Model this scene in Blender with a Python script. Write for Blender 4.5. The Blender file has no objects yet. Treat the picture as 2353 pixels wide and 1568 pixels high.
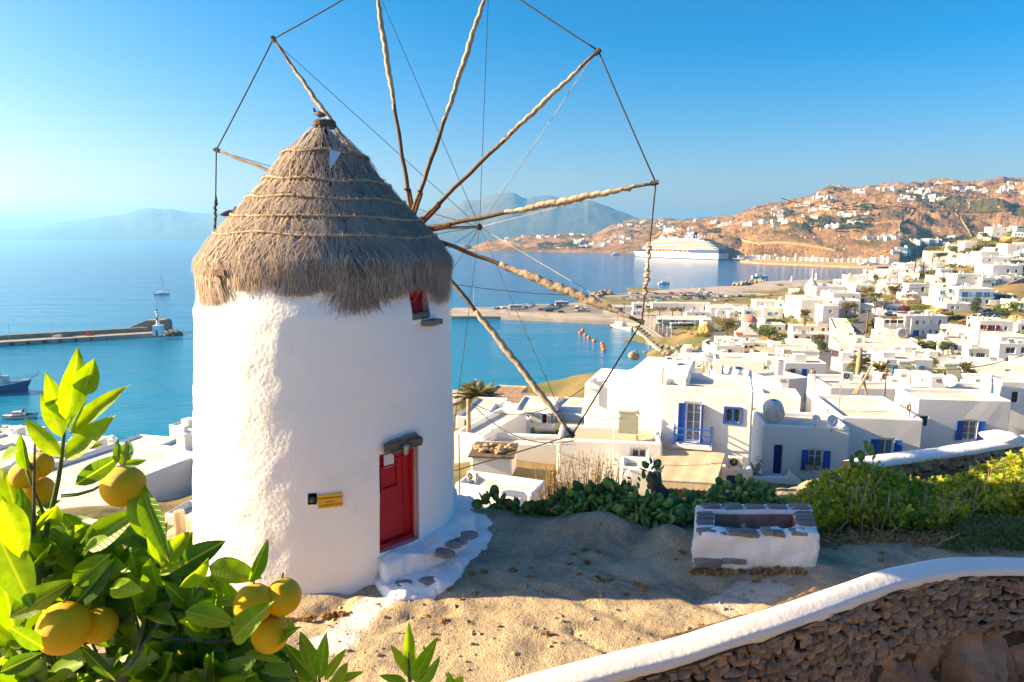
import bpy,bmesh,math,random
import numpy as np
from mathutils import Vector,Matrix,noise
from math import sin,cos,tan,atan,atan2,radians,pi,sqrt
random.seed(7);RNG=np.random.default_rng(7)
SC=bpy.context.scene;COL=SC.collection
HAZE_D=9.5e-5
# ---------------------------------------------------------------- camera, sky, sun, exposure
F,CX,CY,H=1569.,1176.5,784.,50.
PT=atan((784-540)/F)
cam=bpy.data.objects.new('camera',bpy.data.cameras.new('camera'));COL.objects.link(cam)
cam.location=(0,0,H);cam.rotation_euler=(pi/2-PT,0,0)
cam.data.sensor_width=36.;cam.data.lens=36.*F/2353.;cam.data.clip_start=.05;cam.data.clip_end=200000.
SC.camera=cam
SUN_AZ=radians(87)
SUN_EL=radians(23)
sdir=Vector((-sin(SUN_AZ)*cos(SUN_EL),cos(SUN_AZ)*cos(SUN_EL),sin(SUN_EL)))
W=bpy.data.worlds.new('World');SC.world=W;W.use_nodes=True
nt=W.node_tree;bg=nt.nodes['Background']
sky=nt.nodes.new('ShaderNodeTexSky');sky.sky_type='NISHITA';sky.sun_disc=False
sky.sun_elevation=SUN_EL;sky.sun_rotation=-SUN_AZ;sky.altitude=50;sky.air_density=1.0;sky.dust_density=2.1;sky.ozone_density=2.6
# one colour grade over the whole sky: deeper blue away from the sun, paler towards it
sc_=nt.nodes.new('ShaderNodeSeparateColor');cc_=nt.nodes.new('ShaderNodeCombineColor');nt.links.new(sky.outputs[0],sc_.inputs[0])
def chan(i,cut,gain):
 a=nt.nodes.new('ShaderNodeMath');a.operation='MULTIPLY_ADD';a.inputs[1].default_value=-cut;nt.links.new(sc_.outputs[2],a.inputs[0]);nt.links.new(sc_.outputs[i],a.inputs[2])
 b=nt.nodes.new('ShaderNodeMath');b.operation='MAXIMUM';b.inputs[1].default_value=.04;nt.links.new(a.outputs[0],b.inputs[0])
 c=nt.nodes.new('ShaderNodeMath');c.operation='MULTIPLY';c.inputs[1].default_value=gain;nt.links.new(b.outputs[0],c.inputs[0]);nt.links.new(c.outputs[0],cc_.inputs[i])
chan(0,.40,.46);chan(1,.315,.365);chan(2,0,.29)
nt.links.new(cc_.outputs[0],bg.inputs[0]);bg.inputs[1].default_value=.15
sl=bpy.data.lights.new('sun','SUN');sl.energy=3.8;sl.angle=radians(.5);sl.color=(1,.74,.42)
so=bpy.data.objects.new('sun',sl);COL.objects.link(so);so.rotation_euler=sdir.to_track_quat('Z','Y').to_euler();so.location=(-60,20,90)
SC.view_settings.view_transform='Standard';SC.view_settings.look='None';SC.view_settings.gamma=1;SC.view_settings.use_curve_mapping=False
SC.view_settings.exposure=2.3
try:
 SC.cycles.volume_bounces=1;SC.cycles.max_bounces=6;SC.cycles.diffuse_bounces=3;SC.cycles.transparent_max_bounces=12
 SC.cycles.caustics_reflective=False;SC.cycles.caustics_refractive=False
except Exception:pass
# ---------------------------------------------------------------- pixels (2353 wide) to places
ZM={'A':(3196,950,2.6133),'B':(2500,1050,2.6133),'C':(2250,1400,2.6133),'D':(3096,1400,2.6133),'E':(1750,1500,2.6133),'F':(3196,650,2.6133),'G':(1800,700,2.6133),'H':(2500,650,2.6133),'I':(1800,1200,2.6133),'L':(0,1300,1.96),'M':(0,1930,1.96),'T':(700,0,1.96),'U':(700,700,1.96),'W':(700,1500,1.96),'X':(2896,1800,1.96),'J':(0,1150,2.8513)}
def zv(t,x,y):
 if t=='V':return(x,y)
 a,b,s=ZM[t];return((a+x/s)*.57446,(b+y/s)*.57446)
def zs(t):return 1. if t=='V' else .57446/ZM[t][2]
def ray(u,v):
 a=(u-CX)/F;b=(CY-v)/F
 return Vector((a,cos(PT)+b*sin(PT),b*cos(PT)-sin(PT)))
def at(u,v,D):
 r=ray(u,v);return Vector((r.x*D/r.y,D,H+r.z*D/r.y))
def atz(u,v,z):
 r=ray(u,v);k=(z-H)/r.z;return Vector((r.x*k,r.y*k,z))
def zat(v,D):return H+D*tan(atan((CY-v)/F)-PT)
def depth_of(p):return p[1]*cos(PT)-(p[2]-H)*sin(PT)
# ---------------------------------------------------------------- vectorised value noise
def vnoise(x,y,seed=0):
 xi=np.floor(x).astype(np.int64);yi=np.floor(y).astype(np.int64);xf=x-xi;yf=y-yi
 def h(a,b):
  n=(a*374761393+b*668265263+seed*1442695041)&0x7fffffff
  n=((n^(n>>13))*1274126177)&0x7fffffff
  return((n^(n>>16))&0xffff)/65535.
 u=xf*xf*(3-2*xf);v=yf*yf*(3-2*yf)
 return(h(xi,yi)*(1-u)+h(xi+1,yi)*u)*(1-v)+(h(xi,yi+1)*(1-u)+h(xi+1,yi+1)*u)*v
def fbm(x,y,o=4,seed=0):
 x=np.asarray(x,float);y=np.asarray(y,float);s=0;a=.5
 for i in range(o):
  s=s+a*(vnoise(x,y,seed+i)*2-1);x=x*2.03+5.1;y=y*2.03+1.7;a*=.5
 return s
 # ---------------------------------------------------------------- materials
def new_mat(name):
 m=bpy.data.materials.new(name);m.use_nodes=True;return m,m.node_tree,m.node_tree.nodes['Principled BSDF']
def N(nt,t,**k):
 n=nt.nodes.new('ShaderNode'+t)
 for a,b in k.items():
  if a in n.inputs:n.inputs[a].default_value=b
  else:setattr(n,a,b)
 return n
def mat(name,c1,c2=None,scale=5.,rough=.8,bump=.0,bscale=None,detail=6.,metal=0.,trans=0.,coord='Object',c3=None,s3=1.,spec=.3,objcol=False,rnd=0.,stretch=None,lo=.35,hi=.65,bdist=.05):
 m,nt,p=new_mat(name);L=nt.links.new
 p.inputs['Roughness'].default_value=rough;p.inputs['Metallic'].default_value=metal;p.inputs['Specular IOR Level'].default_value=spec
 tc=N(nt,'TexCoord');src=tc.outputs[coord]
 if stretch:
  mp=N(nt,'Mapping');mp.inputs['Scale'].default_value=stretch;L(src,mp.inputs[0]);src=mp.outputs[0]
 col=None
 if objcol:
  oi=N(nt,'ObjectInfo');col=oi.outputs['Color']
  if c2 is not None:
   nz=N(nt,'TexNoise',Scale=scale,Detail=detail);L(src,nz.inputs['Vector'])
   mr=N(nt,'MapRange');mr.inputs[1].default_value=lo;mr.inputs[2].default_value=hi;mr.inputs[3].default_value=c2;mr.inputs[4].default_value=1.;L(nz.outputs[0],mr.inputs[0])
   mx=N(nt,'Mix',data_type='RGBA',blend_type='MULTIPLY');mx.inputs[0].default_value=1;L(col,mx.inputs[6]);L(mr.outputs[0],mx.inputs[7]);col=mx.outputs[2]
 elif c2 is None:
  p.inputs['Base Color'].default_value=(*c1,1)
 else:
  nz=N(nt,'TexNoise',Scale=scale,Detail=detail);L(src,nz.inputs['Vector'])
  cr=N(nt,'ValToRGB');cr.color_ramp.elements[0].position=lo;cr.color_ramp.elements[1].position=hi
  cr.color_ramp.elements[0].color=(*c1,1);cr.color_ramp.elements[1].color=(*c2,1);L(nz.outputs[0],cr.inputs[0]);col=cr.outputs[0]
  if c3 is not None:
   n3=N(nt,'TexNoise',Scale=s3,Detail=5.);L(src,n3.inputs['Vector'])
   r3=N(nt,'ValToRGB');r3.color_ramp.elements[0].position=.46;r3.color_ramp.elements[1].position=.74;L(n3.outputs[0],r3.inputs[0])
   mx=N(nt,'Mix',data_type='RGBA');L(r3.outputs[0],mx.inputs[0]);L(col,mx.inputs[6]);mx.inputs[7].default_value=(*c3,1);col=mx.outputs[2]
 if rnd and col is not None:
  oi=N(nt,'ObjectInfo');h2=N(nt,'HueSaturation');mr=N(nt,'MapRange');mr.inputs[3].default_value=1-rnd;mr.inputs[4].default_value=1+rnd
  L(oi.outputs['Random'],mr.inputs[0]);L(mr.outputs[0],h2.inputs['Value']);L(col,h2.inputs['Color']);col=h2.outputs[0]
 if col is not None:L(col,p.inputs['Base Color'])
 if bump:
  bz=N(nt,'TexNoise',Scale=bscale or scale*3,Detail=8.);L(src,bz.inputs['Vector'])
  b=N(nt,'Bump',Strength=bump,Distance=bdist);L(bz.outputs[0],b.inputs['Height']);L(b.outputs[0],p.inputs['Normal'])
 if trans:
  tr=N(nt,'BsdfTranslucent');ms=N(nt,'MixShader',Fac=trans);out=nt.nodes['Material Output']
  if col is not None:
   h3=N(nt,'HueSaturation',Hue=.475,Saturation=1.15,Value=1.7);L(col,h3.inputs['Color']);L(h3.outputs[0],tr.inputs[0])
  else:tr.inputs[0].default_value=(*[min(1,c*1.7)for c in c1],1)
  L(p.outputs[0],ms.inputs[1]);L(tr.outputs[0],ms.inputs[2]);L(ms.outputs[0],out.inputs[0])
 return m
M={}
M['white']=mat('whitewash',(.80,.78,.73),(.69,.66,.60),1.3,.9,.5,9.,c3=(.84,.82,.78),s3=.5,lo=.62,hi=.85,bdist=.02)
M['white_near']=mat('whitewash_plaster',(.88,.85,.80),(.78,.74,.68),1.1,.9,.55,14.,c3=(.88,.86,.82),s3=.7,lo=.6,hi=.85,bdist=.03)
M['white_far']=mat('whitewash_far',(.78,.76,.71),(.67,.64,.59),.3,.9)
M['cream']=mat('cream_render',(.62,.55,.42),(.5,.43,.33),.8,.9,.3,6.)
M['roof']=mat('roof_screed',(.62,.57,.48),(.50,.45,.37),.8,.95,.4,8.,c3=(.68,.66,.62),s3=.35)
M['gravel_roof']=mat('gravel_roof',(.60,.52,.40),(.36,.28,.20),14.,.95,.8,30.)
M['stone']=mat('field_stone',(.44,.34,.25),(.30,.22,.165),3.5,.95,.9,20.,rnd=.3,c3=(.30,.19,.11),s3=2.,bdist=.03)
M['stone_warm']=mat('warm_stone',(.42,.31,.18),(.26,.18,.10),2.,.95,.7,9.,rnd=.3,c3=(.36,.33,.27),s3=1.)
M['mortar']=mat('dark_joint',(.10,.08,.06),(.06,.045,.035),6.,1.)
M['wall_rubble']=mat('rubble_wall_far',(.33,.25,.16),(.17,.13,.09),1.2,.95,.8,2.5)
M['slate']=mat('grey_slab',(.26,.25,.24),(.15,.14,.13),4.,.9,.6,16.,c3=(.26,.20,.14),s3=1.5,rnd=.15)
M['rock']=mat('brown_rock',(.40,.27,.18),(.20,.135,.09),1.6,.95,1.,6.,bdist=.10)
M['wood']=mat('weathered_wood',(.17,.115,.07),(.10,.07,.045),3.,.9,.6,12.,stretch=(1,1,.15))
M['wood_pale']=mat('pale_wood',(.42,.31,.20),(.27,.19,.12),4.,.9,.5,18.)
M['wood_red']=mat('red_brown_wood',(.16,.06,.03),(.09,.035,.02),5.,.8,.4,14.)
M['wood_dark']=mat('dark_wood',(.07,.055,.045),(.04,.03,.025),6.,.9,.5,14.)
M['cloth']=mat('sail_canvas',(.55,.43,.29),(.36,.26,.17),4.,.95,.6,9.,bdist=.04)
M['cane']=mat('cane',(.50,.38,.24),(.30,.21,.13),5.,.9,.3,20.)
M['rope']=mat('rope',(.10,.085,.07),(.05,.04,.035),30.,.95,.8,60.)
M['rope_pale']=mat('pale_rope',(.42,.36,.28),(.25,.2,.15),30.,.95)
M['red']=mat('red_paint',(.50,.012,.02),(.36,.01,.016),3.,.55,.3,12.,spec=.35)
M['paint']=mat('paint',None,.88,2.,.55,0.,objcol=True)
M['car']=mat('car_paint',None,None,2.,.3,0.,objcol=True,spec=.5)
M['glass']=mat('window_glass',(.03,.045,.06),None,rough=.08,spec=.9)
M['glass_far']=mat('window_dark',(.05,.055,.065),(.10,.10,.11),.5,.35)
M['curtain']=mat('curtain',(.32,.31,.30),(.45,.44,.42),9.,.8,stretch=(6,1,1))
M['frame']=mat('white_frame',(.74,.75,.76),None,rough=.5)
M['metal']=mat('galvanised',(.42,.42,.42),(.30,.29,.28),8.,.45,metal=.4)
M['rust']=mat('rusty_metal',(.16,.07,.035),(.09,.045,.03),9.,.8)
M['plastic']=mat('ac_plastic',(.66,.64,.58),(.58,.55,.48),3.,.6)
M['dark']=mat('black_plastic',(.025,.025,.03),None,rough=.6)
M['canvas']=mat('beige_awning',(.62,.53,.37),(.54,.45,.31),1.2,.9,.3,3.,trans=.25)
M['canvas_white']=mat('white_canvas',(.75,.73,.68),(.66,.63,.57),1.,.9,trans=.2)
M['yellow']=mat('yellow_sign',(.78,.42,.02),(.70,.36,.02),4.,.5)
M['ink']=mat('dark_lettering',(.03,.02,.015),None,rough=.8)
M['signwood']=mat('sign_board',(.20,.165,.13),(.12,.10,.08),5.,.9,.6,16.,stretch=(.3,1,2))
M['asphalt']=mat('asphalt',(.13,.125,.125),(.09,.088,.09),.25,.9,.2,3.)
M['paving']=mat('pale_paving',(.42,.37,.30),(.32,.28,.23),.15,.95,.3,1.)
M['concrete']=mat('concrete',(.36,.32,.27),(.25,.22,.185),.4,.95,.4,2.)
M['tyre']=mat('rubber',(.02,.02,.02),None,rough=.9)
M['navy']=mat('navy_hull',(.015,.055,.22),(.012,.04,.17),.6,.35,spec=.5)
M['ship']=mat('ship_white',(.60,.59,.56),None,rough=.5)
M['orange']=mat('orange_peel',(1.0,.55,.003),(1.0,.47,.003),12.,.42,.55,95.,detail=2.,spec=.25,bdist=.006)
M['bark']=mat('bark',(.16,.13,.09),(.08,.065,.045),20.,.9,.7,60.,bdist=.01)
M['bark_green']=mat('green_twig',(.09,.13,.03),(.055,.085,.02),20.,.7,.3,60.,bdist=.01)
M['cactus']=mat('cactus_skin',(.27,.40,.09),(.14,.26,.08),3.,.6,.35,30.,rnd=.4,trans=.14,spec=.4)
M['cactus_old']=mat('old_cactus',(.17,.12,.08),(.10,.075,.05),6.,.9,.6,20.)
M['feather']=mat('pigeon_feather',(.09,.09,.11),(.05,.045,.05),8.,.7)
M['red_roof']=mat('red_dome',(.42,.12,.075),(.55,.25,.18),1.2,.8)
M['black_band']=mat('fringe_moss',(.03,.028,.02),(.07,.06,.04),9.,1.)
M['boulder']=mat('granite_boulder',(.42,.32,.20),(.28,.22,.145),2.2,.95,.9,14.,c3=(.24,.22,.19),s3=1.4,bdist=.04)
M['thatch_core']=mat('thatch_core',(.12,.09,.065),(.07,.05,.04),8.,1.,.8,30.)
M['person']=mat('clothing',None,None,objcol=True,rough=.9)
M['skin']=mat('skin',(.45,.26,.17),None,rough=.6)
def leafmat(name,cols,trans=.35,rough=.5,veins=False):
 m,nt,p=new_mat(name);L=nt.links.new
 at_=N(nt,'Attribute',attribute_name='rnd');cr=N(nt,'ValToRGB');e=cr.color_ramp.elements
 e[0].color=(*cols[0],1);e[1].color=(*cols[-1],1)
 for i,c in enumerate(cols[1:-1]):k=e.new((i+1)/(len(cols)-1));k.color=(*c,1)
 L(at_.outputs['Fac'],cr.inputs[0]);L(cr.outputs[0],p.inputs['Base Color']);p.inputs['Roughness'].default_value=rough
 tr=N(nt,'BsdfTranslucent');ms=N(nt,'MixShader',Fac=trans);h=N(nt,'HueSaturation',Hue=.48,Saturation=1.1,Value=1.8)
 L(cr.outputs[0],h.inputs['Color']);L(h.outputs[0],tr.inputs[0]);L(p.outputs[0],ms.inputs[1]);L(tr.outputs[0],ms.inputs[2]);L(ms.outputs[0],nt.nodes['Material Output'].inputs[0])
 return m
M['lf_green']=leafmat('green_foliage',[(.055,.10,.02),(.11,.16,.025),(.18,.21,.035)])
M['lf_olive']=leafmat('olive_foliage',[(.11,.11,.035),(.20,.17,.05),(.30,.20,.06)])
M['lf_dry']=leafmat('dry_bush_foliage',[(.22,.22,.03),(.40,.28,.05),(.42,.17,.04)],.3)
M['lf_dark']=leafmat('dark_foliage',[(.03,.055,.022),(.05,.085,.026),(.08,.11,.03)])
M['lf_fig']=leafmat('fig_foliage',[(.10,.18,.018),(.21,.31,.022),(.38,.42,.025),(.50,.36,.03)],.42)
M['lf_palm']=leafmat('palm_foliage',[(.08,.10,.03),(.13,.14,.04),(.2,.15,.06)])
M['lf_purple']=leafmat('bougainvillea_foliage',[(.28,.03,.09),(.20,.03,.06),(.06,.08,.02)])
M['lf_rust']=leafmat('rusty_foliage',[(.16,.06,.03),(.09,.08,.025),(.06,.075,.02)])
M['lf_shrub']=leafmat('feathery_foliage',[(.05,.11,.03),(.08,.16,.04),(.18,.15,.06)])
M['thatch']=leafmat('thatch_straw',[(.12,.09,.065),(.29,.235,.195),(.45,.38,.32),(.56,.39,.20)],.12,.85)
M['straw']=leafmat('golden_straw',[(.30,.19,.07),(.42,.28,.11)],.2,.8)
# citrus leaf: colour per object plus paler mid vein and fine side veins in the leaf's own coordinates
def citrus():
 m,nt,p=new_mat('citrus_leaf');L=nt.links.new
 tc=N(nt,'TexCoord');sp=N(nt,'SeparateXYZ');L(tc.outputs['Object'],sp.inputs[0])
 ab=N(nt,'Math',operation='ABSOLUTE');L(sp.outputs[0],ab.inputs[0])
 mr=N(nt,'MapRange');mr.inputs[1].default_value=.006;mr.inputs[2].default_value=.016;mr.inputs[3].default_value=1;mr.inputs[4].default_value=0;L(ab.outputs[0],mr.inputs[0])
 k=N(nt,'Math',operation='MULTIPLY');k.inputs[1].default_value=.9;L(ab.outputs[0],k.inputs[0])
 s=N(nt,'Math',operation='SUBTRACT');L(sp.outputs[1],s.inputs[0]);L(k.outputs[0],s.inputs[1])
 s2=N(nt,'Math',operation='MULTIPLY');s2.inputs[1].default_value=78.;L(s.outputs[0],s2.inputs[0])
 sn=N(nt,'Math',operation='SINE');L(s2.outputs[0],sn.inputs[0])
 vr=N(nt,'MapRange');vr.inputs[1].default_value=.75;vr.inputs[2].default_value=1.;vr.inputs[3].default_value=0;vr.inputs[4].default_value=.12;L(sn.outputs[0],vr.inputs[0])
 mx=N(nt,'Math',operation='MAXIMUM');L(mr.outputs[0],mx.inputs[0]);L(vr.outputs[0],mx.inputs[1])
 nz=N(nt,'TexNoise',Scale=6.,Detail=5.);L(tc.outputs['Object'],nz.inputs['Vector'])
 oi=N(nt,'ObjectInfo')
 mm=N(nt,'Mix',data_type='RGBA',blend_type='MULTIPLY');mm.inputs[0].default_value=1
 nr=N(nt,'MapRange');nr.inputs[1].default_value=.3;nr.inputs[2].default_value=.7;nr.inputs[3].default_value=.75;nr.inputs[4].default_value=1.2;L(nz.outputs[0],nr.inputs[0])
 L(oi.outputs['Color'],mm.inputs[6]);L(nr.outputs[0],mm.inputs[7])
 m2=N(nt,'Mix',data_type='RGBA');L(mx.outputs[0],m2.inputs[0]);L(mm.outputs[2],m2.inputs[6]);m2.inputs[7].default_value=(.26,.36,.04,1)
 L(m2.outputs[2],p.inputs['Base Color']);p.inputs['Roughness'].default_value=.42;p.inputs['Specular IOR Level'].default_value=.28
 b=N(nt,'Bump',Strength=.35,Distance=.02);L(mx.outputs[0],b.inputs['Height']);L(b.outputs[0],p.inputs['Normal'])
 h=N(nt,'HueSaturation',Hue=.478,Saturation=1.1,Value=2.2);L(m2.outputs[2],h.inputs['Color'])
 tr=N(nt,'BsdfTranslucent');L(h.outputs[0],tr.inputs[0]);ms=N(nt,'MixShader',Fac=.48)
 L(p.outputs[0],ms.inputs[1]);L(tr.outputs[0],ms.inputs[2]);L(ms.outputs[0],nt.nodes['Material Output'].inputs[0])
 return m
M['citrus']=citrus()
# ---------------------------------------------------------------- mesh helpers
def link(name,me,m=None,parent=None,loc=None,smooth=False,color=None):
 if m is not None and len(me.materials)==0:me.materials.append(M[m]if isinstance(m,str)else m)
 if smooth:me.polygons.foreach_set('use_smooth',[True]*len(me.polygons))
 o=bpy.data.objects.new(name,me);COL.objects.link(o)
 if parent is not None:o.parent=parent
 if loc is not None:o.location=loc
 if color is not None:o.color=(*color,1)
 return o
def pyd(name,v,f):
 me=bpy.data.meshes.new(name);me.from_pydata([tuple(x)for x in v],[],f);me.update();return me
def npmesh(name,V,Fq,attr=None):
 me=bpy.data.meshes.new(name);V=np.asarray(V,np.float32);Fq=np.asarray(Fq,np.int32);k=Fq.shape[1]
 me.vertices.add(len(V));me.vertices.foreach_set('co',V.ravel());me.loops.add(Fq.size);me.loops.foreach_set('vertex_index',Fq.ravel())
 me.polygons.add(len(Fq));me.polygons.foreach_set('loop_start',np.arange(0,Fq.size,k,dtype=np.int32))
 if attr is not None:
  a=me.attributes.new('rnd','FLOAT','POINT');a.data.foreach_set('value',np.asarray(attr,np.float32))
 me.update(calc_edges=True);return me
def tag(o,label=None,cat=None,group=None,kind=None):
 if label:o['label']=label
 if cat:o['category']=cat
 if group:o['group']=group
 if kind:o['kind']=kind
 return o
def empty(name,loc,label=None,cat=None,group=None,rz=0.):
 o=bpy.data.objects.new(name,None);COL.objects.link(o);o.location=loc;o.rotation_euler=(0,0,rz);o.empty_display_size=.3
 return tag(o,label,cat,group)
def dup(o,parent=None,loc=None,rz=None,scale=None,label=None,group=None,color=None,colname=None):
 c=o.copy();COL.objects.link(c)
 if parent is not None:c.parent=parent
 if loc is not None:c.location=loc
 if rz is not None:c.rotation_euler=(0,0,rz)
 if scale is not None:c.scale=(scale,)*3 if not isinstance(scale,tuple)else scale
 if label:c['label']=label
 if group:c['group']=group
 if color is not None and(colname is None or o.name.split('.')[0]in colname):c.color=(*color,1)
 for ch in list(o.children):dup(ch,c,color=color,colname=colname)
 return c
class MB:
 def __init__(s):s.v=[];s.f=[]
 def add(s,vs,fs):
  b=len(s.v);s.v+=[tuple(x)for x in vs];s.f+=[tuple(b+i for i in q)for q in fs];return s
 def box(s,c,d,rz=0.,mtx=None):
  x,y,z=d[0]/2,d[1]/2,d[2]/2
  P=[Vector((a*x,b*y,e*z))for a in(-1,1)for b in(-1,1)for e in(-1,1)]
  R=mtx if mtx is not None else Matrix.Rotation(rz,3,'Z')
  return s.add([R @ p+Vector(c)for p in P],[(0,1,3,2),(4,6,7,5),(0,4,5,1),(2,3,7,6),(0,2,6,4),(1,5,7,3)])
 def b2(s,x0,x1,y0,y1,z0,z1):return s.box(((x0+x1)/2,(y0+y1)/2,(z0+z1)/2),(x1-x0,y1-y0,z1-z0))
 def tube(s,pts,r,n=8,cap=True,jit=0.):
  pts=[Vector(p)for p in pts];m=len(pts);rs=r if hasattr(r,'__len__')else[r]*m;b=len(s.v);up=None
  for i,p in enumerate(pts):
   t=(pts[min(i+1,m-1)]-pts[max(i-1,0)]).normalized()
   if up is None:up=t.orthogonal().normalized()
   up=(up-t*up.dot(t));up=up.normalized()if up.length>1e-6 else t.orthogonal().normalized()
   w=t.cross(up)
   for k in range(n):
    a=2*pi*k/n;rr=rs[i]*(1+jit*random.uniform(-1,1));q=p+up*cos(a)*rr+w*sin(a)*rr;s.v.append(tuple(q))
  for i in range(m-1):
   for k in range(n):
    k2=(k+1)%n;s.f.append((b+i*n+k,b+i*n+k2,b+(i+1)*n+k2,b+(i+1)*n+k))
  if cap:s.f.append(tuple(b+k for k in range(n))[::-1]);s.f.append(tuple(b+(m-1)*n+k for k in range(n)))
  return s
 def lathe(s,prof,c=(0,0,0),n=16,cap=True):
  b=len(s.v);m=len(prof)
  for r,z in prof:
   for k in range(n):a=2*pi*k/n;s.v.append((c[0]+r*cos(a),c[1]+r*sin(a),c[2]+z))
  for i in range(m-1):
   for k in range(n):k2=(k+1)%n;s.f.append((b+i*n+k,b+i*n+k2,b+(i+1)*n+k2,b+(i+1)*n+k))
  if cap:s.f.append(tuple(b+k for k in range(n))[::-1]);s.f.append(tuple(b+(m-1)*n+k for k in range(n)))
  return s
 def prism(s,poly,y0,y1):
  n=len(poly);b=len(s.v)
  for y in(y0,y1):
   for x,z in poly:s.v.append((x,y,z))
  s.f.append(tuple(b+i for i in range(n)));s.f.append(tuple(b+n+i for i in range(n))[::-1])
  for i in range(n):j=(i+1)%n;s.f.append((b+i,b+n+i,b+n+j,b+j))
  return s
 def me(s,name):return pyd(name,s.v,s.f)
 def build(s,name,m,parent=None,loc=None,smooth=False,color=None,fix=True):
  me=s.me(name)
  if fix:
   bm=bmesh.new();bm.from_mesh(me);bmesh.ops.recalc_face_normals(bm,faces=bm.faces);bm.to_mesh(me);bm.free()
  return link(name,me,m,parent,loc,smooth,color)
def bevel(me,w,seg=2,ang=35):
 bm=bmesh.new();bm.from_mesh(me);bmesh.ops.remove_doubles(bm,verts=bm.verts,dist=1e-4);bmesh.ops.recalc_face_normals(bm,faces=bm.faces)
 ed=[e for e in bm.edges if len(e.link_faces)==2 and e.calc_face_angle(0)>radians(ang)]
 bmesh.ops.bevel(bm,geom=ed,offset=w,segments=seg,affect='EDGES',profile=.5,clamp_overlap=True);bm.to_mesh(me);bm.free();return me
def rough_mesh(me,amp,sc,cuts=0,seed=0.):
 bm=bmesh.new();bm.from_mesh(me)
 if cuts:bmesh.ops.subdivide_edges(bm,edges=bm.edges,cuts=cuts,use_grid_fill=True)
 for v in bm.verts:v.co+=noise.noise_vector(v.co*sc+Vector((seed,0,0)))*amp+noise.noise_vector(v.co*sc*2.7)*amp*.4
 bm.to_mesh(me);bm.free();me.update();return me
def cyl_between(mb,a,b,r0,r1=None,n=8):return mb.tube([a,b],[r0,r0 if r1 is None else r1],n)
def wire(name,pts,r,m,label,cat='cable',sag=0.,seg=14,parent=None):
 P=[]
 for a,b in zip(pts[:-1],pts[1:]):
  a=Vector(a);b=Vector(b)
  for i in range(seg):
   t=i/seg;p=a.lerp(b,t);p.z-=sag*4*t*(1-t);P.append(p)
 P.append(Vector(pts[-1]))
 o=MB().tube(P,r,5).build(name,m,parent,smooth=True);
 if parent is None:tag(o,label,cat)
 return o
 # ================================================================ table of town houses
CB=(.02,.11,.45);CT=(.05,.38,.55);CR=(.20,.018,.018);CW=(.74,.75,.76);CK=(.05,.05,.06);CG=(.30,.36,.36);CN=(.012,.035,.17)
HOUSES=[]
def Dauto(v):
 return float(np.interp(v,[545,600,650,700,750,800,850,900,950,1000,1050,1100],[480,430,340,300,262,222,165,105,62,48,42,38]))
def hs_(t,x0,x1,yt,yb,label,wins=(),D=None,yaw=-12,dep=None,yr=None,**k):
 if D is None:D=Dauto(zv(t,0,yb)[1])
 HOUSES.append(dict(t=t,x0=x0,x1=x1,yt=yt,yb=yb,label=label,wins=list(wins),D=D,yaw=yaw,dep=dep,yr=yr,**k))
h=hs_
# --- near houses
h('C',1035,1900,400,1420,'white two storey house with a blue balcony and beige awning below the mill',[(1350,770,150,400,'bd',CB),(1717,668,140,150,'g',CB)],D=38,yaw=-17,yr=243,near=1,tank=1)
h('C',1665,1960,1250,1620,'low white annex with a blue door carrying an air conditioner',[(1780,1400,140,150,'d',CN)],D=36.5,yaw=-14,dep=2.4,near=1)
h('C',-60,1012,950,1500,'low white house with a gravel roof and solar water heater',[(780,1072,150,95,'w2',CW)],D=37,yaw=-8,yr=790,near=1,roof='gravel_roof')
h('C',600,960,1235,1560,'small white outbuilding beside the beige awning',[],D=34.5,yaw=-10,yr=1150,near=1,roof='roof')
h('D',-120,720,800,1420,'white house with a navy door and potted window, dishes on its pale blue roof',[(40,1165,82,310,'d',CN),(405,1148,140,215,'o',CB)],D=42,yaw=-9,yr=640,near=1)
h('D',690,1482,712,1250,'white house with an open blue shuttered window and a lantern chimney',[(1143,1015,150,165,'o',CB)],D=44,yaw=-8,yr=470,near=1)
h('D',1470,2370,520,1250,'long white house with faded blue shutters behind the rubble wall',[(1997,842,140,205,'o',CB),(1542,758,80,100,'k',CK),(2217,892,105,125,'s',(.05,.22,.38))],D=47,yaw=-6,yr=400,near=1)
h('D',574,1400,395,760,'white flat roofed house with three air conditioners behind its parapet',[],D=56,yaw=-5,yr=255,near=1)
h('D',1390,2250,385,700,'white rooftop annex with solar heaters and a white dish',[],D=60,yaw=-4,yr=330,near=1)
h('D',-130,235,470,900,'rounded white house behind the water tank',[],D=60,yaw=-14,yr=395,near=1)
h('D',-30,368,300,620,'round cornered white house with a tall chimney',[(357,520,18,90,'k',CK)],D=72,yaw=20,yr=225,near=1)
h('D',2330,2700,330,900,'tall white house at the right edge behind the boulder',[(2480,500,60,110,'k',CK)],D=52,yaw=-8,yr=250,near=1)
h('E',170,985,1190,1500,'broad cream roofed house just behind the mill',[],D=30.5,yaw=-22,yr=1075,near=1)
h('E',-250,720,1420,1700,'nearest white flat roof under the prickly pears',[],D=26.5,yaw=-20,yr=1210,near=1)
h('E',345,780,865,1060,'white cistern hut with loose stones on its slab roof',[],D=38,yaw=-6,dep=2.6,near=1,roof='wood',flat=1)
h('E',490,1290,715,980,'white house with a sloping roof terrace and stove pipe',[(820,815,30,15,'k',CK)],D=43,yaw=-6,yr=610,near=1)
h('E',170,490,615,1010,'white house behind the telegraph pole with flower pots',[(380,740,20,30,'k',CK)],D=44,yaw=-25,dep=7,near=1)
h('E',735,975,470,700,'small white house with a copper drain pipe',[],D=58,yaw=15,dep=6)
h('E',430,745,535,720,'white terrace house under the big satellite dish',[],D=55,yaw=-8,dep=8)
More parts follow.
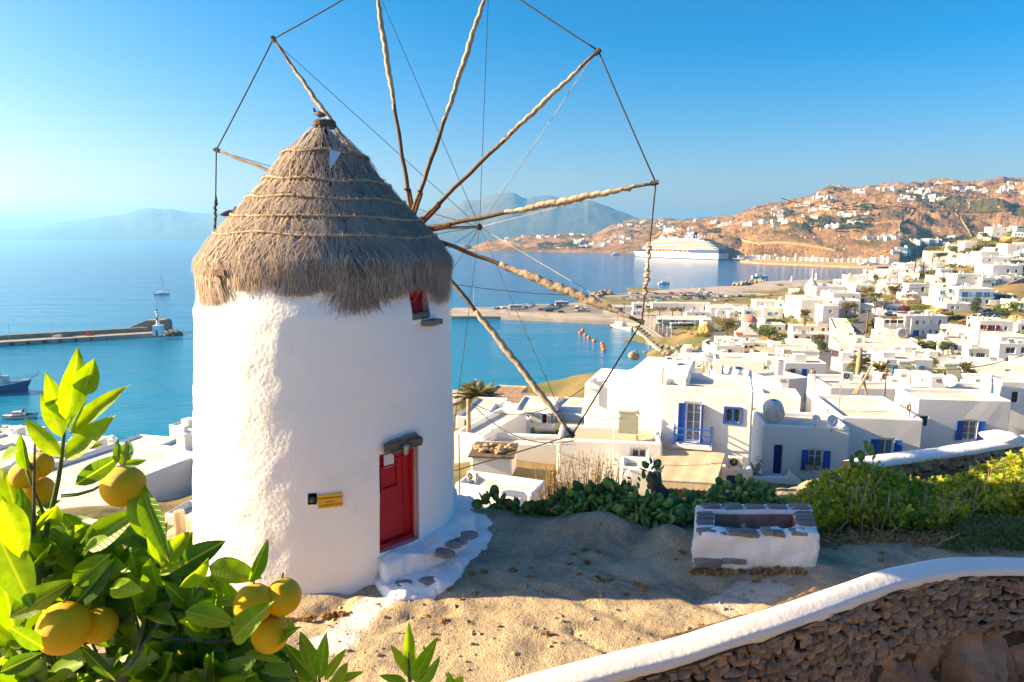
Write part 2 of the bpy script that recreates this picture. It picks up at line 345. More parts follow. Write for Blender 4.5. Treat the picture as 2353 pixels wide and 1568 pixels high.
h('E',190,560,440,640,'white house with turquoise shutters by the palm',[(313,525,50,80,'s',CT),(470,480,90,30,'s',CT)],D=70,yaw=-12,dep=9)
h('E',790,1190,395,600,'peeling white house with a dark red door',[(1117,470,45,125,'s',CR),(940,440,40,20,'s',CR)],D=84,yaw=-10,dep=9,wallm='white')
h('E',1150,1530,400,590,'low grey white house at the water below the arm',[(1255,370,30,20,'k',CK)],D=88,yaw=-18,dep=9)
h('E',660,1200,320,420,'ruined stone walled house without a roof by the sea',[],D=104,yaw=-6,dep=8,wallm='concrete',roof='rock',flat=1)
h('E',500,832,215,330,'roofless old house of pinkish render at the waterside',[],D=128,yaw=-14,dep=9,wallm='cream',roof='rock')
h('E',-60,260,285,430,'old yellowish house half hidden by the palm',[],D=110,yaw=-10,dep=9,wallm='cream')
# --- left of the mill
h('L',1290,1700,810,1090,'tall white house with narrow windows at the water left of the mill',[(1320,935,12,90,'k',CG),(1375,960,12,90,'k',CG),(1415,980,14,95,'k',CG),(1480,1005,18,90,'k',CG)],D=118,yaw=-28,yr=768)
h('L',-180,225,850,960,'white waterfront house with pale blue shutters at the left edge',[(50,935,40,30,'o',(.22,.36,.6)),(120,925,30,40,'s',(.22,.36,.6))],D=135,yaw=-8,yr=790)
h('L',20,350,975,1100,'low white house below the left waterfront house',[],D=112,yaw=-6,yr=950)
h('L',480,660,1150,1260,'white house with a grey screed roof behind the orange leaves',[],D=84,yaw=-10,yr=1045)
h('L',640,1120,1210,1330,'low white house with railings beside the hanging orange',[(730,1240,50,50,'k',CG)],D=72,yaw=-8,yr=1160)
h('L',1375,1700,1075,1250,'white block joined to the narrow windowed house',[],D=92,yaw=-20,yr=1050)
h('L',1205,1410,1165,1325,'small peeling hut with a red brown side door',[(1395,1230,1,1,'none',CR)],D=62,yaw=-25,dep=3,flat=1,wallm='white',roof='roof')
h('L',1140,1650,1375,1500,'flat roofed house with an ochre terrace beneath the little hut',[],D=50,yaw=-10,yr=1250,roof='cream')
h('L',300,900,1390,1560,'white house with a mesh fenced roof behind the orange branches',[],D=48,yaw=-10,yr=1330)
h('L',1260,1700,1500,1600,'low whitewashed vault roof beside the stone bollard',[],D=34,yaw=-14,yr=1440)
# --- middle distance, waterfront
h('B',1165,1395,745,865,'white church body',[],D=262,church=1)
h('B',960,1138,800,888,'small cream cube house beside the church',[(1030,850,16,22,'s',CB)],D=262,yaw=-10,dep=8)
h('B',1180,1440,610,760,'grey roofed white house behind the church',[],D=290,yaw=-20,yr=575)
h('B',1415,1665,650,745,'white house with a blue window behind the round green tree',[(1612,695,25,30,'s',CB),(1560,690,30,22,'s',CR)],D=284,yaw=-8,yr=622)
h('B',1235,1445,490,610,'white house with turquoise shutters and roof boxes',[(1295,528,34,30,'o',CT)],D=320,yaw=-8,yr=465)
h('B',1445,1645,475,600,'white house with two turquoise shuttered windows',[(1512,540,22,36,'o',CT),(1580,535,36,22,'s',CT)],D=318,yaw=-8,yr=450)
h('B',1375,1755,405,500,'broad white building with a dish behind the port',[(1440,440,12,20,'s',CT),(1630,435,10,18,'s',CT)],D=352,yaw=-8,yr=382)
h('B',290,885,428,515,'long low white port warehouse with small square windows',[(435,480,12,25,'k',CK),(550,475,12,25,'k',CK),(616,475,14,28,'k',CK),(720,478,14,28,'k',CK),(826,475,14,28,'k',CK)],D=385,yaw=-4,yr=412,lowg=1)
h('B',88,292,430,500,'white port hall with dark openings beside the warehouse',[(150,465,60,25,'k',CK),(240,465,50,25,'k',CK)],D=388,yaw=-4,yr=415,lowg=1)
h('B',75,195,505,560,'small white port kiosk with blue shutters',[(105,535,18,22,'s',CB),(143,535,14,22,'s',CB),(177,540,10,35,'s',CB)],D=372,yaw=-4,yr=498,lowg=1)
h('B',-120,80,460,520,'low white port building with an arcade',[(-60,490,90,30,'k',CG)],D=395,yaw=-4,yr=445,lowg=1)
h('B',385,870,580,655,'white arcaded pavilion beside the parked coach',[(500,628,40,40,'k',CG),(560,628,40,40,'k',CG),(620,625,40,36,'k',CG)],D=350,yaw=-4,yr=553,lowg=1)
h('B',895,1160,475,560,'white taverna with a tented roof',[(1040,520,100,20,'k',CG)],D=352,yaw=-8,yr=440,lowg=1)
h('B',960,1165,510,590,'flat white house with a dark blue door',[(1028,525,14,26,'s',CB),(1100,525,40,12,'k',CG)],D=340,yaw=-8,yr=498,lowg=1)
h('B',645,905,520,580,'low pinkish cafe with small awnings',[(750,550,30,20,'k',CG),(820,545,30,20,'k',CG)],D=362,yaw=-4,yr=505,lowg=1)
h('B',1740,2060,1000,1180,'white house with turquoise shutters and a pale blue double door',[(1926,1105,44,75,'od',(.18,.52,.62))],D=162,yaw=-6,yr=972)
h('B',1640,1760,960,1150,'cream side wing beside the turquoise house',[(1705,1060,40,30,'k',CG)],D=166,yaw=-6,yr=925,wallm='cream')
h('B',1640,2020,925,1060,'white terrace house with roof vents and dark hatches',[(1780,985,60,25,'k',CK),(1905,985,60,30,'k',CG)],D=176,yaw=-8,yr=880)
h('B',1550,1990,862,960,'white building with a raised roof block behind the restaurant',[],D=196,yaw=-10,yr=825)
h('B',1700,1935,812,880,'small white block on the restaurant building',[],D=202,yaw=-10,yr=795)
h('A',-60,385,1010,1145,'long white building with a pink mural and dark red doors',[(-22,1048,40,30,'s',CR),(95,1055,38,30,'s',CR),(178,1055,38,30,'s',CR),(306,1065,62,72,'m',(.70,.36,.36))],D=232,yaw=-6,yr=985)
h('A',-60,545,925,1010,'rear wing of the courtyard building with dark doors',[(143,962,28,32,'s',CR),(250,965,30,30,'s',CR),(305,958,24,20,'s',CR)],D=262,yaw=-6,yr=905)
h('A',375,545,960,1140,'long side wing of the courtyard building along the street',[(395,1090,14,40,'s',CR)],D=232,yaw=-22,dep=34)
h('A',20,300,655,830,'white cube house with one blue window and a round corner',[(218,702,20,36,'s',CB)],D=288,yaw=-8,yr=600)
h('A',245,407,715,860,'pale lavender house with a small brown window',[(325,775,26,32,'w',CW),(228,768,1,1,'none',CW)],D=272,yaw=-6,dep=9)
h('A',360,628,585,745,'white house with three small blue windows',[(453,632,18,30,'s',CB),(519,630,12,24,'k',CG),(560,630,18,34,'s',CB)],D=304,yaw=-8,yr=550)
h('A',405,625,660,850,'white house behind the bougainvillea tree',[(580,780,18,40,'s',CG)],D=280,yaw=-8,dep=12)
h('A',180,480,512,640,'white house joined to the little windmill',[(235,556,18,28,'s',CG),(340,580,20,28,'s',CG)],D=326,yaw=-8,yr=490)
h('A',515,705,402,500,'white house with twin roof chimneys at the bay',[],D=372,yaw=-12,dep=12,chim=2)
h('A',600,910,495,575,'long white wall house with a row of tall windows',[(790,530,8,26,'k',CG),(814,530,8,26,'k',CG),(833,530,8,26,'k',CG),(852,530,8,26,'k',CG)],D=330,yaw=-8,yr=478)
h('A',905,1090,470,560,'white house with a small square window above the road trees',[(1045,503,16,16,'k',CG)],D=336,yaw=-8,yr=455)
h('A',785,945,365,465,'white house with a chimney on the bay slope',[],D=392,yaw=-16,dep=12,chim=1)
h('A',940,1190,355,460,'cream balconied house with brown windows',[(1070,390,22,24,'w',CW),(1000,380,22,20,'w',CW),(990,436,60,20,'k',CG),(1060,436,50,20,'k',CG)],D=388,yaw=-8,dep=12)
h('A',1100,1240,275,400,'stepped white house with a curved side wall',[],D=410,yaw=-10,dep=12)
h('A',1215,1395,270,370,'white house with a red awning on the slope',[(1260,330,14,30,'k',CG)],D=414,yaw=-10,dep=12)
h('A',1145,1447,485,640,'plain white house with two burgundy shutters',[(1287,545,28,46,'s',CR),(1365,545,26,46,'s',CR)],D=312,yaw=-6,yr=475)
h('A',1465,1665,525,740,'blue balconied white hotel wing',[(1488,580,14,40,'bf',(.03,.30,.68)),(1510,580,14,40,'s',(.03,.30,.68)),(1572,560,22,40,'bf',(.03,.30,.68)),(1627,590,16,40,'bf',(.03,.30,.68)),(1475,645,14,34,'s',(.03,.30,.68)),(1505,650,12,32,'s',(.03,.30,.68)),(1578,640,16,30,'s',(.03,.30,.68)),(1622,662,20,36,'s',(.03,.30,.68))],D=282,yaw=-14,dep=12)
h('A',1660,2000,535,760,'white hotel with bright blue shutters and balconies',[(1737,600,52,56,'bf',(.03,.30,.68)),(1875,600,52,52,'bf',(.03,.30,.68)),(1950,600,52,52,'bf',(.03,.30,.68)),(1717,672,18,38,'s',CB),(1748,672,18,38,'s',CB),(1885,668,20,38,'s',CB),(1946,672,26,38,'s',CB)],D=278,yaw=-6,yr=505,chim=1)
h('A',1545,1800,690,765,'white ground floor terrace in front of the blue hotel',[(1610,735,30,30,'k',CG),(1665,735,20,26,'s',CT)],D=268,yaw=-6,dep=7)
h('A',1650,1947,385,530,'white house with small windows above the blue hotel',[(1840,430,20,20,'k',CG),(1903,425,16,22,'k',CG),(1905,495,14,26,'k',CG),(1715,425,60,14,'w',CW)],D=306,yaw=-6,yr=372,chim=2)
h('A',1425,1655,405,500,'low white house with a pergola and navy door',[(1605,458,20,32,'s',CN),(1440,462,14,24,'s',CB)],D=318,yaw=-8,dep=10)
h('A',1745,1850,180,290,'tall white hillside house with a balcony',[(1788,238,20,14,'s',CR),(1785,265,44,20,'s',CR)],D=366,yaw=-10,dep=10,chim=1)
h('A',1815,1925,210,300,'white hillside house with an arched opening',[(1885,265,24,20,'k',CG)],D=360,yaw=-10,dep=10)
h('A',1915,2200,205,345,'broad white hillside house with red brown windows',[(1923,238,12,22,'s',CR),(1990,240,18,22,'s',CR),(2140,250,34,20,'w',CW),(1945,320,30,36,'s',CR)],D=352,yaw=-8,dep=12)
h('A',1900,2080,150,240,'upper white block behind the hillside houses',[],D=376,yaw=-8,dep=10,chim=1)
h('A',2020,2312,290,480,'large white corner house with small brown windows',[(2055,432,26,44,'s',CR),(2172,350,22,36,'s',CR),(2252,352,24,28,'s',CR),(2100,425,24,24,'s',CR),(2210,430,20,50,'s',CR)],D=322,yaw=-6,yr=276,chim=2)
h('A',2030,2192,105,165,'white house with a glazed verandah near the hilltop',[(2110,132,120,44,'w',CG)],D=402,yaw=-6,dep=10)
h('A',2180,2360,70,185,'white terraced house at the upper right edge',[(2290,120,14,40,'k',CG)],D=392,yaw=-10,dep=12)
h('F',2020,2190,675,800,'white house with a round arch standing on the hilltop',[(2145,705,16,18,'w',CW),(2082,750,14,20,'s',CR)],D=446,yaw=-10,dep=10,chim=1)
h('F',2280,2420,665,700,'long low pergola house at the hilltop right edge',[(2330,680,60,14,'k',CG)],D=440,yaw=-6,dep=8)
h('F',1735,1850,835,905,'crenellated white house on the slope',[],D=440,yaw=-10,dep=10,cren=1)
h('A',1355,1570,145,240,'stepped white hillside house among trees',[(1420,210,10,20,'k',CG)],D=438,yaw=-16,dep=10)
h('A',1430,1530,265,330,'small white house left of the green trees',[(1490,290,10,14,'k',CG)],D=396,yaw=-10,dep=8)
h('A',1585,1690,215,250,'narrow white wall house between hillside trees',[],D=400,yaw=-10,dep=6)
h('A',912,1075,700,785,'white cottage with turquoise windows behind parked cars',[(941,755,22,30,'s',CT),(992,755,30,28,'s',CT),(1045,757,40,24,'w',CG)],D=286,yaw=-8,yr=690)
h('A',812,905,765,860,'small white shed with a chimney by the road bend',[],D=262,yaw=-14,dep=7)
h('A',1105,1525,820,1045,'large white house with blue doors and first floor terrace',[(1228,890,36,44,'w',CG),(1296,890,26,38,'w',CG),(1368,882,16,30,'w',CG),(1456,892,32,60,'w',CG),(1225,1002,62,60,'s',CB),(1296,992,26,40,'w',(.3,.5,.6)),(1368,1000,32,70,'s',CT),(1430,1002,30,60,'s',CB)],D=232,yaw=-4,yr=800,chim=1)
h('A',880,1110,860,1000,'white terrace with a brown timber canopy and rooftop machines',[(990,880,180,40,'k',(.10,.07,.05))],D=226,yaw=-6,yr=835)
h('A',1780,2030,870,1160,'white house with a red stair rail and red shutters',[(1803,928,18,42,'s',CR),(1836,932,18,40,'s',CR),(1900,942,18,40,'s',CR)],D=206,yaw=-34,dep=11,chim=1)
h('A',1880,2195,875,1160,'white house with a red balcony and striped awning',[(1922,942,60,42,'s',CR),(2005,950,56,60,'bf',CR),(2062,940,20,40,'s',CR),(2130,950,30,40,'w',CG),(2150,1050,20,40,'k',CG)],D=203,yaw=-10,yr=850,chim=1)
h('A',585,1195,1065,1190,'upper floor of the broad white complex with turquoise windows',[(703,1115,26,50,'s',(.05,.42,.48)),(777,1130,24,50,'s',(.05,.42,.48)),(852,1142,30,55,'s',(.22,.26,.34)),(1140,1128,12,30,'s',CB),(1172,1130,12,30,'s',CB)],D=186,yaw=-12,yr=1030)
h('A',820,1110,985,1080,'raised roof block carrying a large antenna drum',[(855,1010,40,8,'k',CG)],D=192,yaw=-12,yr=960)
h('A',455,1200,1130,1345,'broad white complex with a row of narrow doors on the street',[(485,1205,16,40,'s',CB),(504,1215,10,40,'s',CB),(545,1250,60,50,'s',(.03,.25,.55)),(655,1222,34,36,'s',CN),(707,1240,14,50,'k',CG),(736,1245,14,56,'s',(.05,.42,.48)),(763,1248,14,50,'s',CG),(793,1264,14,40,'k',CG),(855,1270,12,14,'k',CG)],D=178,yaw=-16,dep=16)
h('A',785,1410,1185,1300,'low white wing with a row of rooftop coolers',[(1240,1215,30,12,'k',CG)],D=172,yaw=-4,yr=1160)
h('A',840,1240,1285,1420,'white house between the palm and the drain pipe mast',[(965,1350,30,60,'k',CG),(895,1320,10,30,'k',CG)],D=128,yaw=-6,yr=1262)
h('A',1325,1750,1245,1420,'flat white house with faint wall arcs behind the green tree',[(1590,1320,50,40,'k',CG),(1405,1310,50,60,'w',CG)],D=140,yaw=-6,yr=1228)
h('A',1770,2110,1165,1330,'white house with a glazed living room front',[(1895,1240,90,60,'w',CG),(1812,1235,20,50,'w',CG),(2010,1240,60,50,'w',CG),(2065,1250,30,50,'w',CG)],D=162,yaw=-6,yr=1145)
h('A',2085,2420,1110,1350,'white house with two balconies at the right edge',[(2200,1185,90,60,'w',CG),(2180,1290,34,60,'w',CG),(2260,1290,30,60,'w',CG),(2330,1180,60,60,'k',CG)],D=150,yaw=-8,yr=1085)
h('A',2120,2420,1040,1110,'rounded cream roof block at the right edge',[],D=160,yaw=-8,dep=9)
h('A',1650,2352,1310,1450,'white roof terrace with a long slatted railing',[(2150,1385,50,16,'k',CG)],D=112,yaw=-18,yr=1300)
h('A',1560,1760,945,1090,'stepped stone and white house with a bougainvillea',[(1690,1020,22,60,'w',CG),(1600,950,14,30,'k',CG)],D=214,yaw=-20,dep=9)
h('A',1440,1580,1040,1110,'small white arcade with cream columns',[(1480,1085,24,40,'k',CG),(1525,1085,24,40,'k',CG)],D=205,yaw=-6,dep=6)
h('A',2230,2420,660,720,'white cottage at the right edge beside the olive tree',[(2320,690,16,26,'k',CG)],D=266,yaw=-8,dep=8)
h('A',1350,1470,632,690,'low white gate house with turquoise doors',[(1372,658,10,30,'s',CT),(1405,655,1,1,'none',CT)],D=290,yaw=-10,dep=7)
h('A',640,770,700,760,'low white terrace wall house beside the road',[],D=280,yaw=-20,dep=6)
h('A',1995,2190,655,715,'long white garden wall right of the hotel',[],D=276,yaw=-6,dep=1.2)
h('B',2275,2500,870,1080,'white house with a blue window box on the street corner',[(2340,985,40,30,'s',CB),(2300,945,10,50,'s',CG)],D=182,yaw=-30,dep=10)
h('D',2100,2500,300,420,'white vaulted roofs with a pointed chimney behind',[],D=72,yaw=-6,yr=245)
# ---------------------------------------------------------------- terrain heights from the feet of the houses plus extra points
CP=[]
for q in HOUSES:
 u0,vb=zv(q['t'],q['x0'],q['yb']);u1,vt=zv(q['t'],q['x1'],q['yt']);u=(u0+u1)/2;D=q['D']
 zb=zat(vb,D)
 if q.get('lowg'):D=q['D']=atz(u,vb,1.6).y;zb=1.6
 q['zb']=zb;q['P']=at(u,vb,D);q['w']=(u1-u0)*depth_of(q['P'])/F;q['zt']=zat(vt,D)
 if q['yr']is not None:
  Db=50-q['zt'];vr=zv(q['t'],0,q['yr'])[1];ang=PT-atan((CY-vr)/F)
  q['dep']=min(max(Db/tan(ang)-D,2.),26.)if ang>0.01 else 10.
 if q['dep']is None:q['dep']=min(max(.8*q['w'],5.),12.)
 if q['t']not in 'L' or 1:CP.append((q['P'].x,D+q['dep']*.3,zb-.3))
for u,v,z in[(1100,800,-4),(1250,800,-4),(1400,830,-4),(1300,900,-4),(1150,870,-4),(1430,800,-4),(1450,860,-3),(1330,935,-3),(1200,745,-4),(1350,760,-4),(1440,760,-3),(1100,900,-3),(1250,930,-2),(900,850,-4),(700,900,-4),(500,900,-4),(300,950,-4),(200,900,-4),(100,860,-4),(20,900,-4),(-200,900,-4),(420,960,-3),(330,1010,-3),(600,1000,-3),(850,960,-3),(100,960,-3),(0,965,-3),(180,990,-2),(1200,690,-4),(1320,670,-4),(1440,650,-4),(1600,640,-4),(1750,630,-4),(1850,620,-4),(1960,618,-4),(2060,612,-3),(1920,640,-3),(1990,628,-3),(1060,720,.4),(1200,718,.4),(1400,715,.6),(1500,680,.8),(1600,670,.8),(1700,665,.9),(1800,655,.8),(1500,730,.8),(1560,740,.9),(1560,775,.9),(1550,805,.6),(1640,720,1.2),(1420,735,.2),(1880,660,4.),(1600,830,1.2),(1640,845,3.)]:
 p=atz(u,v,max(z,0));CP.append((p.x,p.y,z))
for u,v,D in[(2111,598,560),(2166,571,520),(2230,545,500),(2320,522,470),(2400,512,460),(2600,505,450),(2050,612,600),(2300,560,420),(2500,560,400),(2600,620,330),(2600,700,280),(2600,800,200),(2330,650,300),(2310,660,290),(1700,800,262),(1620,760,300),(1900,790,235),(1905,830,200),(1900,870,140),(2000,720,275),(2005,760,245),(2150,745,262),(2200,900,100),(2353,780,200),(1500,870,130),(1380,940,90),(1200,1000,62),(1100,1100,36),(800,1050,70),(600,1060,70),(420,1120,60),(200,1100,70),(0,1100,70),(-200,1080,80),(2650,950,60),(2800,1050,40),(1300,1150,30),(1700,1180,30),(2100,1120,30),(2450,1080,30),(-300,1250,30),(200,1250,30),(430,1200,26)]:
 p=at(u,v,D);CP.append((p.x,p.y,p.z))
for u,v in[(1640,672),(1700,668),(1760,664),(1820,660),(1880,656),(1935,652),(1975,646),(2015,638),(2050,626),(2085,612)]:
 for D in(400,470,550,640,760,900):p=at(u,v,D);CP.append((p.x,p.y,max(min(p.z-2.5,.7 if u<1850 else 99),-4)))
for u in range(-500,1001,125):
 for v in(580,600,625,660,700,750,800):p=atz(u,v,0);CP.append((p.x,p.y,-4))
for u in range(1000,2000,125):p=atz(u,612 if u>1500 else 630,0);CP.append((p.x,p.y,-4))
CP=np.array(CP)
def town_z(x,y):
 x=np.atleast_1d(np.asarray(x,float));y=np.atleast_1d(np.asarray(y,float));out=np.empty(len(x))
 for i in range(0,len(x),20000):
  X=x[i:i+20000,None];Y=y[i:i+20000,None]
  sc=4+.02*np.abs(Y)
  d2=(X-CP[:,0])**2+(Y-CP[:,1])**2+sc**2;w=d2**-1.9;out[i:i+20000]=(w*CP[:,2]).sum(1)/w.sum(1)
 return out
def tz(x,y):return float(town_z([x],[y])[0])
tn_x,tn_y=[],[]
rows=np.concatenate([np.arange(22,60,1.5),np.arange(60,130,2.5),np.arange(130,300,4.),np.arange(300,660,6.)])
NC=190
for y in rows:tn_x.append(np.linspace(-1.05*y-30,1.05*y+30,NC));tn_y.append(np.full(NC,y))
tx=np.concatenate(tn_x);ty=np.concatenate(tn_y);tzz=town_z(tx,ty)
tzz=tzz+fbm(tx/9,ty/9,3,3)*np.clip(tzz*.15,0,1.0)
tzz=np.where(tzz<-.2,-4,tzz)
nr=len(rows);ii=np.arange(nr-1)[:,None]*NC+np.arange(NC-1)[None];Fq=np.stack([ii,ii+1,ii+NC+1,ii+NC],-1).reshape(-1,4)
M['town_ground']=mat('hillside_earth',(.26,.18,.08),(.11,.11,.04),.09,1.,.6,.8,c3=(.08,.10,.03),s3=.045,bdist=.4)
tag(link('terrain',npmesh('terrain',np.stack([tx,ty,tzz],-1),Fq),'town_ground',smooth=True),kind='structure')
# ---------------------------------------------------------------- sea
def seamat():
 m,nt,p=new_mat('sea_water');L=nt.links.new
 ge=N(nt,'NewGeometry');sp=N(nt,'SeparateXYZ');L(ge.outputs['Position'],sp.inputs[0])
 cr=N(nt,'ValToRGB');mr=N(nt,'MapRange');mr.inputs[1].default_value=150;mr.inputs[2].default_value=1300
 nz=N(nt,'TexNoise',Scale=.006,Detail=3.);L(ge.outputs['Position'],nz.inputs['Vector'])
 mt=N(nt,'Math',operation='MULTIPLY_ADD');mt.inputs[1].default_value=240.;L(nz.outputs[0],mt.inputs[0]);L(sp.outputs[1],mt.inputs[2]);L(mt.outputs[0],mr.inputs[0])
 L(mr.outputs[0],cr.inputs[0]);e=cr.color_ramp.elements
 e[0].color=(.008,.20,.33,1);e[0].position=.08;e[1].color=(.006,.07,.22,1);e[1].position=.9
 k=e.new(.25);k.color=(.008,.16,.32,1);k=e.new(.5);k.color=(.006,.10,.26,1)
 L(cr.outputs[0],p.inputs['Base Color']);p.inputs['Roughness'].default_value=.13;p.inputs['IOR'].default_value=1.33;p.inputs['Specular IOR Level'].default_value=.5
 mp=N(nt,'Mapping');mp.inputs['Scale'].default_value=(.35,1,1);L(ge.outputs['Position'],mp.inputs[0])
 n1=N(nt,'TexNoise',Scale=.55,Detail=6.,Roughness=.6);L(mp.outputs[0],n1.inputs['Vector'])
 n2=N(nt,'TexNoise',Scale=.045,Detail=4.);L(mp.outputs[0],n2.inputs['Vector'])
 b1=N(nt,'Bump',Strength=.42,Distance=.9);L(n1.outputs[0],b1.inputs['Height'])
 b2=N(nt,'Bump',Strength=.35,Distance=5.);L(n2.outputs[0],b2.inputs['Height']);L(b1.outputs[0],b2.inputs['Normal']);L(b2.outputs[0],p.inputs['Normal'])
 return m
M['sea']=seamat()
ys=np.concatenate([[60],np.geomspace(100,60000,40)]);V=[];
for y in ys:
 for k in np.linspace(-1,1,21):V.append((k*max(1.3*y,400),y,0))
ii=np.arange(len(ys)-1)[:,None]*21+np.arange(20)[None];Fq=np.stack([ii,ii+1,ii+22,ii+21],-1).reshape(-1,4)
tag(link('water',npmesh('water',V,Fq),'sea'),kind='structure')
# ---------------------------------------------------------------- far islands and the headland
def polar_hill(name,crest,shore_v,Dc,m,u_step=4,nd=46,shore_D=None,bumps=(),amp=.035,back=.35,rockamp=0.,seed=0,pw=.75,rough=5.):
 cu=[c[0]for c in crest];us=np.arange(cu[0],cu[-1]+1,u_step);cv=np.interp(us,cu,[c[1]for c in crest])
 DC=np.interp(us,*zip(*Dc))if hasattr(Dc,'__len__')else np.full(len(us),float(Dc))
 if shore_D is None:
  sv=np.interp(us,*zip(*shore_v));DS=H/np.tan(PT-np.arctan((CY-sv)/F))
 else:DS=np.full(len(us),float(shore_D))
 ts=np.concatenate([np.linspace(0,1,nd),1+np.linspace(.04,back,6)])
 U,T=np.meshgrid(us,ts);D=DS+(DC-DS)*T;CVv=np.tile(cv,(len(ts),1));zc=H+np.tile(DC,(len(ts),1))*np.tan(np.arctan((CY-CVv)/F)-PT)
 zc=np.maximum(zc,2.)
 dd=D*cos(PT)+30;X=(U-CX)/F*dd;Y=D
 edge=np.clip((U-cu[0])/25.,0,1)
 Z=zc*np.where(T<=1,np.sin(np.clip(T,0,1)*pi/2)**pw,1-(T-1)*1.6)
 for(bu,bv,bD,ru,rD,rr)in bumps:
  zb=H+bD*tan(atan((CY-bv)/F)-PT);du=(U-bu);ru_=np.where(du>0,rr,ru)
  Z=np.maximum(Z,zb*np.exp(-(du/ru_)**2-((D-bD)/rD)**2)if 0 else zb*np.clip(1-(du/ru_)**2,0,1)**.7*np.exp(-((D-bD)/rD)**2))
 damp=np.clip(T*6,0,1)*np.where(T>.93,.35,1)
 Z=Z+zc*amp*fbm(X/90,Y/90,5,seed+11)*2.2*damp+rockamp*fbm(X/rough,Y/rough*.7,4,seed+5)*damp
 Z=np.where(T<=0,-3,Z)*1.0
 P=np.stack([X,Y,Z],-1).reshape(-1,3);n=len(us);ii=np.arange(len(ts)-1)[:,None]*n+np.arange(n-1)[None]
 Fq=np.stack([ii,ii+1,ii+n+1,ii+n],-1).reshape(-1,4)
 o=link(name,npmesh(name,P,Fq),m,smooth=True);tag(o,kind='structure')
 return dict(o=o,us=us,ts=ts,Z=Z,D=D,X=X)
M['island']=mat('far_island',(.13,.11,.09),(.08,.075,.065),.0012,1.,detail=6.)
polar_hill('island',[(880,505),(940,490),(1000,486),(1034,477),(1067,462),(1100,461),(1133,451.6),(1150,448),(1166,445.6),(1180,446),(1188,449),(1198,455),(1210,458),(1225,454),(1243,452.7),(1267,452.7),(1280,458),(1300,461),(1342,465),(1348,462),(1368,466),(1408,481),(1463,502),(1496,504),(1560,510),(1700,520),(1900,530)],[(0,548)],7200,'island',shore_D=5600,amp=.02,seed=2,nd=36)
polar_hill('island',[(-300,538),(-60,536),(0,527),(60,524),(100,518),(150,511),(200,505),(250,498),(290,494),(320,485),(335,482),(355,479),(380,483),(400,482),(440,490),(480,492),(520,488),(600,496),(700,505),(800,515),(960,530)],[(0,548)],9500,'island',shore_D=7600,amp=.02,seed=4,nd=30)
def hillmat():
 m,nt,p=new_mat('dry_hillside');L=nt.links.new;p.inputs['Roughness'].default_value=1;p.inputs['Specular IOR Level'].default_value=.1
 ge=N(nt,'NewGeometry');P=ge.outputs['Position']
 n1=N(nt,'TexNoise',Scale=.012,Detail=9.,Roughness=.68);L(P,n1.inputs['Vector'])
 c1=N(nt,'ValToRGB');e=c1.color_ramp.elements;e[0].position=.36;e[0].color=(.12,.062,.028,1);e[1].position=.64;e[1].color=(.46,.27,.12,1);k=e.new(.5);k.color=(.29,.17,.085,1);L(n1.outputs[0],c1.inputs[0])
 n2=N(nt,'TexNoise',Scale=.11,Detail=6.,Roughness=.7);L(P,n2.inputs['Vector'])
 c2=N(nt,'ValToRGB');c2.color_ramp.elements[0].position=.56;c2.color_ramp.elements[1].position=.68;L(n2.outputs[0],c2.inputs[0])
 mx=N(nt,'Mix',data_type='RGBA');L(c2.outputs[0],mx.inputs[0]);L(c1.outputs[0],mx.inputs[6]);mx.inputs[7].default_value=(.58,.36,.16,1)
 n3=N(nt,'TexNoise',Scale=.0045,Detail=7.,Roughness=.6);L(P,n3.inputs['Vector'])
 c3=N(nt,'ValToRGB');c3.color_ramp.elements[0].position=.56;c3.color_ramp.elements[1].position=.62;L(n3.outputs[0],c3.inputs[0])
 m3=N(nt,'Mix',data_type='RGBA');L(c3.outputs[0],m3.inputs[0]);L(mx.outputs[2],m3.inputs[6]);m3.inputs[7].default_value=(.12,.10,.04,1)
 n4=N(nt,'TexVoronoi',Scale=.16);L(P,n4.inputs['Vector']);c4=N(nt,'ValToRGB');c4.color_ramp.elements[0].position=.12;c4.color_ramp.elements[1].position=.3;c4.color_ramp.elements[0].color=(.28,.3,.2,1);c4.color_ramp.elements[1].color=(1,1,1,1);L(n4.outputs['Distance'],c4.inputs[0])
 m4=N(nt,'Mix',data_type='RGBA',blend_type='MULTIPLY');m4.inputs[0].default_value=.8;L(m3.outputs[2],m4.inputs[6]);L(c4.outputs[0],m4.inputs[7])
 L(m4.outputs[2],p.inputs['Base Color'])
 b=N(nt,'Bump',Strength=1.,Distance=9.);L(n2.outputs[0],b.inputs['Height']);L(b.outputs[0],p.inputs['Normal'])
 return m
M['hill']=hillmat()
HB=polar_hill('hill',[(1050,575),(1082,569),(1122,554),(1188,545),(1221,540.6),(1320,538),(1359,539.5),(1397,521),(1440,510),(1496,506.5),(1551,507.6),(1650,502),(1750,500),(1900,500)],[(1050,577),(1500,583),(1700,583),(1900,583)],[(1050,2350),(1300,2600),(1400,3100),(1900,3300)],'hill',seed=9,u_step=3,nd=60,rockamp=7,amp=.05,rough=26.)
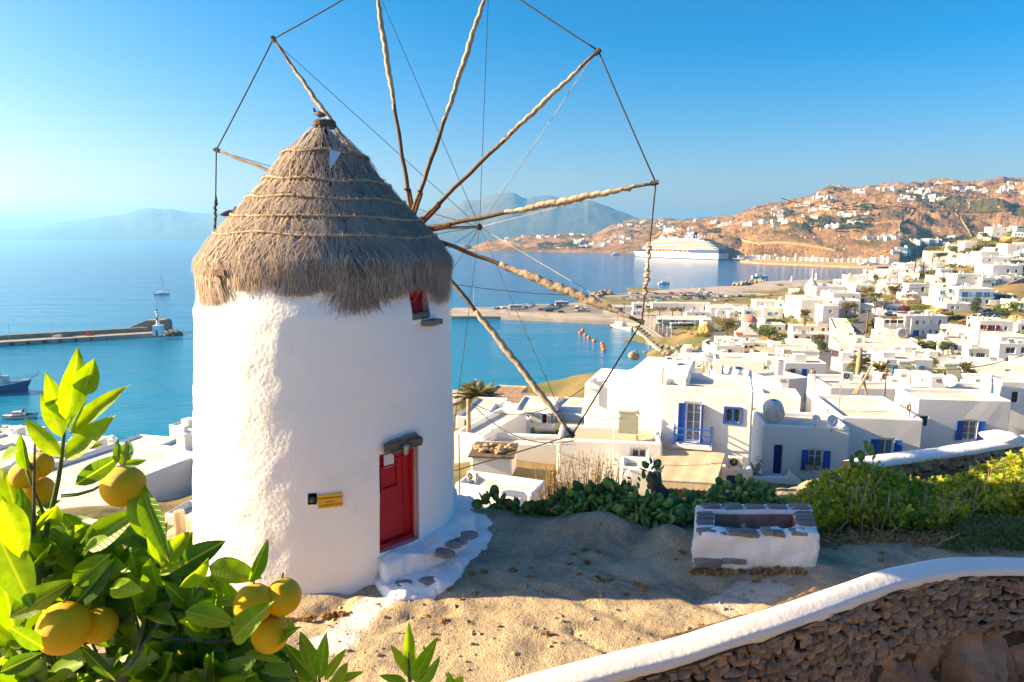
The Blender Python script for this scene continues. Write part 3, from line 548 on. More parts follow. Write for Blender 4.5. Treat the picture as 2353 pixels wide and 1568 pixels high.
HA=polar_hill('hill',[(1462,597),(1480,570),(1496,546),(1524,524),(1559,514),(1590,509.7),(1645,505),(1660,500),(1678,496.5),(1700,486),(1722,478),(1748,475.6),(1788,473.4),(1821,463.5),(1854,450),(1870,441),(1887,437),(1920,441.5),(1935,443.7),(1990,439),(2023,435),(2078,430.5),(2133,426),(2166,423),(2190,427),(2221,431.6),(2254,426),(2276,420.6),(2309,424),(2353,415),(2500,405),(2750,400)],[(1462,590),(1700,597),(1850,600),(2050,604),(2120,600),(2400,598),(2750,598)],[(1462,1750),(1722,2100),(1887,2550),(2353,2800),(2750,2800)],'hill',u_step=2,nd=120,seed=21,rockamp=8,amp=.045,rough=20.,bumps=[(1815,509,1640,150,300,160),(2130,482,1950,260,380,150),(1650,540,1560,120,160,90),(1980,560,1430,160,130,150)])
def hill_hit(HL,u,v):
 us,D,Z=HL['us'],HL['D'],HL['Z'];i=int(np.clip((u-us[0])/(us[1]-us[0]),0,len(us)-1));d=D[:,i];z=Z[:,i]
 rz=H+d*tan(atan((CY-v)/F)-PT);k=np.where(z[1:]>=rz[1:])[0]
 if len(k)==0:return None
 j=k[0]+1;return Vector((float(HL['X'][j,i]),float(d[j]),float(z[j])))
 # ---------------------------------------------------------------- haze: one closed box of even air
hz=MB().box((0,20000,202),(140000,125000,416)).build('haze',None)
m,nt,p=new_mat('air');nt.nodes.remove(p);pv=N(nt,'VolumePrincipled',Density=HAZE_D,Anisotropy=.35);pv.inputs['Color'].default_value=(.20,.60,1,1)
nt.links.new(pv.outputs[0],nt.nodes['Material Output'].inputs['Volume']);hz.data.materials.append(m);tag(hz,kind='stuff')
# ================================================================ ground of the mill platform
def arr(*p):return np.array(p,float)
CAPTOP=[(900,1700,7.4),(1155,1568,8.3),(1365,1511,8.7),(1548,1468.6,9.1),(1664,1430,9.4),(1781,1396,9.75),(1898,1356,10.25),(2030,1309,10.95),(2162,1283,11.6),(2250,1280,12.0),(2353,1282,12.3),(2500,1290,12.6),(2800,1310,13.2)]
WP=[at(u,v,D)for u,v,D in CAPTOP]
PZ=43.7
_b1=atz(1372,1228,PZ);_b2=atz(1540,1250,PZ);_b3=atz(1150,1190,PZ);_wx=arr(*[p.x for p in WP]);_wy=arr(*[p.y for p in WP])
def near_z(x,y):
 x=np.asarray(x,float);y=np.asarray(y,float)
 z=PZ+.07*fbm(x/1.7+.4*y,y/.8,5,31)+.045*fbm(x/.4,y/.25,3,33)
 z=z-.09*np.clip(1-np.abs(fbm(x/2.2+3,y/1.1+x/3,3,35))*9,0,1)+.05
 for b,hh,rx,ry in((_b1,.46,.85,.42),(_b1+Vector((-.9,.2,0)),.2,.5,.4),(_b2,.38,.5,.45),(_b3,.22,.8,.5),(Vector((-7.4,12.5,0)),.3,.8,.8)):
  z=z+hh*np.exp(-((x-b.x)/rx)**2-((y-b.y)/ry)**2)
 yb=np.interp(x,[-12,-6,-2,0,4.5,6.5,9,12,16],[15,15.5,14.9,14.6,14.5,16.2,17.6,18.5,19])
 z=z-np.clip((y-yb)/5,0,1.8)**.8*4.6-np.clip((-6.4-x)/3,0,2)**1.2*1.2
 wy=np.interp(x,_wx,_wy,left=6.5);front=y<wy-.05
 low=41.1+.5*fbm(x,y,3,41)
 z=np.where(front,low,z)
 led=48.0-np.clip((y-1.9)/1.6,0,1)*6.5
 return np.where(y<3.6,np.maximum(led,np.where(front,low,z)*0+41.2),z)
gx=np.arange(-13,17.01,.09);gy=np.concatenate([np.arange(-3,6.5,.3),np.arange(6.5,18,.08),np.arange(18,25,.3)])
X,Y=np.meshgrid(gx,gy);Z=near_z(X,Y);n=len(gx);ii=np.arange(len(gy)-1)[:,None]*n+np.arange(n-1)[None]
def groundmat():
 m,nt,p=new_mat('granite_ground');L=nt.links.new;p.inputs['Roughness'].default_value=1;p.inputs['Specular IOR Level'].default_value=.15
 ge=N(nt,'NewGeometry');P=ge.outputs['Position']
 n1=N(nt,'TexNoise',Scale=1.1,Detail=9.,Roughness=.65);L(P,n1.inputs['Vector'])
 c1=N(nt,'ValToRGB');e=c1.color_ramp.elements;e[0].position=.33;e[0].color=(.26,.215,.155,1);e[1].position=.68;e[1].color=(.58,.455,.28,1);k=e.new(.5);k.color=(.44,.355,.23,1);L(n1.outputs[0],c1.inputs[0])
 n2=N(nt,'TexNoise',Scale=38.,Detail=5.);L(P,n2.inputs['Vector']);r2=N(nt,'MapRange');r2.inputs[1].default_value=.3;r2.inputs[2].default_value=.7;r2.inputs[3].default_value=.62;r2.inputs[4].default_value=1.25;L(n2.outputs[0],r2.inputs[0])
 mu=N(nt,'Mix',data_type='RGBA',blend_type='MULTIPLY');mu.inputs[0].default_value=1;L(c1.outputs[0],mu.inputs[6]);L(r2.outputs[0],mu.inputs[7])
 # spilt limewash: a strip running from the steps to the lower left, a patch by the trough, a skirt round the tower foot
 def band(a,b,wd,nzs):
  a=Vector(a);b=Vector(b);d=(b-a);ln=d.length;d.normalize()
  s=N(nt,'VectorMath',operation='SUBTRACT');L(P,s.inputs[0]);s.inputs[1].default_value=(a.x,a.y,0)
  al=N(nt,'VectorMath',operation='DOT_PRODUCT');L(s.outputs[0],al.inputs[0]);al.inputs[1].default_value=(d.x,d.y,0)
  ac=N(nt,'VectorMath',operation='DOT_PRODUCT');L(s.outputs[0],ac.inputs[0]);ac.inputs[1].default_value=(-d.y,d.x,0)
  nz=N(nt,'TexNoise',Scale=nzs,Detail=6.);L(P,nz.inputs['Vector']);q=N(nt,'Math',operation='ABSOLUTE');L(ac.outputs['Value'],q.inputs[0])
  c=N(nt,'Math',operation='SUBTRACT');c.inputs[1].default_value=ln/2;L(al.outputs['Value'],c.inputs[0]);ca=N(nt,'Math',operation='ABSOLUTE');L(c.outputs[0],ca.inputs[0])
  cs=N(nt,'Math',operation='SUBTRACT');L(ca.outputs[0],cs.inputs[0]);cs.inputs[1].default_value=ln/2-wd;mxx=N(nt,'Math',operation='MAXIMUM');L(cs.outputs[0],mxx.inputs[0]);L(q.outputs[0],mxx.inputs[1])
  ad=N(nt,'Math',operation='MULTIPLY_ADD');L(nz.outputs[0],ad.inputs[0]);ad.inputs[1].default_value=wd*1.6;L(mxx.outputs[0],ad.inputs[2])
  mr=N(nt,'MapRange');mr.inputs[1].default_value=wd*1.6;mr.inputs[2].default_value=wd*2.0;mr.inputs[3].default_value=.85;mr.inputs[4].default_value=0;L(ad.outputs[0],mr.inputs[0]);return mr.outputs[0]
 A=atz(885,1370,PZ);B=atz(745,1500,PZ);C_=atz(1640,1400,PZ);D_=atz(1790,1345,PZ)
 A.z=B.z=C_.z=D_.z=0
 f=band(A,B,.28,3.);g=band(C_,D_,.3,2.)
 g2=N(nt,'Math',operation='MULTIPLY');g2.inputs[1].default_value=.4;L(g,g2.inputs[0]);mx=N(nt,'Math',operation='MAXIMUM');L(f,mx.inputs[0]);L(g2.outputs[0],mx.inputs[1])
 m3=N(nt,'Mix',data_type='RGBA');L(mx.outputs[0],m3.inputs[0]);L(mu.outputs[2],m3.inputs[6]);m3.inputs[7].default_value=(.72,.70,.66,1)
 L(m3.outputs[2],p.inputs['Base Color'])
 b=N(nt,'Bump',Strength=1.,Distance=.16);L(n1.outputs[0],b.inputs['Height']);b2=N(nt,'Bump',Strength=1.,Distance=.02);L(n2.outputs[0],b2.inputs['Height']);L(b.outputs[0],b2.inputs['Normal']);L(b2.outputs[0],p.inputs['Normal'])
 return m
M['ground']=groundmat()
tag(link('ground',npmesh('ground',np.stack([X,Y,Z],-1).reshape(-1,3),np.stack([ii,ii+1,ii+n+1,ii+n],-1).reshape(-1,4)),'ground',smooth=True),kind='structure')
def nz1(x,y):return float(near_z(np.array([x]),np.array([y]))[0])
# ================================================================ windmill
MZ0,MZ1,MY=43.5,49.45,13.85
def mx_(z):return-3.93+(z-43.7)/5.6*.22
def mr_(z):return 2.66-(z-43.7)/5.6*.21-(.07*min(1.,(z-48.6)/.3)if z>48.6 else 0.)
def msurf(psi,z,off=0.):r=mr_(z)+off;return Vector((mx_(z)+r*sin(psi),MY-r*cos(psi),z))
def pix(p):d=depth_of(p);up=p[1]*sin(PT)+(p[2]-H)*cos(PT);return(CX+F*p[0]/d,CY-F*up/d)
def psi_z(u,v,off=0.):
 best=None
 z,psi=46.,.3
 for _ in range(12):
  lo,hi=radians(-68),radians(96)
  for _ in range(30):
   mid=(lo+hi)/2
   if pix(msurf(mid,z,off))[0]<u:lo=mid
   else:hi=mid
  psi=(lo+hi)/2;z=zat(v,msurf(psi,z,off).y)
 return psi,z
mill=empty('windmill',(mx_(43.7),MY,PZ),'whitewashed round windmill with a thatched conical cap and red door on the rock platform','windmill')
def MP(o):o.parent=mill;o.matrix_parent_inverse=Matrix.Translation((-mill.location.x,-mill.location.y,-mill.location.z));return o
pa=radians(-180);psis=np.linspace(-180,180,241)[:-1];zs_=np.linspace(MZ0,MZ1,84)
dl,dz1=psi_z(871,1046);dr,_=psi_z(962,1160);_,dz0=psi_z(905,1262)
wl,wz1=psi_z(941,632);wr,_=psi_z(985,690);_,wz0=psi_z(960,735)
nl,nz_1=psi_z(707,1134);nr_,_=psi_z(728,1150);_,nz_0=psi_z(716,1160)
HOL=[(dl,dr,dz0,dz1+.0,.34),(wl,wr,wz0,wz1+.25,.26),(nl,nr_,nz_0,nz_1,.3)]
ps=[radians(a)for a in psis]
for a,b,c,d,e in HOL:
 for t in(a,b):i=min(range(len(ps)),key=lambda k:abs(ps[k]-t));ps[i]=t
 for t in(c,d):i=int(np.argmin(abs(zs_-t)));zs_[i]=t
nP=len(ps);V=[];Fc=[]
def disp(psi,z):
 s=np.clip((-psi+.1)/.5,0,1)if psi>-2.2 else 1
 v=Vector((sin(psi)*2.6,cos(psi)*2.6,z))
 return noise.noise(v*.55)*.05+noise.noise(v*2.3)*.016+(noise.noise(v*5.5)*.014+noise.noise(v*11)*.007)*(.08+1.1*float(s))
for z in zs_:
 for p_ in ps:
  rr=disp(p_,z)+(.12*max(0,1-(z-43.5)/.5)**2 if z<44 else 0)
  V.append(msurf(p_,z,rr))
V=[tuple(v)for v in V]
def inhole(i,j):
 if j<0 or j>len(zs_)-2:return-1
 pc=(ps[i]+ps[(i+1)%nP])/2 if i<nP-1 else pi;zc=(zs_[j]+zs_[j+1])/2
 for k,(a,b,c,d,e)in enumerate(HOL):
  if a<pc<b and c<zc<d:return k
 return-1
def inner(idx,dep):
 v=Vector(V[idx]);c=Vector((mx_(v.z),MY,v.z));return v-(v-c).normalized()*dep
cache={}
def inn(idx,dep):
 if(idx,dep)not in cache:cache[(idx,dep)]=len(V);V.append(tuple(inner(idx,dep)))
 return cache[(idx,dep)]
for j in range(len(zs_)-1):
 for i in range(nP):
  i2=(i+1)%nP;q=(j*nP+i,j*nP+i2,(j+1)*nP+i2,(j+1)*nP+i);hk=inhole(i,j)
  if hk<0:Fc.append(q);continue
  e=HOL[hk][4]
  if inhole(i-1 if i else nP-1,j)!=hk:Fc.append((q[0],q[3],inn(q[3],e),inn(q[0],e)))
  if inhole(i2,j)!=hk:Fc.append((q[2],q[1],inn(q[1],e),inn(q[2],e)))
  if j==0 or inhole(i,j-1)!=hk:Fc.append((q[1],q[0],inn(q[0],e),inn(q[1],e)))
  if inhole(i,j+1)!=hk:Fc.append((q[3],q[2],inn(q[2],e),inn(q[3],e)))
tower=MP(link('tower',pyd('tower',V,Fc),'white_near',smooth=True))
# door: leaf, stile, boards, hatch, notice, padlock
def frame_on(psi,z,off):
 p=msurf(psi,z,off);R=Matrix(((cos(psi),sin(psi)*-1,0),(sin(psi),cos(psi),0),(0,0,1)))
 return Matrix.Translation(p) @ R.to_4x4()
def place(o,mtx,parent):o.parent=parent;o.matrix_parent_inverse=Matrix.Identity(4);o.matrix_local=Matrix.Translation(-mill.location) @ mtx if parent is mill else mtx;return o
dpsi=(dl+dr)/2;dw=mr_(45)*(dr-dl);dh=dz1-dz0;DM=frame_on(dpsi,dz0,-.30)
door=place(MB().b2(-dw/2-.02,dw/2+.02,0,.05,0,dh+.05).build('door','red'),DM,mill)
for x0,x1 in((-dw/2,-dw/2+.10),(dw/2-.16,dw/2-.04)):MB().b2(x0,x1,-.035,.0,0,dh).build('stile','red',door)
MB().b2(dw/2-.04,dw/2+.03,-.13,.0,0,dh+.03).build('jamb','red',door);MB().b2(-dw/2-.04,dw/2+.03,-.14,.04,-.06,.07).build('sill','red',door)
nb=8;iw=dw-.27
for k in range(nb):
 z0=.1+k*(dh*.54/nb);b=MB().add([(-dw/2+.10,-.02,z0),(dw/2-.16,-.02,z0),(dw/2-.16,-.002,z0+dh*.54/nb-.008),(-dw/2+.10,-.002,z0+dh*.54/nb-.008),(-dw/2+.10,.0,z0),(dw/2-.16,.0,z0)],[(0,1,2,3),(0,4,5,1)]).build('board','red',door)
hx,hz_=-.03,dh*.70
hf=MB();[hf.b2(*t)for t in((hx-.2,hx-.16,-.05,-.0,hz_-.24,hz_+.24),(hx+.16,hx+.2,-.05,0,hz_-.24,hz_+.24),(hx-.16,hx+.16,-.05,0,hz_+.20,hz_+.24),(hx-.16,hx+.16,-.05,0,hz_-.24,hz_-.20))]
hf.build('hatch','red',door)
MB().b2(-dw/2+.10,dw/2-.16,-.03,0,dh*.86,dh*.86+.03).build('rail','red',door)
MB().b2(hx-.12,hx+.10,-.045,-.036,dh*.87-.12,dh*.87+.13).build('notice','frame',door)
tt=MB().lathe([(.0,0),(.016,.005),(.016,.03),(.0,.035)],n=8).build('lock_knob','dark',door);tt.location=(-dw/2+.13,-.06,dh*.60)
pl=MB().b2(-.03,.03,-.025,.0,-.07,0).tube([(-.02,-.012,0),(-.02,-.012,.04),(.02,-.012,.04),(.02,-.012,0)],.006,5).build('padlock','metal',door);pl.location=(-dw/2+.14,-.05,dh*.56)
for q in range(5):MB().tube([(-dw/2+.16+.03*sin(q),-.07,dh*.60-.05*q),(-dw/2+.15+.03*sin(q+1),-.06,dh*.60-.05*(q+1))],.009,5).build('chain_link','dark',door)
# window with red shutter, sill stones
wpsi=(wl+wr)/2;ww=mr_(48.5)*(wr-wl);WM=frame_on(wpsi,wz0,-.22);wh=wz1+.25-wz0
win=place(MB().b2(-ww/2,ww/2,0,.04,.12,wh).build('window_shutter','red'),WM,mill)
for x0,x1,z0,z1 in((-ww/2,-ww/2+.05,.12,wh),(ww/2-.06,ww/2,.12,wh),(-ww/2+.05,ww/2-.06,.12,.24),(-.12,.12,.30,.34),(-.02,.0,.34,wh)):MB().b2(x0,x1,-.03,0,z0,z1).build('batten','red',win)
b=MB().b2(-ww/2,ww/2,-.2,.04,.0,.115);place(bevel(rough_mesh(b.me('sill'),.015,5,2),.01,1)and link('sill',bevel(MB().b2(-ww/2,ww/2,-.2,.04,.0,.115).me('sill'),.02,1),'slate'),WM,mill)
b=MB().b2(-.02,.44,-.36,.0,-.13,-.03).me('ledge_stone');place(link('ledge_stone',bevel(rough_mesh(b,.02,4,3),.01,1),'slate'),WM,mill)
# niche stone, signs, lamp
npsi,nzz=psi_z(717,1156,-.12);st=rough_mesh(MB().lathe([(.03,0),(.09,.03),(.07,.09),(.01,.11)],n=8).me('niche_stone'),.01,9);place(link('niche_stone',st,'slate',smooth=True),frame_on(npsi,nz_0,-.1),mill)
place(MB().b2(-.14,.14,.0,.02,0,.3).build('niche_back','dark'),frame_on((nl+nr_)/2,nz_0,-.29),mill)
def sign_text(body,size,mtx,parent,m='ink',ext=.002):
 c=bpy.data.curves.new('lettering','FONT');c.body=body;c.size=size;c.align_x='CENTER';c.align_y='CENTER';c.extrude=ext;c.resolution_u=2;c.materials.append(M[m])
 o=bpy.data.objects.new('lettering',c);COL.objects.link(o);bpy.context.view_layer.update();me=bpy.data.meshes.new_from_object(o);bpy.data.objects.remove(o)
 o=bpy.data.objects.new('lettering',me);COL.objects.link(o);o.parent=parent;o.matrix_local=mtx;return o
RX=Matrix.Rotation(pi/2,4,'X')
yp,yz=psi_z(759,1150,.03);ys_=place(MB().b2(-.205,.205,-.012,.012,-.12,.12).build('yellow_sign','yellow'),frame_on(yp,yz,.045) @ Matrix.Rotation(radians(-1),4,'Y'),mill)
for t,s,dz in(('ΑΓΡΟΤΟΜΟΥΣΕΙΟ ΜΥΚΟΝΟΥ',.033,.055),('ΠΑΡΑΡΤΗΜΑ',.022,-.015),('ΛΑΟΓΡΑΦΙΚΟΥ ΜΟΥΣΕΙΟΥ ΜΥΚΟΝΟΥ',.022,-.07)):sign_text(t,s,Matrix.Translation((0,-.0155,dz)) @ RX,ys_)
sp_,sz=psi_z(926,1018,.05);poly=[(-.42,-.10),(-.43,.06),(-.30,.09),(.0,.12),(.27,.15),(.33,.09),(.43,.02),(.41,-.11),(.1,-.135),(-.25,-.16),(-.3,-.10)]
sb=place(MB().prism(poly,-.02,.02).build('name_board','signwood'),frame_on(sp_,sz,.07) @ Matrix.Rotation(radians(1),4,'Y'),mill)
sign_text('ο ΜΥΛΟΣ τ ΜΠΟΝΗ',.086,Matrix.Translation((-.03,-.0235,.045)) @ RX,sb);sign_text('ΙΔΙΟΚΤΗΣΙΑ',.05,Matrix.Translation((.02,-.0235,-.03)) @ RX,sb);sign_text('ΛΑΟΓΡΑΦΙΚΟΥ ΜΟΥΣΕΙΟΥ ΜΥΚΟΝ',.038,Matrix.Translation((.04,-.0235,-.09)) @ RX,sb)
lp,lz=psi_z(930,1035,.1);la=place(MB().lathe([(.02,.12),(.045,.11),(.06,.06),(.05,.04),(.055,-.0),(.04,-.06),(.02,-.08)],n=10).tube([(0,.0,.1),(0,.1,.12)],.02,6).build('lamp','metal',smooth=True),frame_on(lp,lz,.14),mill)
# ---- thatched cap
PZs=[48.4,48.75,49.1,49.47,50.0,50.52,51.16,51.6,51.83,52.05,52.17];PRs=[2.54,2.53,2.50,2.40,2.01,1.52,.95,.64,.41,.20,.10]
def cr_(z):return np.interp(z,PZs,PRs)
CXX=-3.69
core=MB().lathe([(float(cr_(z))-.12 if z>49.2 else float(cr_(z))-.2,z)for z in np.linspace(49.15,52.12,24)],(CXX,MY,0),64);core_o=MP(core.build('thatch_core','thatch_core',smooth=True))
def thatch():
 VV,AT=[],[]
 R=RNG;cour=[(52.1,51.45),(51.65,50.95),(51.15,50.6),(50.78,50.25),(50.45,49.95),(50.15,49.6)]
 def blades(n,z0,L,psi,lift,hang,wd,col,dev):
  r0=cr_(z0);pz=z0.copy();pr=r0+lift;pp=psi.copy();seg=4;pts=[]
  for s in range(seg+1):
   pts.append((pr.copy(),pz.copy(),pp.copy()))
   dzs=0.02;sl=(cr_(pz-dzs)-cr_(pz+dzs))/(2*dzs);ang=np.arctan2(1.,np.maximum(sl,.05))
   ang=np.where(pz<49.6,np.maximum(ang,radians(82)),ang)*(1-hang)+hang*radians(93)-.06*(s<2)
   st=L/seg;pr=pr+np.cos(ang)*st;pz=pz-np.sin(ang)*st;pp=pp+dev*st/np.maximum(pr,.3)
  for s,(r,z,p_)in enumerate(pts):
   w=wd*(1-.75*s/seg)/np.maximum(r,.2)/2
   for sg in(-1,1):
    q=p_+sg*w;VV.append(np.stack([CXX+r*np.sin(q),MY-r*np.cos(q),z],-1));
    AT.append(col)
  return n
 groups=[]
 def add(n,zlo,zhi,Lf,lift,hang,wd,colf,gap=False,dv=.25):
  psi=R.uniform(-pi,pi,n);z0=R.uniform(zlo,zhi,n)
  keep=R.uniform(0,1,n)<np.clip(cr_(z0)/2.6,.2,1);
  if gap:gp=radians(-31);keep&=~((np.abs(psi-gp)<.05)&(z0<49.9))
  psi,z0=psi[keep],z0[keep];n=len(psi)
  L=Lf(psi,z0);col=np.clip(colf(psi,z0)+R.normal(0,.16,n),0,1);s0=len(VV)
  blades(n,z0,L,psi,R.uniform(.4,1,n)*lift,hang,wd*R.uniform(.7,1.3,n),col,R.normal(0,dv,n)+.5*(vnoise(psi*9,z0*3,77)-.5));groups.append((s0,n))
 clump=lambda psi,z,f,sd:vnoise(psi*f*3+40,z*0+sd,sd)
 for ci,(a,b)in enumerate(cour):
  nn=[2600,4200,5200,5600,6400,6800][ci]
  add(nn,b+.02,a,lambda p,z:(z-b)*1.15+.22+.16*clump(p,z,3.2,ci)+.05,.10,0.,.020,lambda p,z:.12+.65*clump(p,z,5.,ci+9))
  add(nn//3,b-.02,b+.14,lambda p,z:.22+.26*clump(p,z,4.,ci+30),.16,.0,.018,lambda p,z:.52+.5*(clump(p,z,5.,ci+50)-.3),dv=.6)
 fl=lambda p,z:(z-49.45)+.12+.72*clump(p,z,1.5,61)**2+.26*clump(p,z,4.2,62)**1.3
 add(15000,49.5,49.95,fl,.07,.35,.024,lambda p,z:.10+.65*clump(p,z,5.,63),True)
 add(8000,49.35,49.7,lambda p,z:.07+.72*clump(p,z,1.5,61)**2+.28*clump(p,z,4.2,62)**1.3,.06,.5,.018,lambda p,z:.35+.4*clump(p,z,3.,65),True)
 vs,fs,at_=[],[],[];base=0
 for s0,n in groups:
  blk=np.stack(VV[s0:s0+10],1);vs.append(blk.reshape(-1,3));at_.append(np.stack(AT[s0:s0+10],1).ravel())
  o=base+np.arange(n)[:,None]*10;q=np.array([[2*k,2*k+1,2*k+3,2*k+2]for k in range(4)]);fs.append((o[:,None]+q[None]).reshape(-1,4));base+=n*10
 return npmesh('thatch',np.concatenate(vs),np.concatenate(fs),np.concatenate(at_))
th=MP(link('thatch',thatch(),'thatch'));tag(th,kind='stuff')
# golden bundle ends on the sunny side
for k in range(26):
 a=random.uniform(-1.9,2.2);z=random.choice([51.0,50.65,50.32,49.99])+random.uniform(.02,.1);r=float(cr_(z))+.10;mb=MB()
 for q in range(7):
  aa=a+random.uniform(-.1,.1)/r;l=random.uniform(.1,.3);t=random.uniform(-.5,.5);p=Vector((CXX+r*sin(aa),MY-r*cos(aa),z+random.uniform(-.03,.03)))
  mb.tube([p,p+Vector((cos(aa)*l*cos(t),sin(aa)*l*cos(t),l*sin(t)*.4))+Vector((sin(aa),-cos(aa),0))*.02],.007,3)
 MP(mb.build('straw_tuft','cane'))
RINGS=[(51.55,.03,'wood_pale'),(51.02,.05,'cane'),(50.66,.05,'cane'),(50.33,.05,'cane'),(50.0,.04,'cane')]
for ri,(z,tl,mt)in enumerate(RINGS):
 segs=5 if ri else 3
 for s in range(segs*2):
  a0=-pi+2*pi*s/(segs*2);a1=a0+2*pi/(segs*2)*1.04;pts=[];jz=random.uniform(-.03,.03)
  for k in range(15):
   a=a0+(a1-a0)*k/14;zz=z+jz*sin(k/14*pi)+.015*sin(a*7+ri)-tl*sin(a);r=float(cr_(zz))+.14;pts.append((CXX+r*sin(a),MY-r*cos(a),zz))
  MP(MB().tube(pts,.026 if ri else .03,5,jit=.2).build('cane_ring',mt,smooth=True))
  for k in(2,5,8,11,13):
   p=Vector(pts[k]);MP(MB().tube([p+Vector((0,0,.045)),p+Vector((.01,-.03,.0)),p+Vector((-.01,0,-.06))],.009,4).build('tie','cane'))
MP(MB().lathe([(.02,52.08),(.20,52.06),(.23,52.10),(.22,52.19),(.19,52.21),(.02,52.21)],(CXX+.02,MY,0),18).build('cap_disc','wood',smooth=False))
def on_cap(u,v,off=.15):
 a=atan2(0,1);lo,hi=-1.2,1.5;z=51
 for _ in range(10):
  lo,hi=-1.2,1.5
  for _ in range(24):
   mid=(lo+hi)/2;r=float(cr_(z))+off
   if pix((CXX+r*sin(mid),MY-r*cos(mid),z))[0]<u:lo=mid
   else:hi=mid
  r=float(cr_(z))+off;z=zat(v,MY-r*cos(mid))
 return mid,z,r
for(u,v,u2,v2,w_)in((770,345,757,391,12),(856,356,859,394,6)):
 a,z,r=on_cap(u,v,.2);a2,z2,r2=on_cap(u2,v2,.25);p=Vector((CXX+r*sin(a),MY-r*cos(a),z));q=Vector((CXX+r2*sin(a2),MY-r2*cos(a2),z2));d=Vector((cos(a),sin(a),0))*w_*.0085
 mb=MB().add([p-d,p+d*1.1+Vector((0,0,-.03)),q,p-d+Vector((0,.012,0)),p+d*1.1+Vector((0,.012,-.03)),q+Vector((0,.012,0))],[(0,1,2),(5,4,3),(0,3,4,1),(1,4,5,2),(2,5,3,0)]);MP(mb.build('pennant','frame'))
 # beam seen in the fringe gap
gp=radians(-31);MP(MB().box((mx_(49)+sin(gp)*2.45,MY-cos(gp)*2.45,49.36),(.30,.12,.10),gp).build('wall_beam','wood'))
# ---- wheel: tips on one plane
WC=Vector((-2.577,17.605,50.099));wa,wt=.32208,-.03866;WAX=Vector((sin(wa)*cos(wt),cos(wa)*cos(wt),sin(wt)));WR=Vector((cos(wa),-sin(wa),0));WU=WR.cross(WAX)
tips=[]
for i in range(12):
 t=2.791346-i*pi/6;tips.append(WC+(WR*cos(t)+WU*sin(t))*6.2924)
for i,(u,v)in enumerate([(497,345),(628,90),(861,-44),(1127,-48),(1375,117),(1507,420),(1475,740),(1315,1000)]):
 r=ray(u,v);k=(WC-Vector((0,0,H))).dot(WAX)/r.dot(WAX);tips[i]=Vector((0,0,H))+r*k
nose=at(1102,522,21.2)
MP(MB().tube([(CXX+.3,MY+.5,50.15),WC-WAX*.3,WC+WAX*.3],.17,12).build('axle','wood_dark',smooth=True))
for sx in(-.12,.14):
 MP(MB().tube([WC+WAX*.2+Vector((sx,0,sx*.5)),WC.lerp(nose,.5)+Vector((sx*.6,0,.03)),nose],[.05,.05,.045],7).build('bowsprit','wood_pale',smooth=True))
MP(rough_mesh(MB().tube([nose-(nose-WC).normalized()*.12,nose+(nose-WC).normalized()*.08],[.09,.08],9).me('x'),.02,9)and MB().tube([nose-(nose-WC).normalized()*.14,nose,nose+(nose-WC).normalized()*.09],[.06,.10,.06],9,jit=.15).build('bowsprit_binding','wood_red'))
OFF=[(.0,.0),(0,0),(.10,.0),(-.12,.0),(.0,.0),(.06,0),(0,0),(0,0)]
CLOTH={0:(.97,.98,'wood_pale'),1:(.22,.96,'cloth'),2:(.5,1.0,'cloth'),3:(.46,1,'cloth'),4:(.48,.97,'cloth'),5:(.42,.93,'cloth'),6:(.42,.96,'cloth'),7:(.42,.97,'cloth')}
CTH=[.0,.68,.75,.7,.62,.88,1.15,.88]
for i in range(12):
 T=tips[i];ox=OFF[i]if i<8 else(0,0);base=WC+Vector((ox[0],0,ox[1]))-(T-WC)*.02;n=22;d=(T-base);side=d.cross(WAX).normalized()
 bow=random.uniform(-.06,.06);P=[base+d*(k/n)+side*(bow*sin(pi*k/n)+.012*sin(k*1.7+i))for k in range(n+1)]
 arm=MP(MB().tube(P,[.06-.024*k/n for k in range(n+1)],8,jit=.06).build('arm','wood_pale' if i==0 else 'wood',smooth=True))
 MB().tube([P[0]-side*.07,P[4]-side*.045],[.06,.05],6).build('brace','wood_red',arm)
 for k in(2,4):MB().box(P[k],(.15,.05,.05),mtx=d.to_track_quat('X','Z').to_matrix()).box(P[k]+d.normalized()*.02,(.05,.24,.05),mtx=d.to_track_quat('X','Z').to_matrix()).build('clamp','wood_red',arm)
 tp=MB().tube([T-d.normalized()*.10,T+d.normalized()*.06],[.055,.06],7,jit=.2).build('tip_binding','rope',arm)
 if 0<i<8:
  a,b,mt=CLOTH[i];m_=80;up=d.normalized();pts=[];rs=[]
  def PP(t):x=t*n;k=min(int(x),n-1);return P[k].lerp(P[k+1],x-k)
  for k in range(m_+1):
   t=a+(b-a)*k/m_;pts.append(PP(t)+side*.01*sin(k*.9));q=k/m_
   rs.append(CTH[i]*(.058+.032*abs(sin(pi*min(1,q*1.1)))**.8+.012*noise.noise(Vector((q*5+i*3,0,0)))+.005*noise.noise(Vector((q*22,i,0))))*(1-.3*max(0,q-.8)*5))
  mb=MB().tube(pts,rs,12,jit=.08)
  for k in range(5):
   t=random.uniform(a,b-.05);p=PP(t);dn=Vector((0,0,-1));e=p+up*random.uniform(.1,.3);mb.add([p,e,p.lerp(e,.7)+dn*random.uniform(.08,.16)+side*.04],[(0,1,2)])
  c=mb.build('sail_cloth',mt,arm,smooth=True)
  mb=MB();tot=12
  for k in range(tot*10):
   t=a+(b-a)*k/(tot*10);ang=k/10*2*pi;w_=side.cross(up);r=rs[min(m_,int(k/(tot*10)*m_))]+.006;mb.v.append(tuple(PP(t)+side*cos(ang)*r+w_*sin(ang)*r))
  pv_=[Vector(v)for v in mb.v];MB().tube(pv_,.004,4).build('lashing','rope_pale',arm)
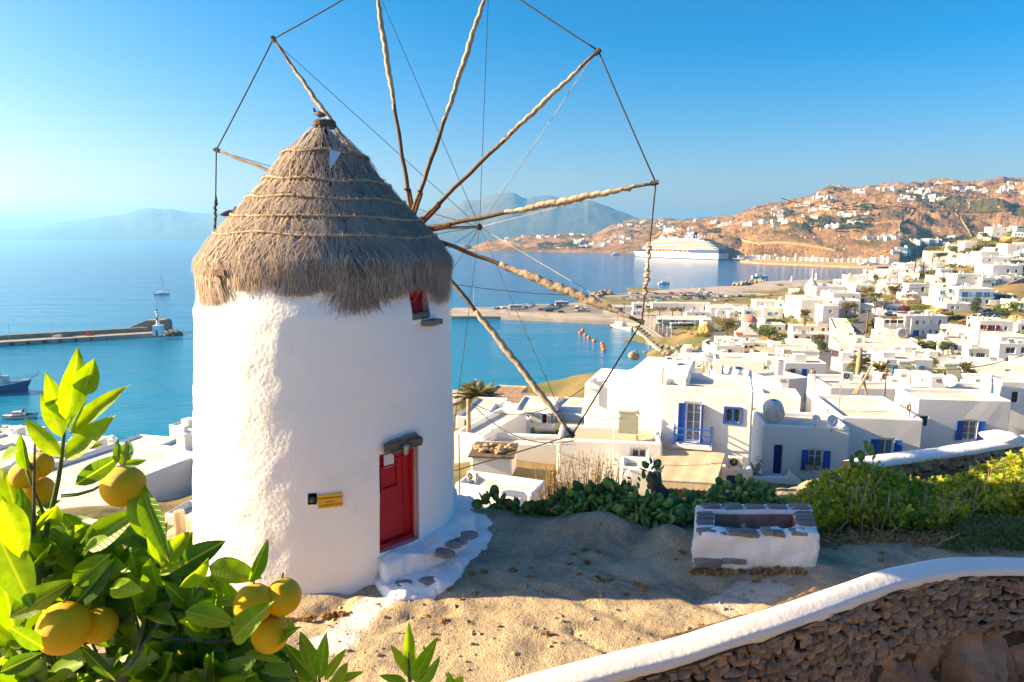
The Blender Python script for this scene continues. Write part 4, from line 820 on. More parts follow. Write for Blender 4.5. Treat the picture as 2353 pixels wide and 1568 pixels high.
for i in range(12):
 a,b=tips[i],tips[(i+1)%12]
 MP(wire('rim_rope',[a,b],.019,'rope',None,sag=.02 if i!=6 else 0,seg=10,parent=mill))
 if i==5:
  pts=[tips[5].lerp(tips[6],t)+Vector((random.uniform(-.03,.03),0,0))for t in np.linspace(.42,.80,40)];MP(MB().tube(pts,[.035+random.uniform(0,.03)for _ in pts],6,jit=.3).build('rope_wrapping','cloth'))
 if i==11:
  pts=[tips[11].lerp(tips[0],t)+Vector((random.uniform(-.02,.02),0,0))for t in np.linspace(.3,.62,26)];MP(MB().tube(pts,[.028+random.uniform(0,.02)for _ in pts],6,jit=.3).build('rope_wrapping','rope'))
 MP(wire('stay',[nose,tips[i].lerp(WC,.02)],.009,'rope_pale' if i in(4,5,6)else 'rope',None,sag=.0,seg=4,parent=mill))
 # ---- whitewashed steps at the door
def arc_slab(name,a0,a1,r0,r1,z0,z1,m,seed,cuts=64,edge=None):
 mb=MB();nn,mm=cuts,12
 for k in range(nn+1):
  a=a0+(a1-a0)*k/nn
  for j in range(mm+1):
   t=j/mm;ee=edge(k/nn)if edge else 1.;r=r0+(r1-r0)*ee*(t if t<.86 else .86+.14*(t-.86)/.14);z=z1-(0 if t<.8 else(t-.8)/.2*.05)
   mb.v.append((mx_(44)+r*sin(a),MY-r*cos(a),z))
  ee=edge(k/nn)if edge else 1.;r=r0+(r1-r0)*ee+.03;mb.v.append((mx_(44)+r*sin(a),MY-r*cos(a),(z0+z1)/2));mb.v.append((mx_(44)+(r+.06)*sin(a),MY-(r+.06)*cos(a),z0));
 w_=mm+3
 for k in range(nn):
  for j in range(w_-1):mb.f.append((k*w_+j,(k+1)*w_+j,(k+1)*w_+j+1,k*w_+j+1))
 mb.f.append(tuple(range(w_)));mb.f.append(tuple(nn*w_+j for j in range(w_))[::-1])
 me=mb.me(name);
 for v in me.vertices:q=Vector(v.co);v.co=q+noise.noise_vector(q*2.2+Vector((seed,0,0)))*.11+noise.noise_vector(q*6.5)*.05+noise.noise_vector(q*15)*.018
 return link(name,me,m,smooth=True)
steps=empty('door_steps',(mx_(44)+2.9*sin(dpsi),MY-2.9*cos(dpsi),PZ),'lumpy whitewashed steps with grey flagstones wrapping the foot of the windmill','steps')
def SP(o):o.parent=steps;o.matrix_parent_inverse=Matrix.Translation(-steps.location);return o
a_r,_=psi_z(1040,1200)
SP(arc_slab('upper_step',dl-.02,radians(118),2.45,3.12,PZ-.25,dz0-.06,'white_near',1,edge=lambda t:.72+.36*sin(pi*min(1,t*1.2))))
SP(arc_slab('lower_step',dl-.04,dr+.26,2.6,3.72,PZ-.3,PZ+.17,'white_near',5,edge=lambda t:.72+.28*sin(pi*min(1,t*1.15+.1))))
SP(arc_slab('wall_foot',dr+.1,radians(125),2.6,3.48,PZ-.35,PZ+.16,'white_near',9,edge=lambda t:.8+.25*sin(pi*t)))
for(u,v,rx,ry,zz)in((903,1305,20,7,1),(953,1296,17,6,1),(1020,1268,24,13,1),(1043,1247,18,5,1),(1060,1240,16,4,1),(1077,1227,20,8,1),(928,1340,20,7,0),(985,1332,20,8,0)):
 zt_=(dz0-.06 if v<1290 else(PZ+.17))if zz else PZ+.17
 p=atz(u,v,zt_+.02);k=depth_of(p)/F;me=bevel(MB().prism([(rx*k*cos(a)*(1+.16*sin(3*a+u)),rx*k*.85*sin(a)*(1+.14*cos(2*a+v)))for a in np.linspace(0,2*pi,13)[:-1]],-.05,.03).me('flagstone'),.012,1)
 o=link('flagstone',me,'slate');o.rotation_euler=(pi/2,0,random.uniform(-.2,.2));o.location=(p.x,p.y,zt_+.0);o.parent=steps;o.matrix_parent_inverse=Matrix.Translation(-steps.location)
 # ================================================================ foreground retaining wall
def resample(P,step):
 out=[P[0].copy()];
 for a,b in zip(P[:-1],P[1:]):
  L=(b-a).length;k=max(1,int(L/step))
  for i in range(1,k+1):out.append(a.lerp(b,i/k))
 for _ in range(6):out=[out[0]]+[(out[i-1]+out[i]*2+out[i+1])/4 for i in range(1,len(out)-1)]+[out[-1]]
 return out
def cap_wall(root,P,prof,name,m,amp=.012,jag=None):
 V,Fc=[],[];npf=len(prof)
 for i,p in enumerate(P):
  t=(P[min(i+1,len(P)-1)]-P[max(i-1,0)]);t.z=0;t.normalize();nrm=Vector((t.y,-t.x,0))
  for j,(o_,z_)in enumerate(prof):
   if jag and j in jag:z_+=.045*noise.noise(p*3.1)+.03*noise.noise(p*9)
   q=p+nrm*o_+Vector((0,0,z_));q+=noise.noise_vector(q*1.7)*amp;V.append(q)
 for i in range(len(P)-1):
  for j in range(npf-1):Fc.append((i*npf+j,(i+1)*npf+j,(i+1)*npf+j+1,i*npf+j+1))
 o=link(name,pyd(name,V,Fc),m,smooth=True);o.parent=root;o.matrix_parent_inverse=Matrix.Translation(-root.location);return o
STONE=[]
for k in range(14):
 bm=bmesh.new();rr=random.Random(k)
 for q in range(15):
  v=Vector((rr.gauss(0,1),rr.gauss(0,1),rr.gauss(0,1))).normalized();v=Vector([math.copysign(abs(c)**.62,c)for c in v]);bm.verts.new((v.x*.5,v.y*.4,v.z*.5))
 bmesh.ops.convex_hull(bm,input=bm.verts);bmesh.ops.delete(bm,geom=[v for v in bm.verts if not v.link_faces],context='VERTS')
 bmesh.ops.bevel(bm,geom=list(bm.edges),offset=.035,segments=1,affect='EDGES',clamp_overlap=True)
 me=bpy.data.meshes.new('stone');bm.to_mesh(me);bm.free();STONE.append(me)
def lay_stones(root,P,zt_of,zb_of,m,size,out,limit=300,vis=None,sm=.9):
 ms=[]
 for me in STONE:c=me.copy();c.materials.clear();c.materials.append(M[m]);ms.append(c)
 L=[0.]
 for a,b in zip(P[:-1],P[1:]):L.append(L[-1]+(b-a).length)
 def PL(s):
  i=min(max(int(np.searchsorted(L,s))-1,0),len(P)-2);t=(s-L[i])/max(L[i+1]-L[i],1e-6);tv=(P[i+1]-P[i]);tv.z=0;return P[i].lerp(P[i+1],t),tv.normalized()
 items=[];row=0;drop=0.;
 dmax=max(zt_of(p)-zb_of(p)for p in P)
 while drop<dmax:
  hrow=size*random.uniform(.42,.85);s=random.uniform(0,size)
  while s<L[-1]:
   w_=size*random.choice([.6,.8,1.,1.25,1.6])*random.uniform(.85,1.15);p,t=PL(s+w_/2);zt=zt_of(p);zb=zb_of(p);hh=hrow*random.uniform(.85,1.35)
   z=zt-drop-hrow/2+random.uniform(-.25,.25)*hrow
   if z-hh/2>zb:items.append((w_*hh,p,t,z,w_,hh))
   s+=w_*.93
  drop+=hrow*.93;row+=1
 def key(it):
  return-it[0]/max(depth_of(Vector((it[1].x,it[1].y,it[3]))),1)**2 if vis is None or vis(Vector((it[1].x,it[1].y,it[3])))else 1
 items.sort(key=key);rest=MB()
 for k,(_,p,t,z,w_,hh)in enumerate(items):
  nrm=Vector((t.y,-t.x,0));R=Matrix((t,-nrm,Vector((0,0,1)))).transposed() @ Matrix.Rotation(random.uniform(-.22,.22),3,'Y') @ Matrix.Rotation(random.choice((0,pi)),3,'Z')
  loc=Vector((p.x,p.y,z))+nrm*(out+random.uniform(-.05,.06)*size*2);me=random.choice(ms);S=Matrix.Diagonal((w_*1.06,size*1.1,hh*1.12))
  if k<limit:
   o=bpy.data.objects.new('stone',me);COL.objects.link(o);o.parent=root;o.matrix_local=Matrix.Translation(loc-root.location) @ (R @ S).to_4x4()
  else:rest.add([R @ (S @ v.co)+loc for v in me.vertices],[tuple(q.vertices)for q in me.polygons])
 if rest.v:o=link('rubble',rest.me('rubble'),m);o.parent=root;o.matrix_parent_inverse=Matrix.Translation(-root.location);tag(o,kind='stuff')
 return ms
RP=resample(WP,.14)
rw=empty('retaining_wall',RP[len(RP)//2].copy(),'curving dry stone retaining wall with a thick white cap across the lower right foreground','wall')
prof=[(-.06,-.5),(-.05,-.05),(-.03,-.01),(.02,.0),(.12,-.035),(.24,-.09),(.285,-.125),(.30,-.25),(.2,-.27)]
cap_wall(rw,RP,prof,'cap','white',.006,jag=(7,8))
inset=[p for p in RP]
cap_wall(rw,RP,[(.0,-.2),(.10,-.2),(.12,-3.6)],'backing','mortar',.0)
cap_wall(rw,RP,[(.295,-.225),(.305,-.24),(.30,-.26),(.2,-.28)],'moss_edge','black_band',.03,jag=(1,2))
inview=lambda p:(lambda q:-60<q[0]<2420 and q[1]<1600)(pix(p))
zlow=lambda p:p.z-.38-np.interp(p.x,[-4,1,4.6,5.6,8,10.5,16],[3.2,3.2,2.6,1.15,.95,.95,1.0])-.22*noise.noise(Vector((p.x*1.3,0,5)))
lay_stones(rw,RP,lambda p:p.z-.235,lambda p:zlow(p)-.2,'stone',.225,.21,300,vis=inview)
# bedrock under the wall
nu,nv=260,60;V=[];Fc=[]
for i in range(nu):
 s=i/(nu-1);k=s*(len(RP)-1);i0=min(int(k),len(RP)-2);p=RP[i0].lerp(RP[i0+1],k-i0);t=RP[i0+1]-RP[i0];t.z=0;t.normalize();nrm=Vector((t.y,-t.x,0))
 for j in range(nv):
  q=j/(nv-1);z=(zlow(p)+.26)*(1-q)+40.8*q;o_=.08+.18*q+.5*q*q
  P_=Vector((p.x,p.y,z));o_+=.6*(abs(noise.noise(Vector((p.x*.9,3,z*.35))))-.2)+.22*noise.noise(P_*1.8)+.10*noise.noise(P_*4.5)+.04*noise.noise(P_*10)
  fz=(p.x*1.15+.25*noise.noise(Vector((p.x,z,1))))%1.
  if fz<.06:o_-=.28
  if j==0:o_=.16
  V.append(P_+nrm*o_)
for i in range(nu-1):
 for j in range(nv-1):Fc.append((i*nv+j,(i+1)*nv+j,(i+1)*nv+j+1,i*nv+j+1))
tag(link('bedrock',pyd('bedrock',V,Fc),'rock',smooth=True),kind='structure')
# timber beams lying behind the cap
for(u0,v0,u1,v1,r,lb)in((1520,1474,1785,1400,.075,'split weathered beam lying behind the white cap of the retaining wall'),(1785,1398,1880,1357,.08,'upper length of weathered beam with a peg behind the white wall cap'),(1255,1548,1382,1503,.045,'thin pale plank lying behind the lower end of the white wall cap')):
 n_=10;P=[];
 for k in range(n_+1):
  u=u0+(u1-u0)*k/n_;v=v0+(v1-v0)*k/n_;w0=float(np.interp(u,[c[0]for c in CAPTOP],[c[2]for c in CAPTOP]));P.append(at(u,v+4,w0+.24))
 me=MB().tube(P,[r*(1+.1*sin(k*2.1))for k in range(n_+1)],8,jit=.14).me('timber_beam');tag(link('timber_beam',me,'wood_pale' if r<.05 else 'wood'),lb,'beam')
 # ================================================================ stone trough
tc=[atz(1592,1318,PZ-.03),atz(1872,1312,PZ-.03)]
TX0,TX1=tc[0].x,tc[1].x;TY=(tc[0].y+tc[1].y)/2;TH=zat(1228,TY)-PZ;TD=1.2;tw=.30
tr=empty('stone_trough',((TX0+TX1)/2,TY+TD/2,PZ),'whitewashed rectangular stone trough with a pinkish plastered inside beside the fig bush','trough')
def shell(x0,x1,y0,y1,z0,z1,m,name,seed,cuts=9,amp=.03):
 me=MB().b2(x0-tr.location.x,x1-tr.location.x,y0-tr.location.y,y1-tr.location.y,z0-PZ,z1-PZ).me(name);bm=bmesh.new();bm.from_mesh(me)
 bmesh.ops.recalc_face_normals(bm,faces=bm.faces)
 L_=max(x1-x0,y1-y0);
 for ax,ln in((0,x1-x0),(1,y1-y0),(2,z1-z0)):
  ed=[e for e in bm.edges if abs((e.verts[0].co-e.verts[1].co)[ax])>ln*.9];bmesh.ops.subdivide_edges(bm,edges=ed,cuts=max(2,int(ln/.09)),use_grid_fill=True)
 bm.to_mesh(me);bm.free()
 for v in me.vertices:v.co+=noise.noise_vector(v.co*3+Vector((seed,0,0)))*amp+noise.noise_vector(v.co*8)*amp*.45
 return link(name,me,m,tr,smooth=True)
zb=PZ-.25;zt=PZ+TH
shell(TX0,TX1,TY,TY+tw,zb,zt,'white_near','front_wall',1,amp=.075);shell(TX0,TX1,TY+TD-tw,TY+TD,zb,zt+.1,'white_near','back_wall',2)
shell(TX0,TX0+tw+.08,TY+tw*.9,TY+TD-tw*.9,zb,zt+.03,'white_near','side_wall',3);shell(TX1-tw-.08,TX1,TY+tw*.9,TY+TD-tw*.9,zb,zt+.03,'white_near','side_wall',4)
M['pink']=mat('pinkish_plaster',(.42,.22,.17),(.24,.12,.10),2.,.9,.4,12.,c3=(.12,.085,.085),s3=3.)
b=MB();x0,x1,y0,y1=TX0+tw+.1,TX1-tw-.1,TY+tw+.03,TY+TD-tw-.03;ox,oy=tr.location.x,tr.location.y
b.b2(x0-ox-.03,x1-ox+.03,y1-oy,y1-oy+.02,-.2,TH+.02).b2(x0-ox-.03,x0-ox-.01,y0-oy,y1-oy,-.2,TH-.02).b2(x1-ox+.01,x1-ox+.03,y0-oy,y1-oy,-.2,TH-.02).b2(x0-ox,x1-ox,y0-oy,y1-oy,.05,.08).b2(x0-ox,x1-ox,y0-oy-.03,y0-oy-.01,-.2,TH-.03);b.build('basin','pink',tr)
def slab(x,y,z,sx,sy,szz,rz=0):
 me=rough_mesh(MB().box((0,0,0),(sx,sy,szz)).me('capstone'),.025,3.,2,seed=x*7);bevel(me,.015,1);o=link('capstone',me,'slate',tr);o.location=(x-ox,y-oy,z-PZ);o.rotation_euler=(random.uniform(-.05,.05),random.uniform(-.05,.05),rz)
x=TX0+.2
for sx in(.38,.16,.62,.2,.24,.34,.42):
 if x+sx/2>TX1:break
 slab(x+sx/2-.16,TY+.10+random.uniform(-.02,.02),zt+random.uniform(-.02,.02),sx*.9,random.uniform(.2,.28),random.uniform(.06,.1),random.uniform(-.12,.12));x+=sx+random.uniform(.0,.08)
for k in range(4):slab(TX0+.19,TY+.42+k*.19,zt+.055,.32,.13,.07,random.uniform(-.1,.1));slab(TX1-.19,TY+.38+k*.19,zt+.055,.34,.13,.07,random.uniform(-.1,.1))
for k in range(5):slab(TX0+.3+k*.45,TY+TD-.16,zt+.12,.36,.2,.07,random.uniform(-.1,.1))
slab(TX0+.28,TY-.04,PZ+.17,.5,.16,.13);slab(TX0+.78,TY-.03,PZ+.2,.45,.14,.08)
b=MB().box((TX0-ox+.95,TY-oy+.38,TH-.02),(.08,.08,.09)).build('wood_block','wood_pale',tr)
for o in tr.children:
 if o.location.length>.01:o.location.x+=.36*(o.location.y+TD/2)/TD
 else:
  for v in o.data.vertices:v.co.x+=.36*(v.co.y+TD/2)/TD
  # boulders on the platform edge and at the frame's right edge
def boulder(u,v,D,sx,sy,sz,label,m='boulder',seed=0):
 p=at(u,v,D);me=bpy.data.meshes.new('boulder');bm=bmesh.new();bmesh.ops.create_icosphere(bm,subdivisions=4,radius=1)
 for q in bm.verts:c=q.co.copy();q.co=Vector((c.x*sx,c.y*sy,c.z*sz))*(1+.22*noise.noise(c*1.3+Vector((seed,0,0)))+.07*noise.noise(c*3.5))
 bm.to_mesh(me);bm.free();o=link('boulder',me,m,loc=p,smooth=True);tag(o,label,'boulder');return o
boulder(1148,1182,15.2,.45,.3,.2,'broad flat boulder at the left end of the prickly pears',seed=1)
boulder(1090,1190,15.0,.30,.25,.14,'small boulder nearest the windmill at the platform edge',seed=2)
boulder(1205,1215,14.4,.26,.2,.14,'low boulder poking up in front of the first prickly pear pads',seed=3)
boulder(2353,1190,14.6,.30,.3,.22,'pale whitewashed boulder at the right edge above the feathery shrub','white',seed=4)
boulder(2300,1003,18.,.5,.4,.14,'lumpy whitewashed boulder crowning the far rubble wall','white',seed=6)
# ================================================================ rubble wall behind the fig bush
WB=[at(*t)for t in((1960,1062,15.6),(1990,1056,16.0),(2060,1044,16.6),(2140,1036,17.1),(2220,1024,17.5),(2290,1011,17.8),(2353,1004,18.0),(2500,985,18.6))]
WB=resample(WB,.16);bw=empty('rubble_wall',WB[len(WB)//2].copy(),'low wall of flat brown stones with a rounded white top behind the fig bush','wall')
cap_wall(bw,WB,[(-.3,-.4),(-.26,-.05),(-.1,.0),(.12,.0),(.24,-.05),(.28,-.13),(.2,-.2)],'cap','white_near',.02,jag=(5,));cap_wall(bw,WB,[(.0,-.12),(.14,-.12),(.16,-1.5)],'backing','mortar',.0)
lay_stones(bw,WB,lambda p:p.z-.14,lambda p:p.z-.95,'stone_warm',.21,.2,300,vis=inview)
# bollard left of the mill
p=atz(415,1229,PZ-.15);tag(MB().lathe([(.001,-.1),(.115,-.1),(.115,.52),(.105,.55),(.001,.55)],n=20).build('stone_bollard','boulder',loc=p,smooth=False),'short round ochre stone bollard standing left of the windmill','bollard')
# pigeons
def pigeon(p,rz,label,s=1.):
 o=empty('pigeon',p,label,'bird',rz=rz);bm=bmesh.new();bmesh.ops.create_icosphere(bm,subdivisions=3,radius=1)
 for v in bm.verts:
  c=v.co;x=c.x;v.co=Vector((x*.13-.02*max(0,-x),c.y*.055*(1-.35*abs(x)),c.z*.06*(1-.3*abs(x))+.10+x*.03))
 me=bpy.data.meshes.new('body');bm.to_mesh(me);bm.free();link('body',me,'feather',o,smooth=True)
 MB().tube([(.09,0,.14),(.115,0,.18),(.125,0,.205)],[.032,.024,.026],8).tube([(.125,0,.2),(.15,0,.212),(.16,0,.205)],[.028,.018,.005],8).build('head','feather',o,smooth=True)
 MB().add([(.16,.006,.208),(.16,-.006,.208),(.185,0,.198),(.16,0,.216)],[(0,1,2),(0,2,3),(1,3,2)]).build('beak','dark',o)
 MB().add([(-.09,.03,.08),(-.09,-.03,.08),(-.22,-.03,.05),(-.22,.03,.05),(-.09,0,.095),(-.21,0,.06)],[(0,1,2,3),(0,4,5,3),(1,4,5,2)]).build('tail','feather',o)
 for s_ in(-1,1):MB().tube([(.0,.018*s_,.06),(.005,.018*s_,.0),(.03,.022*s_,.0)],.006,5).build('leg','rust',o)
 return o
pigeon(Vector((CXX-.04,MY-.1,52.21)),radians(160),'brown pigeon perched on the wooden disc on top of the thatch')
a,z,r=on_cap(524,500,.12);pigeon(Vector((CXX+(r)*sin(a),MY-r*cos(a),z-.02)),radians(20),'dark pigeon perched on the left shoulder of the thatch')
# ================================================================ houses
WIN_ME={}
def wmesh(kind,w,h_,near=False):
 key=(kind,round(w,1 if not near else 2),round(h_,1 if not near else 2),near)
 if key in WIN_ME:return WIN_ME[key]
 w,h_=max(key[1],.2),max(key[2],.2);b=MB();f=.07 if near else .09
 if kind=='frame':
  b.b2(-w/2,-w/2+f,-.03,.05,-h_/2,h_/2).b2(w/2-f,w/2,-.03,.05,-h_/2,h_/2).b2(-w/2+f,w/2-f,-.03,.05,h_/2-f,h_/2).b2(-w/2+f,w/2-f,-.03,.05,-h_/2,-h_/2+f)
  if w>.55:b.b2(-f/2,f/2,-.02,.04,-h_/2+f,h_/2-f)
  if w>1.9:[b.b2(x-f/2,x+f/2,-.02,.04,-h_/2+f,h_/2-f)for x in(-w/4,w/4)]
  if h_>1.1 and near:[b.b2(-w/2+f,-f/2,-.015,.03,z,z+.03).b2(f/2,w/2-f,-.015,.03,z,z+.03)for z in np.linspace(-h_/2,h_/2,5 if h_>1.8 else 4)[1:-1]]
 elif kind=='pane':b.b2(-w/2+.02,w/2-.02,.0,.02,-h_/2+.02,h_/2-.02)
 elif kind=='curtain':
  n=26;
  for s in(-1,1):
   V=[];
   for k in range(n+1):
    x=s*(w/2-.04)-s*(w*.40)*k/n;y=.10+.02*sin(k*1.9)
    V+=[(x,y,-h_/2+.04),(x,y,h_/2-.04)]
   b.add(V,[(2*k,2*k+2,2*k+3,2*k+1)for k in range(n)])
 elif kind in('shutter','panel'):
  b.b2(-w/2,w/2,-.02,.02,-h_/2,h_/2);e=min(.08,w*.16)
  if h_>.5 or near:
   for x0,x1,z0,z1 in((-w/2,-w/2+e,-h_/2,h_/2),(w/2-e,w/2,-h_/2,h_/2),(-w/2+e,w/2-e,h_/2-e,h_/2),(-w/2+e,w/2-e,-h_/2,-h_/2+e),(-w/2+e,w/2-e,-e/2,e/2)):b.b2(x0,x1,-.04,-.02,z0,z1)
   if kind=='panel' and w>.7:b.b2(-.02,.02,-.045,-.02,-h_/2,h_/2)
   if near:[b.b2(-w/2+e,w/2-e,-.03,-.02,z-.012,z+.012)for z in np.linspace(-h_/2+e,h_/2-e,int(h_/.11))[1:-1]]
 elif kind=='door':
  b.b2(-w/2,w/2,-.02,.03,-h_/2,h_/2);e=.10
  for x0,x1,z0,z1 in((-w/2,-w/2+e,-h_/2,h_/2),(w/2-e,w/2,-h_/2,h_/2),(-w/2+e,w/2-e,h_/2-e,h_/2),(-w/2+e,w/2-e,-h_/2,-h_/2+.2),(-w/2+e,w/2-e,-.12,.02),(-w/2+e,w/2-e,h_*.22,h_*.22+.09),(-w/2+e,w/2-e,-h_*.28,-h_*.28+.09),(-.04,.04,-h_/2+.2,h_/2-e)):b.b2(x0,x1,-.045,-.02,z0,z1)
 elif kind=='bars':
  for x in np.linspace(-w/2+.05,w/2-.05,6):b.b2(x-.012,x+.012,-.05,-.03,-h_/2,h_/2)
  for z in(-h_*.2,h_*.2):b.b2(-w/2,w/2,-.055,-.045,z,z+.02)
 elif kind=='rail':
  d=.75
  for x in(-w/2,w/2):b.b2(x-.04,x+.04,-d,-d+.08,0,h_).b2(x-.04,x+.04,-.1,-.02,0,h_)
  for z in((h_-.08),h_*.55,h_*.12):b.b2(-w/2,w/2,-d+.01,-d+.06,z,z+.07).b2(-w/2-.02,-w/2+.03,-d,0,z,z+.07).b2(w/2-.03,w/2+.02,-d,0,z,z+.07)
  if not near:[b.b2(x-.02,x+.02,-d+.02,-d+.05,.1,h_)for x in np.linspace(-w/2,w/2,9)]
 elif kind=='slab':b.b2(-w/2-.08,w/2+.08,-.85,.0,-.18,0)
 me=b.me(kind);bm=bmesh.new();bm.from_mesh(me);bmesh.ops.recalc_face_normals(bm,faces=bm.faces);bm.to_mesh(me);bm.free();WIN_ME[key]=me;return me
MEM={}
def wobj(name,kind,w,h_,m,parent,loc,color=None,near=False,rz=0.):
 me=wmesh(kind,w,h_,near);k=(me.name,m)
 if k not in MEM:
  if len(me.materials):me=me.copy();me.materials.clear()
  me.materials.append(M[m]);MEM[k]=me
 me=MEM[k];o=bpy.data.objects.new(name,me);COL.objects.link(o);o.parent=parent;o.location=loc
 if rz:o.rotation_euler=(0,0,rz)
 if color is not None:o.color=(*color,1)
 return o
def add_window(root,x,z,w,h_,kind,col,near,rec):
 y=rec
 if kind=='none':return
 if kind=='s':wobj('shutter','panel',w,h_,'paint',root,(x,y-.03 if near else y-.08,z),col,near)
 elif kind=='m':wobj('mural','pane',w,h_,'paint',root,(x,-.05,z),col)
 elif kind=='k':
  if col==CG or col==CK:
   o=wobj('window','frame',w,h_,'frame' if col==CG else 'wood_dark',root,(x,y,z),None,False);wobj('pane','pane',w,h_,'glass_far',o,(0,.02,0))
  else:wobj('opening','pane',w,h_,'glass_far',root,(x,y,z))
 elif kind=='w' or kind=='w2':
  o=wobj('window','frame',w,h_,'frame',root,(x,y,z),None,near);wobj('pane','pane',w,h_,'glass' if near else 'glass_far',o,(0,.02,0))
  if near:wobj('sill','slab',w*.9,.1,'frame',o,(0,-.02,-h_/2)).scale=(1,.12,.3)
 elif kind=='d':
  o=wobj('door','door',w,h_,'paint',root,(x,y,z),col,near);MB().tube([(w*.36,-.1,.0),(w*.36,-.04,0)],.025,6).build('handle','metal',o)
 elif kind in('o','od','g','bd','bf'):
  full=kind in('bd','bf','od')
  o=wobj('window' if not full else 'balcony_door','frame',w,h_,'frame' if kind!='od' else 'paint',root,(x,y,z),col if kind=='od' else None,near)
  wobj('pane','pane',w,h_,'glass' if near else 'glass_far',o,(0,.03,0))
  if near:wobj('curtain','curtain',w,h_,'curtain',o,(0,-.075,0),near=True)
  if kind=='g':wobj('grille','bars',w,h_,'dark',o,(0,.0,0),near=True)
  if kind=='g':wobj('surround','frame',w+.16,h_+.16,'paint',root,(x,-.03,z),col)
  else:
   sw=w/2*(.96 if near else 1.)if w<1.6 or near else w*.3
   if kind=='bf':sw=w*.32
   for s in(-1,1):
    if kind=='bd' and s==1:q=wobj('shutter','shutter',sw,h_,'paint',root,(x+w/2+.02,-sw/2+.05,z),col,near,rz=radians(82));continue
    q=wobj('shutter','shutter',sw,h_,'paint',root,(x+s*(w/2+sw/2+.02),-.06,z),col,near,rz=radians(-8*s))
  if kind in('bd','bf'):
   bw=w*2.35 if kind=='bd' else w*1.9+.3;zb=z-h_/2-.02
   wobj('balcony_slab','slab',bw,.1,'white',root,(x,0,zb));wobj('balcony_railing','rail',bw,1.0,'paint',root,(x,-.05,zb),col,near)
def build_house(q):
 yaw=radians(q['yaw']);P=q['P'];near=q.get('near',0);w=q['w']/cos(yaw)*(1.0);hh=q['zt']-q['zb'];dep=q['dep']
 grp='white houses of the town' if not q.get('church')else None
 root=empty('church' if q.get('church')else 'house',P,q['label'],'church' if q.get('church')else 'house',grp,yaw)
 b0=-3.;s=zs(q['t']);mpp=depth_of(P)/F;rec=.16 if near else .2
 holes=[]
 for(wx,wy,ww_,wh_,kind,col)in q['wins']:
  u,v=zv(q['t'],wx,wy);uc=zv(q['t'],(q['x0']+q['x1'])/2,0)[0]
  x=(u-uc)*mpp/cos(yaw);z=zat(v,q['D'])-q['zb'];W_=ww_*s*mpp/cos(yaw);H_=wh_*s*mpp*1.02
  if kind=='none':continue
  x=max(-w/2+W_/2+.12,min(w/2-W_/2-.12,x));z0,z1=z-H_/2,z+H_/2
  z1=min(z1,hh-.15);H_=z1-z0;z=(z0+z1)/2
  if kind!='m' and H_>.1 and all(abs(x-h2[4])>(W_+h2[5])/2+.02 or abs(z-h2[6])>(H_+h2[7])/2+.02 for h2 in holes):holes.append((x-W_/2,x+W_/2,z0,z1,x,W_,z,H_))
  add_window(root,x,z,W_-.01,H_-.01,kind,col,bool(near),rec)
 xs=sorted({-w/2,w/2}|{round(v,4)for h2 in holes for v in h2[:2]});zz=sorted({b0,hh}|{round(v,4)for h2 in holes for v in h2[2:4]})
 V=[];ids={};Fc=[]
 def vid(x,y,z):
  k=(round(x,4),round(y,4),round(z,4))
  if k not in ids:ids[k]=len(V);V.append((x,y,z))
  return ids[k]
 for i in range(len(xs)-1):
  for j in range(len(zz)-1):
   xc=(xs[i]+xs[i+1])/2;zc=(zz[j]+zz[j+1])/2
   if any(a<xc<b and c<zc<d for a,b,c,d,*_ in holes):continue
   Fc.append((vid(xs[i],0,zz[j]),vid(xs[i+1],0,zz[j]),vid(xs[i+1],0,zz[j+1]),vid(xs[i],0,zz[j+1])))
 R_=rec+.05
 for a,b,c,d,*_ in holes:
  a,b,c,d=round(a,4),round(b,4),round(c,4),round(d,4)
  hx=[x for x in xs if a<=x<=b];hz=[z for z in zz if c<=z<=d]
  Fc.append(tuple([vid(x,0,c)for x in hx]+[vid(b,R_,c),vid(a,R_,c)]));Fc.append(tuple([vid(x,0,d)for x in hx[::-1]]+[vid(a,R_,d),vid(b,R_,d)]))
  Fc.append(tuple([vid(a,0,z)for z in hz]+[vid(a,R_,d),vid(a,R_,c)]));Fc.append(tuple([vid(b,0,z)for z in hz]+[vid(b,R_,d),vid(b,R_,c)]))
  Fc.append((vid(a,R_,c),vid(b,R_,c),vid(b,R_,d),vid(a,R_,d)))
 Fc.append(tuple([vid(-w/2,0,z)for z in zz]+[vid(-w/2,dep,hh),vid(-w/2,dep,b0)]));Fc.append(tuple([vid(w/2,0,z)for z in zz]+[vid(w/2,dep,hh),vid(w/2,dep,b0)]))
 Fc.append((vid(-w/2,dep,b0),vid(w/2,dep,b0),vid(w/2,dep,hh),vid(-w/2,dep,hh)))
 flat=q.get('flat');pt=.28 if near else .22;pd=.32 if near else .3
 if flat:Fc.append(tuple([vid(x,0,hh)for x in xs]+[vid(w/2,dep,hh),vid(-w/2,dep,hh)]))
 else:
  i4=[(-w/2+pt,pt),(w/2-pt,pt),(w/2-pt,dep-pt),(-w/2+pt,dep-pt)]
  Fc.append(tuple([vid(x,0,hh)for x in xs]+[vid(*i4[1],hh),vid(*i4[0],hh)]));Fc.append((vid(w/2,0,hh),vid(w/2,dep,hh),vid(*i4[2],hh),vid(*i4[1],hh)))
  Fc.append((vid(w/2,dep,hh),vid(-w/2,dep,hh),vid(*i4[3],hh),vid(*i4[2],hh)));Fc.append((vid(-w/2,dep,hh),vid(-w/2,0,hh),vid(*i4[0],hh),vid(*i4[3],hh)))
  for k in range(4):a,b=i4[k],i4[(k+1)%4];Fc.append((vid(*a,hh),vid(*b,hh),vid(*b,hh-pd-.05),vid(*a,hh-pd-.05)))
 wm=q.get('wallm','white' if near or q['D']<150 else 'white_far');me=pyd('wall',V,Fc)
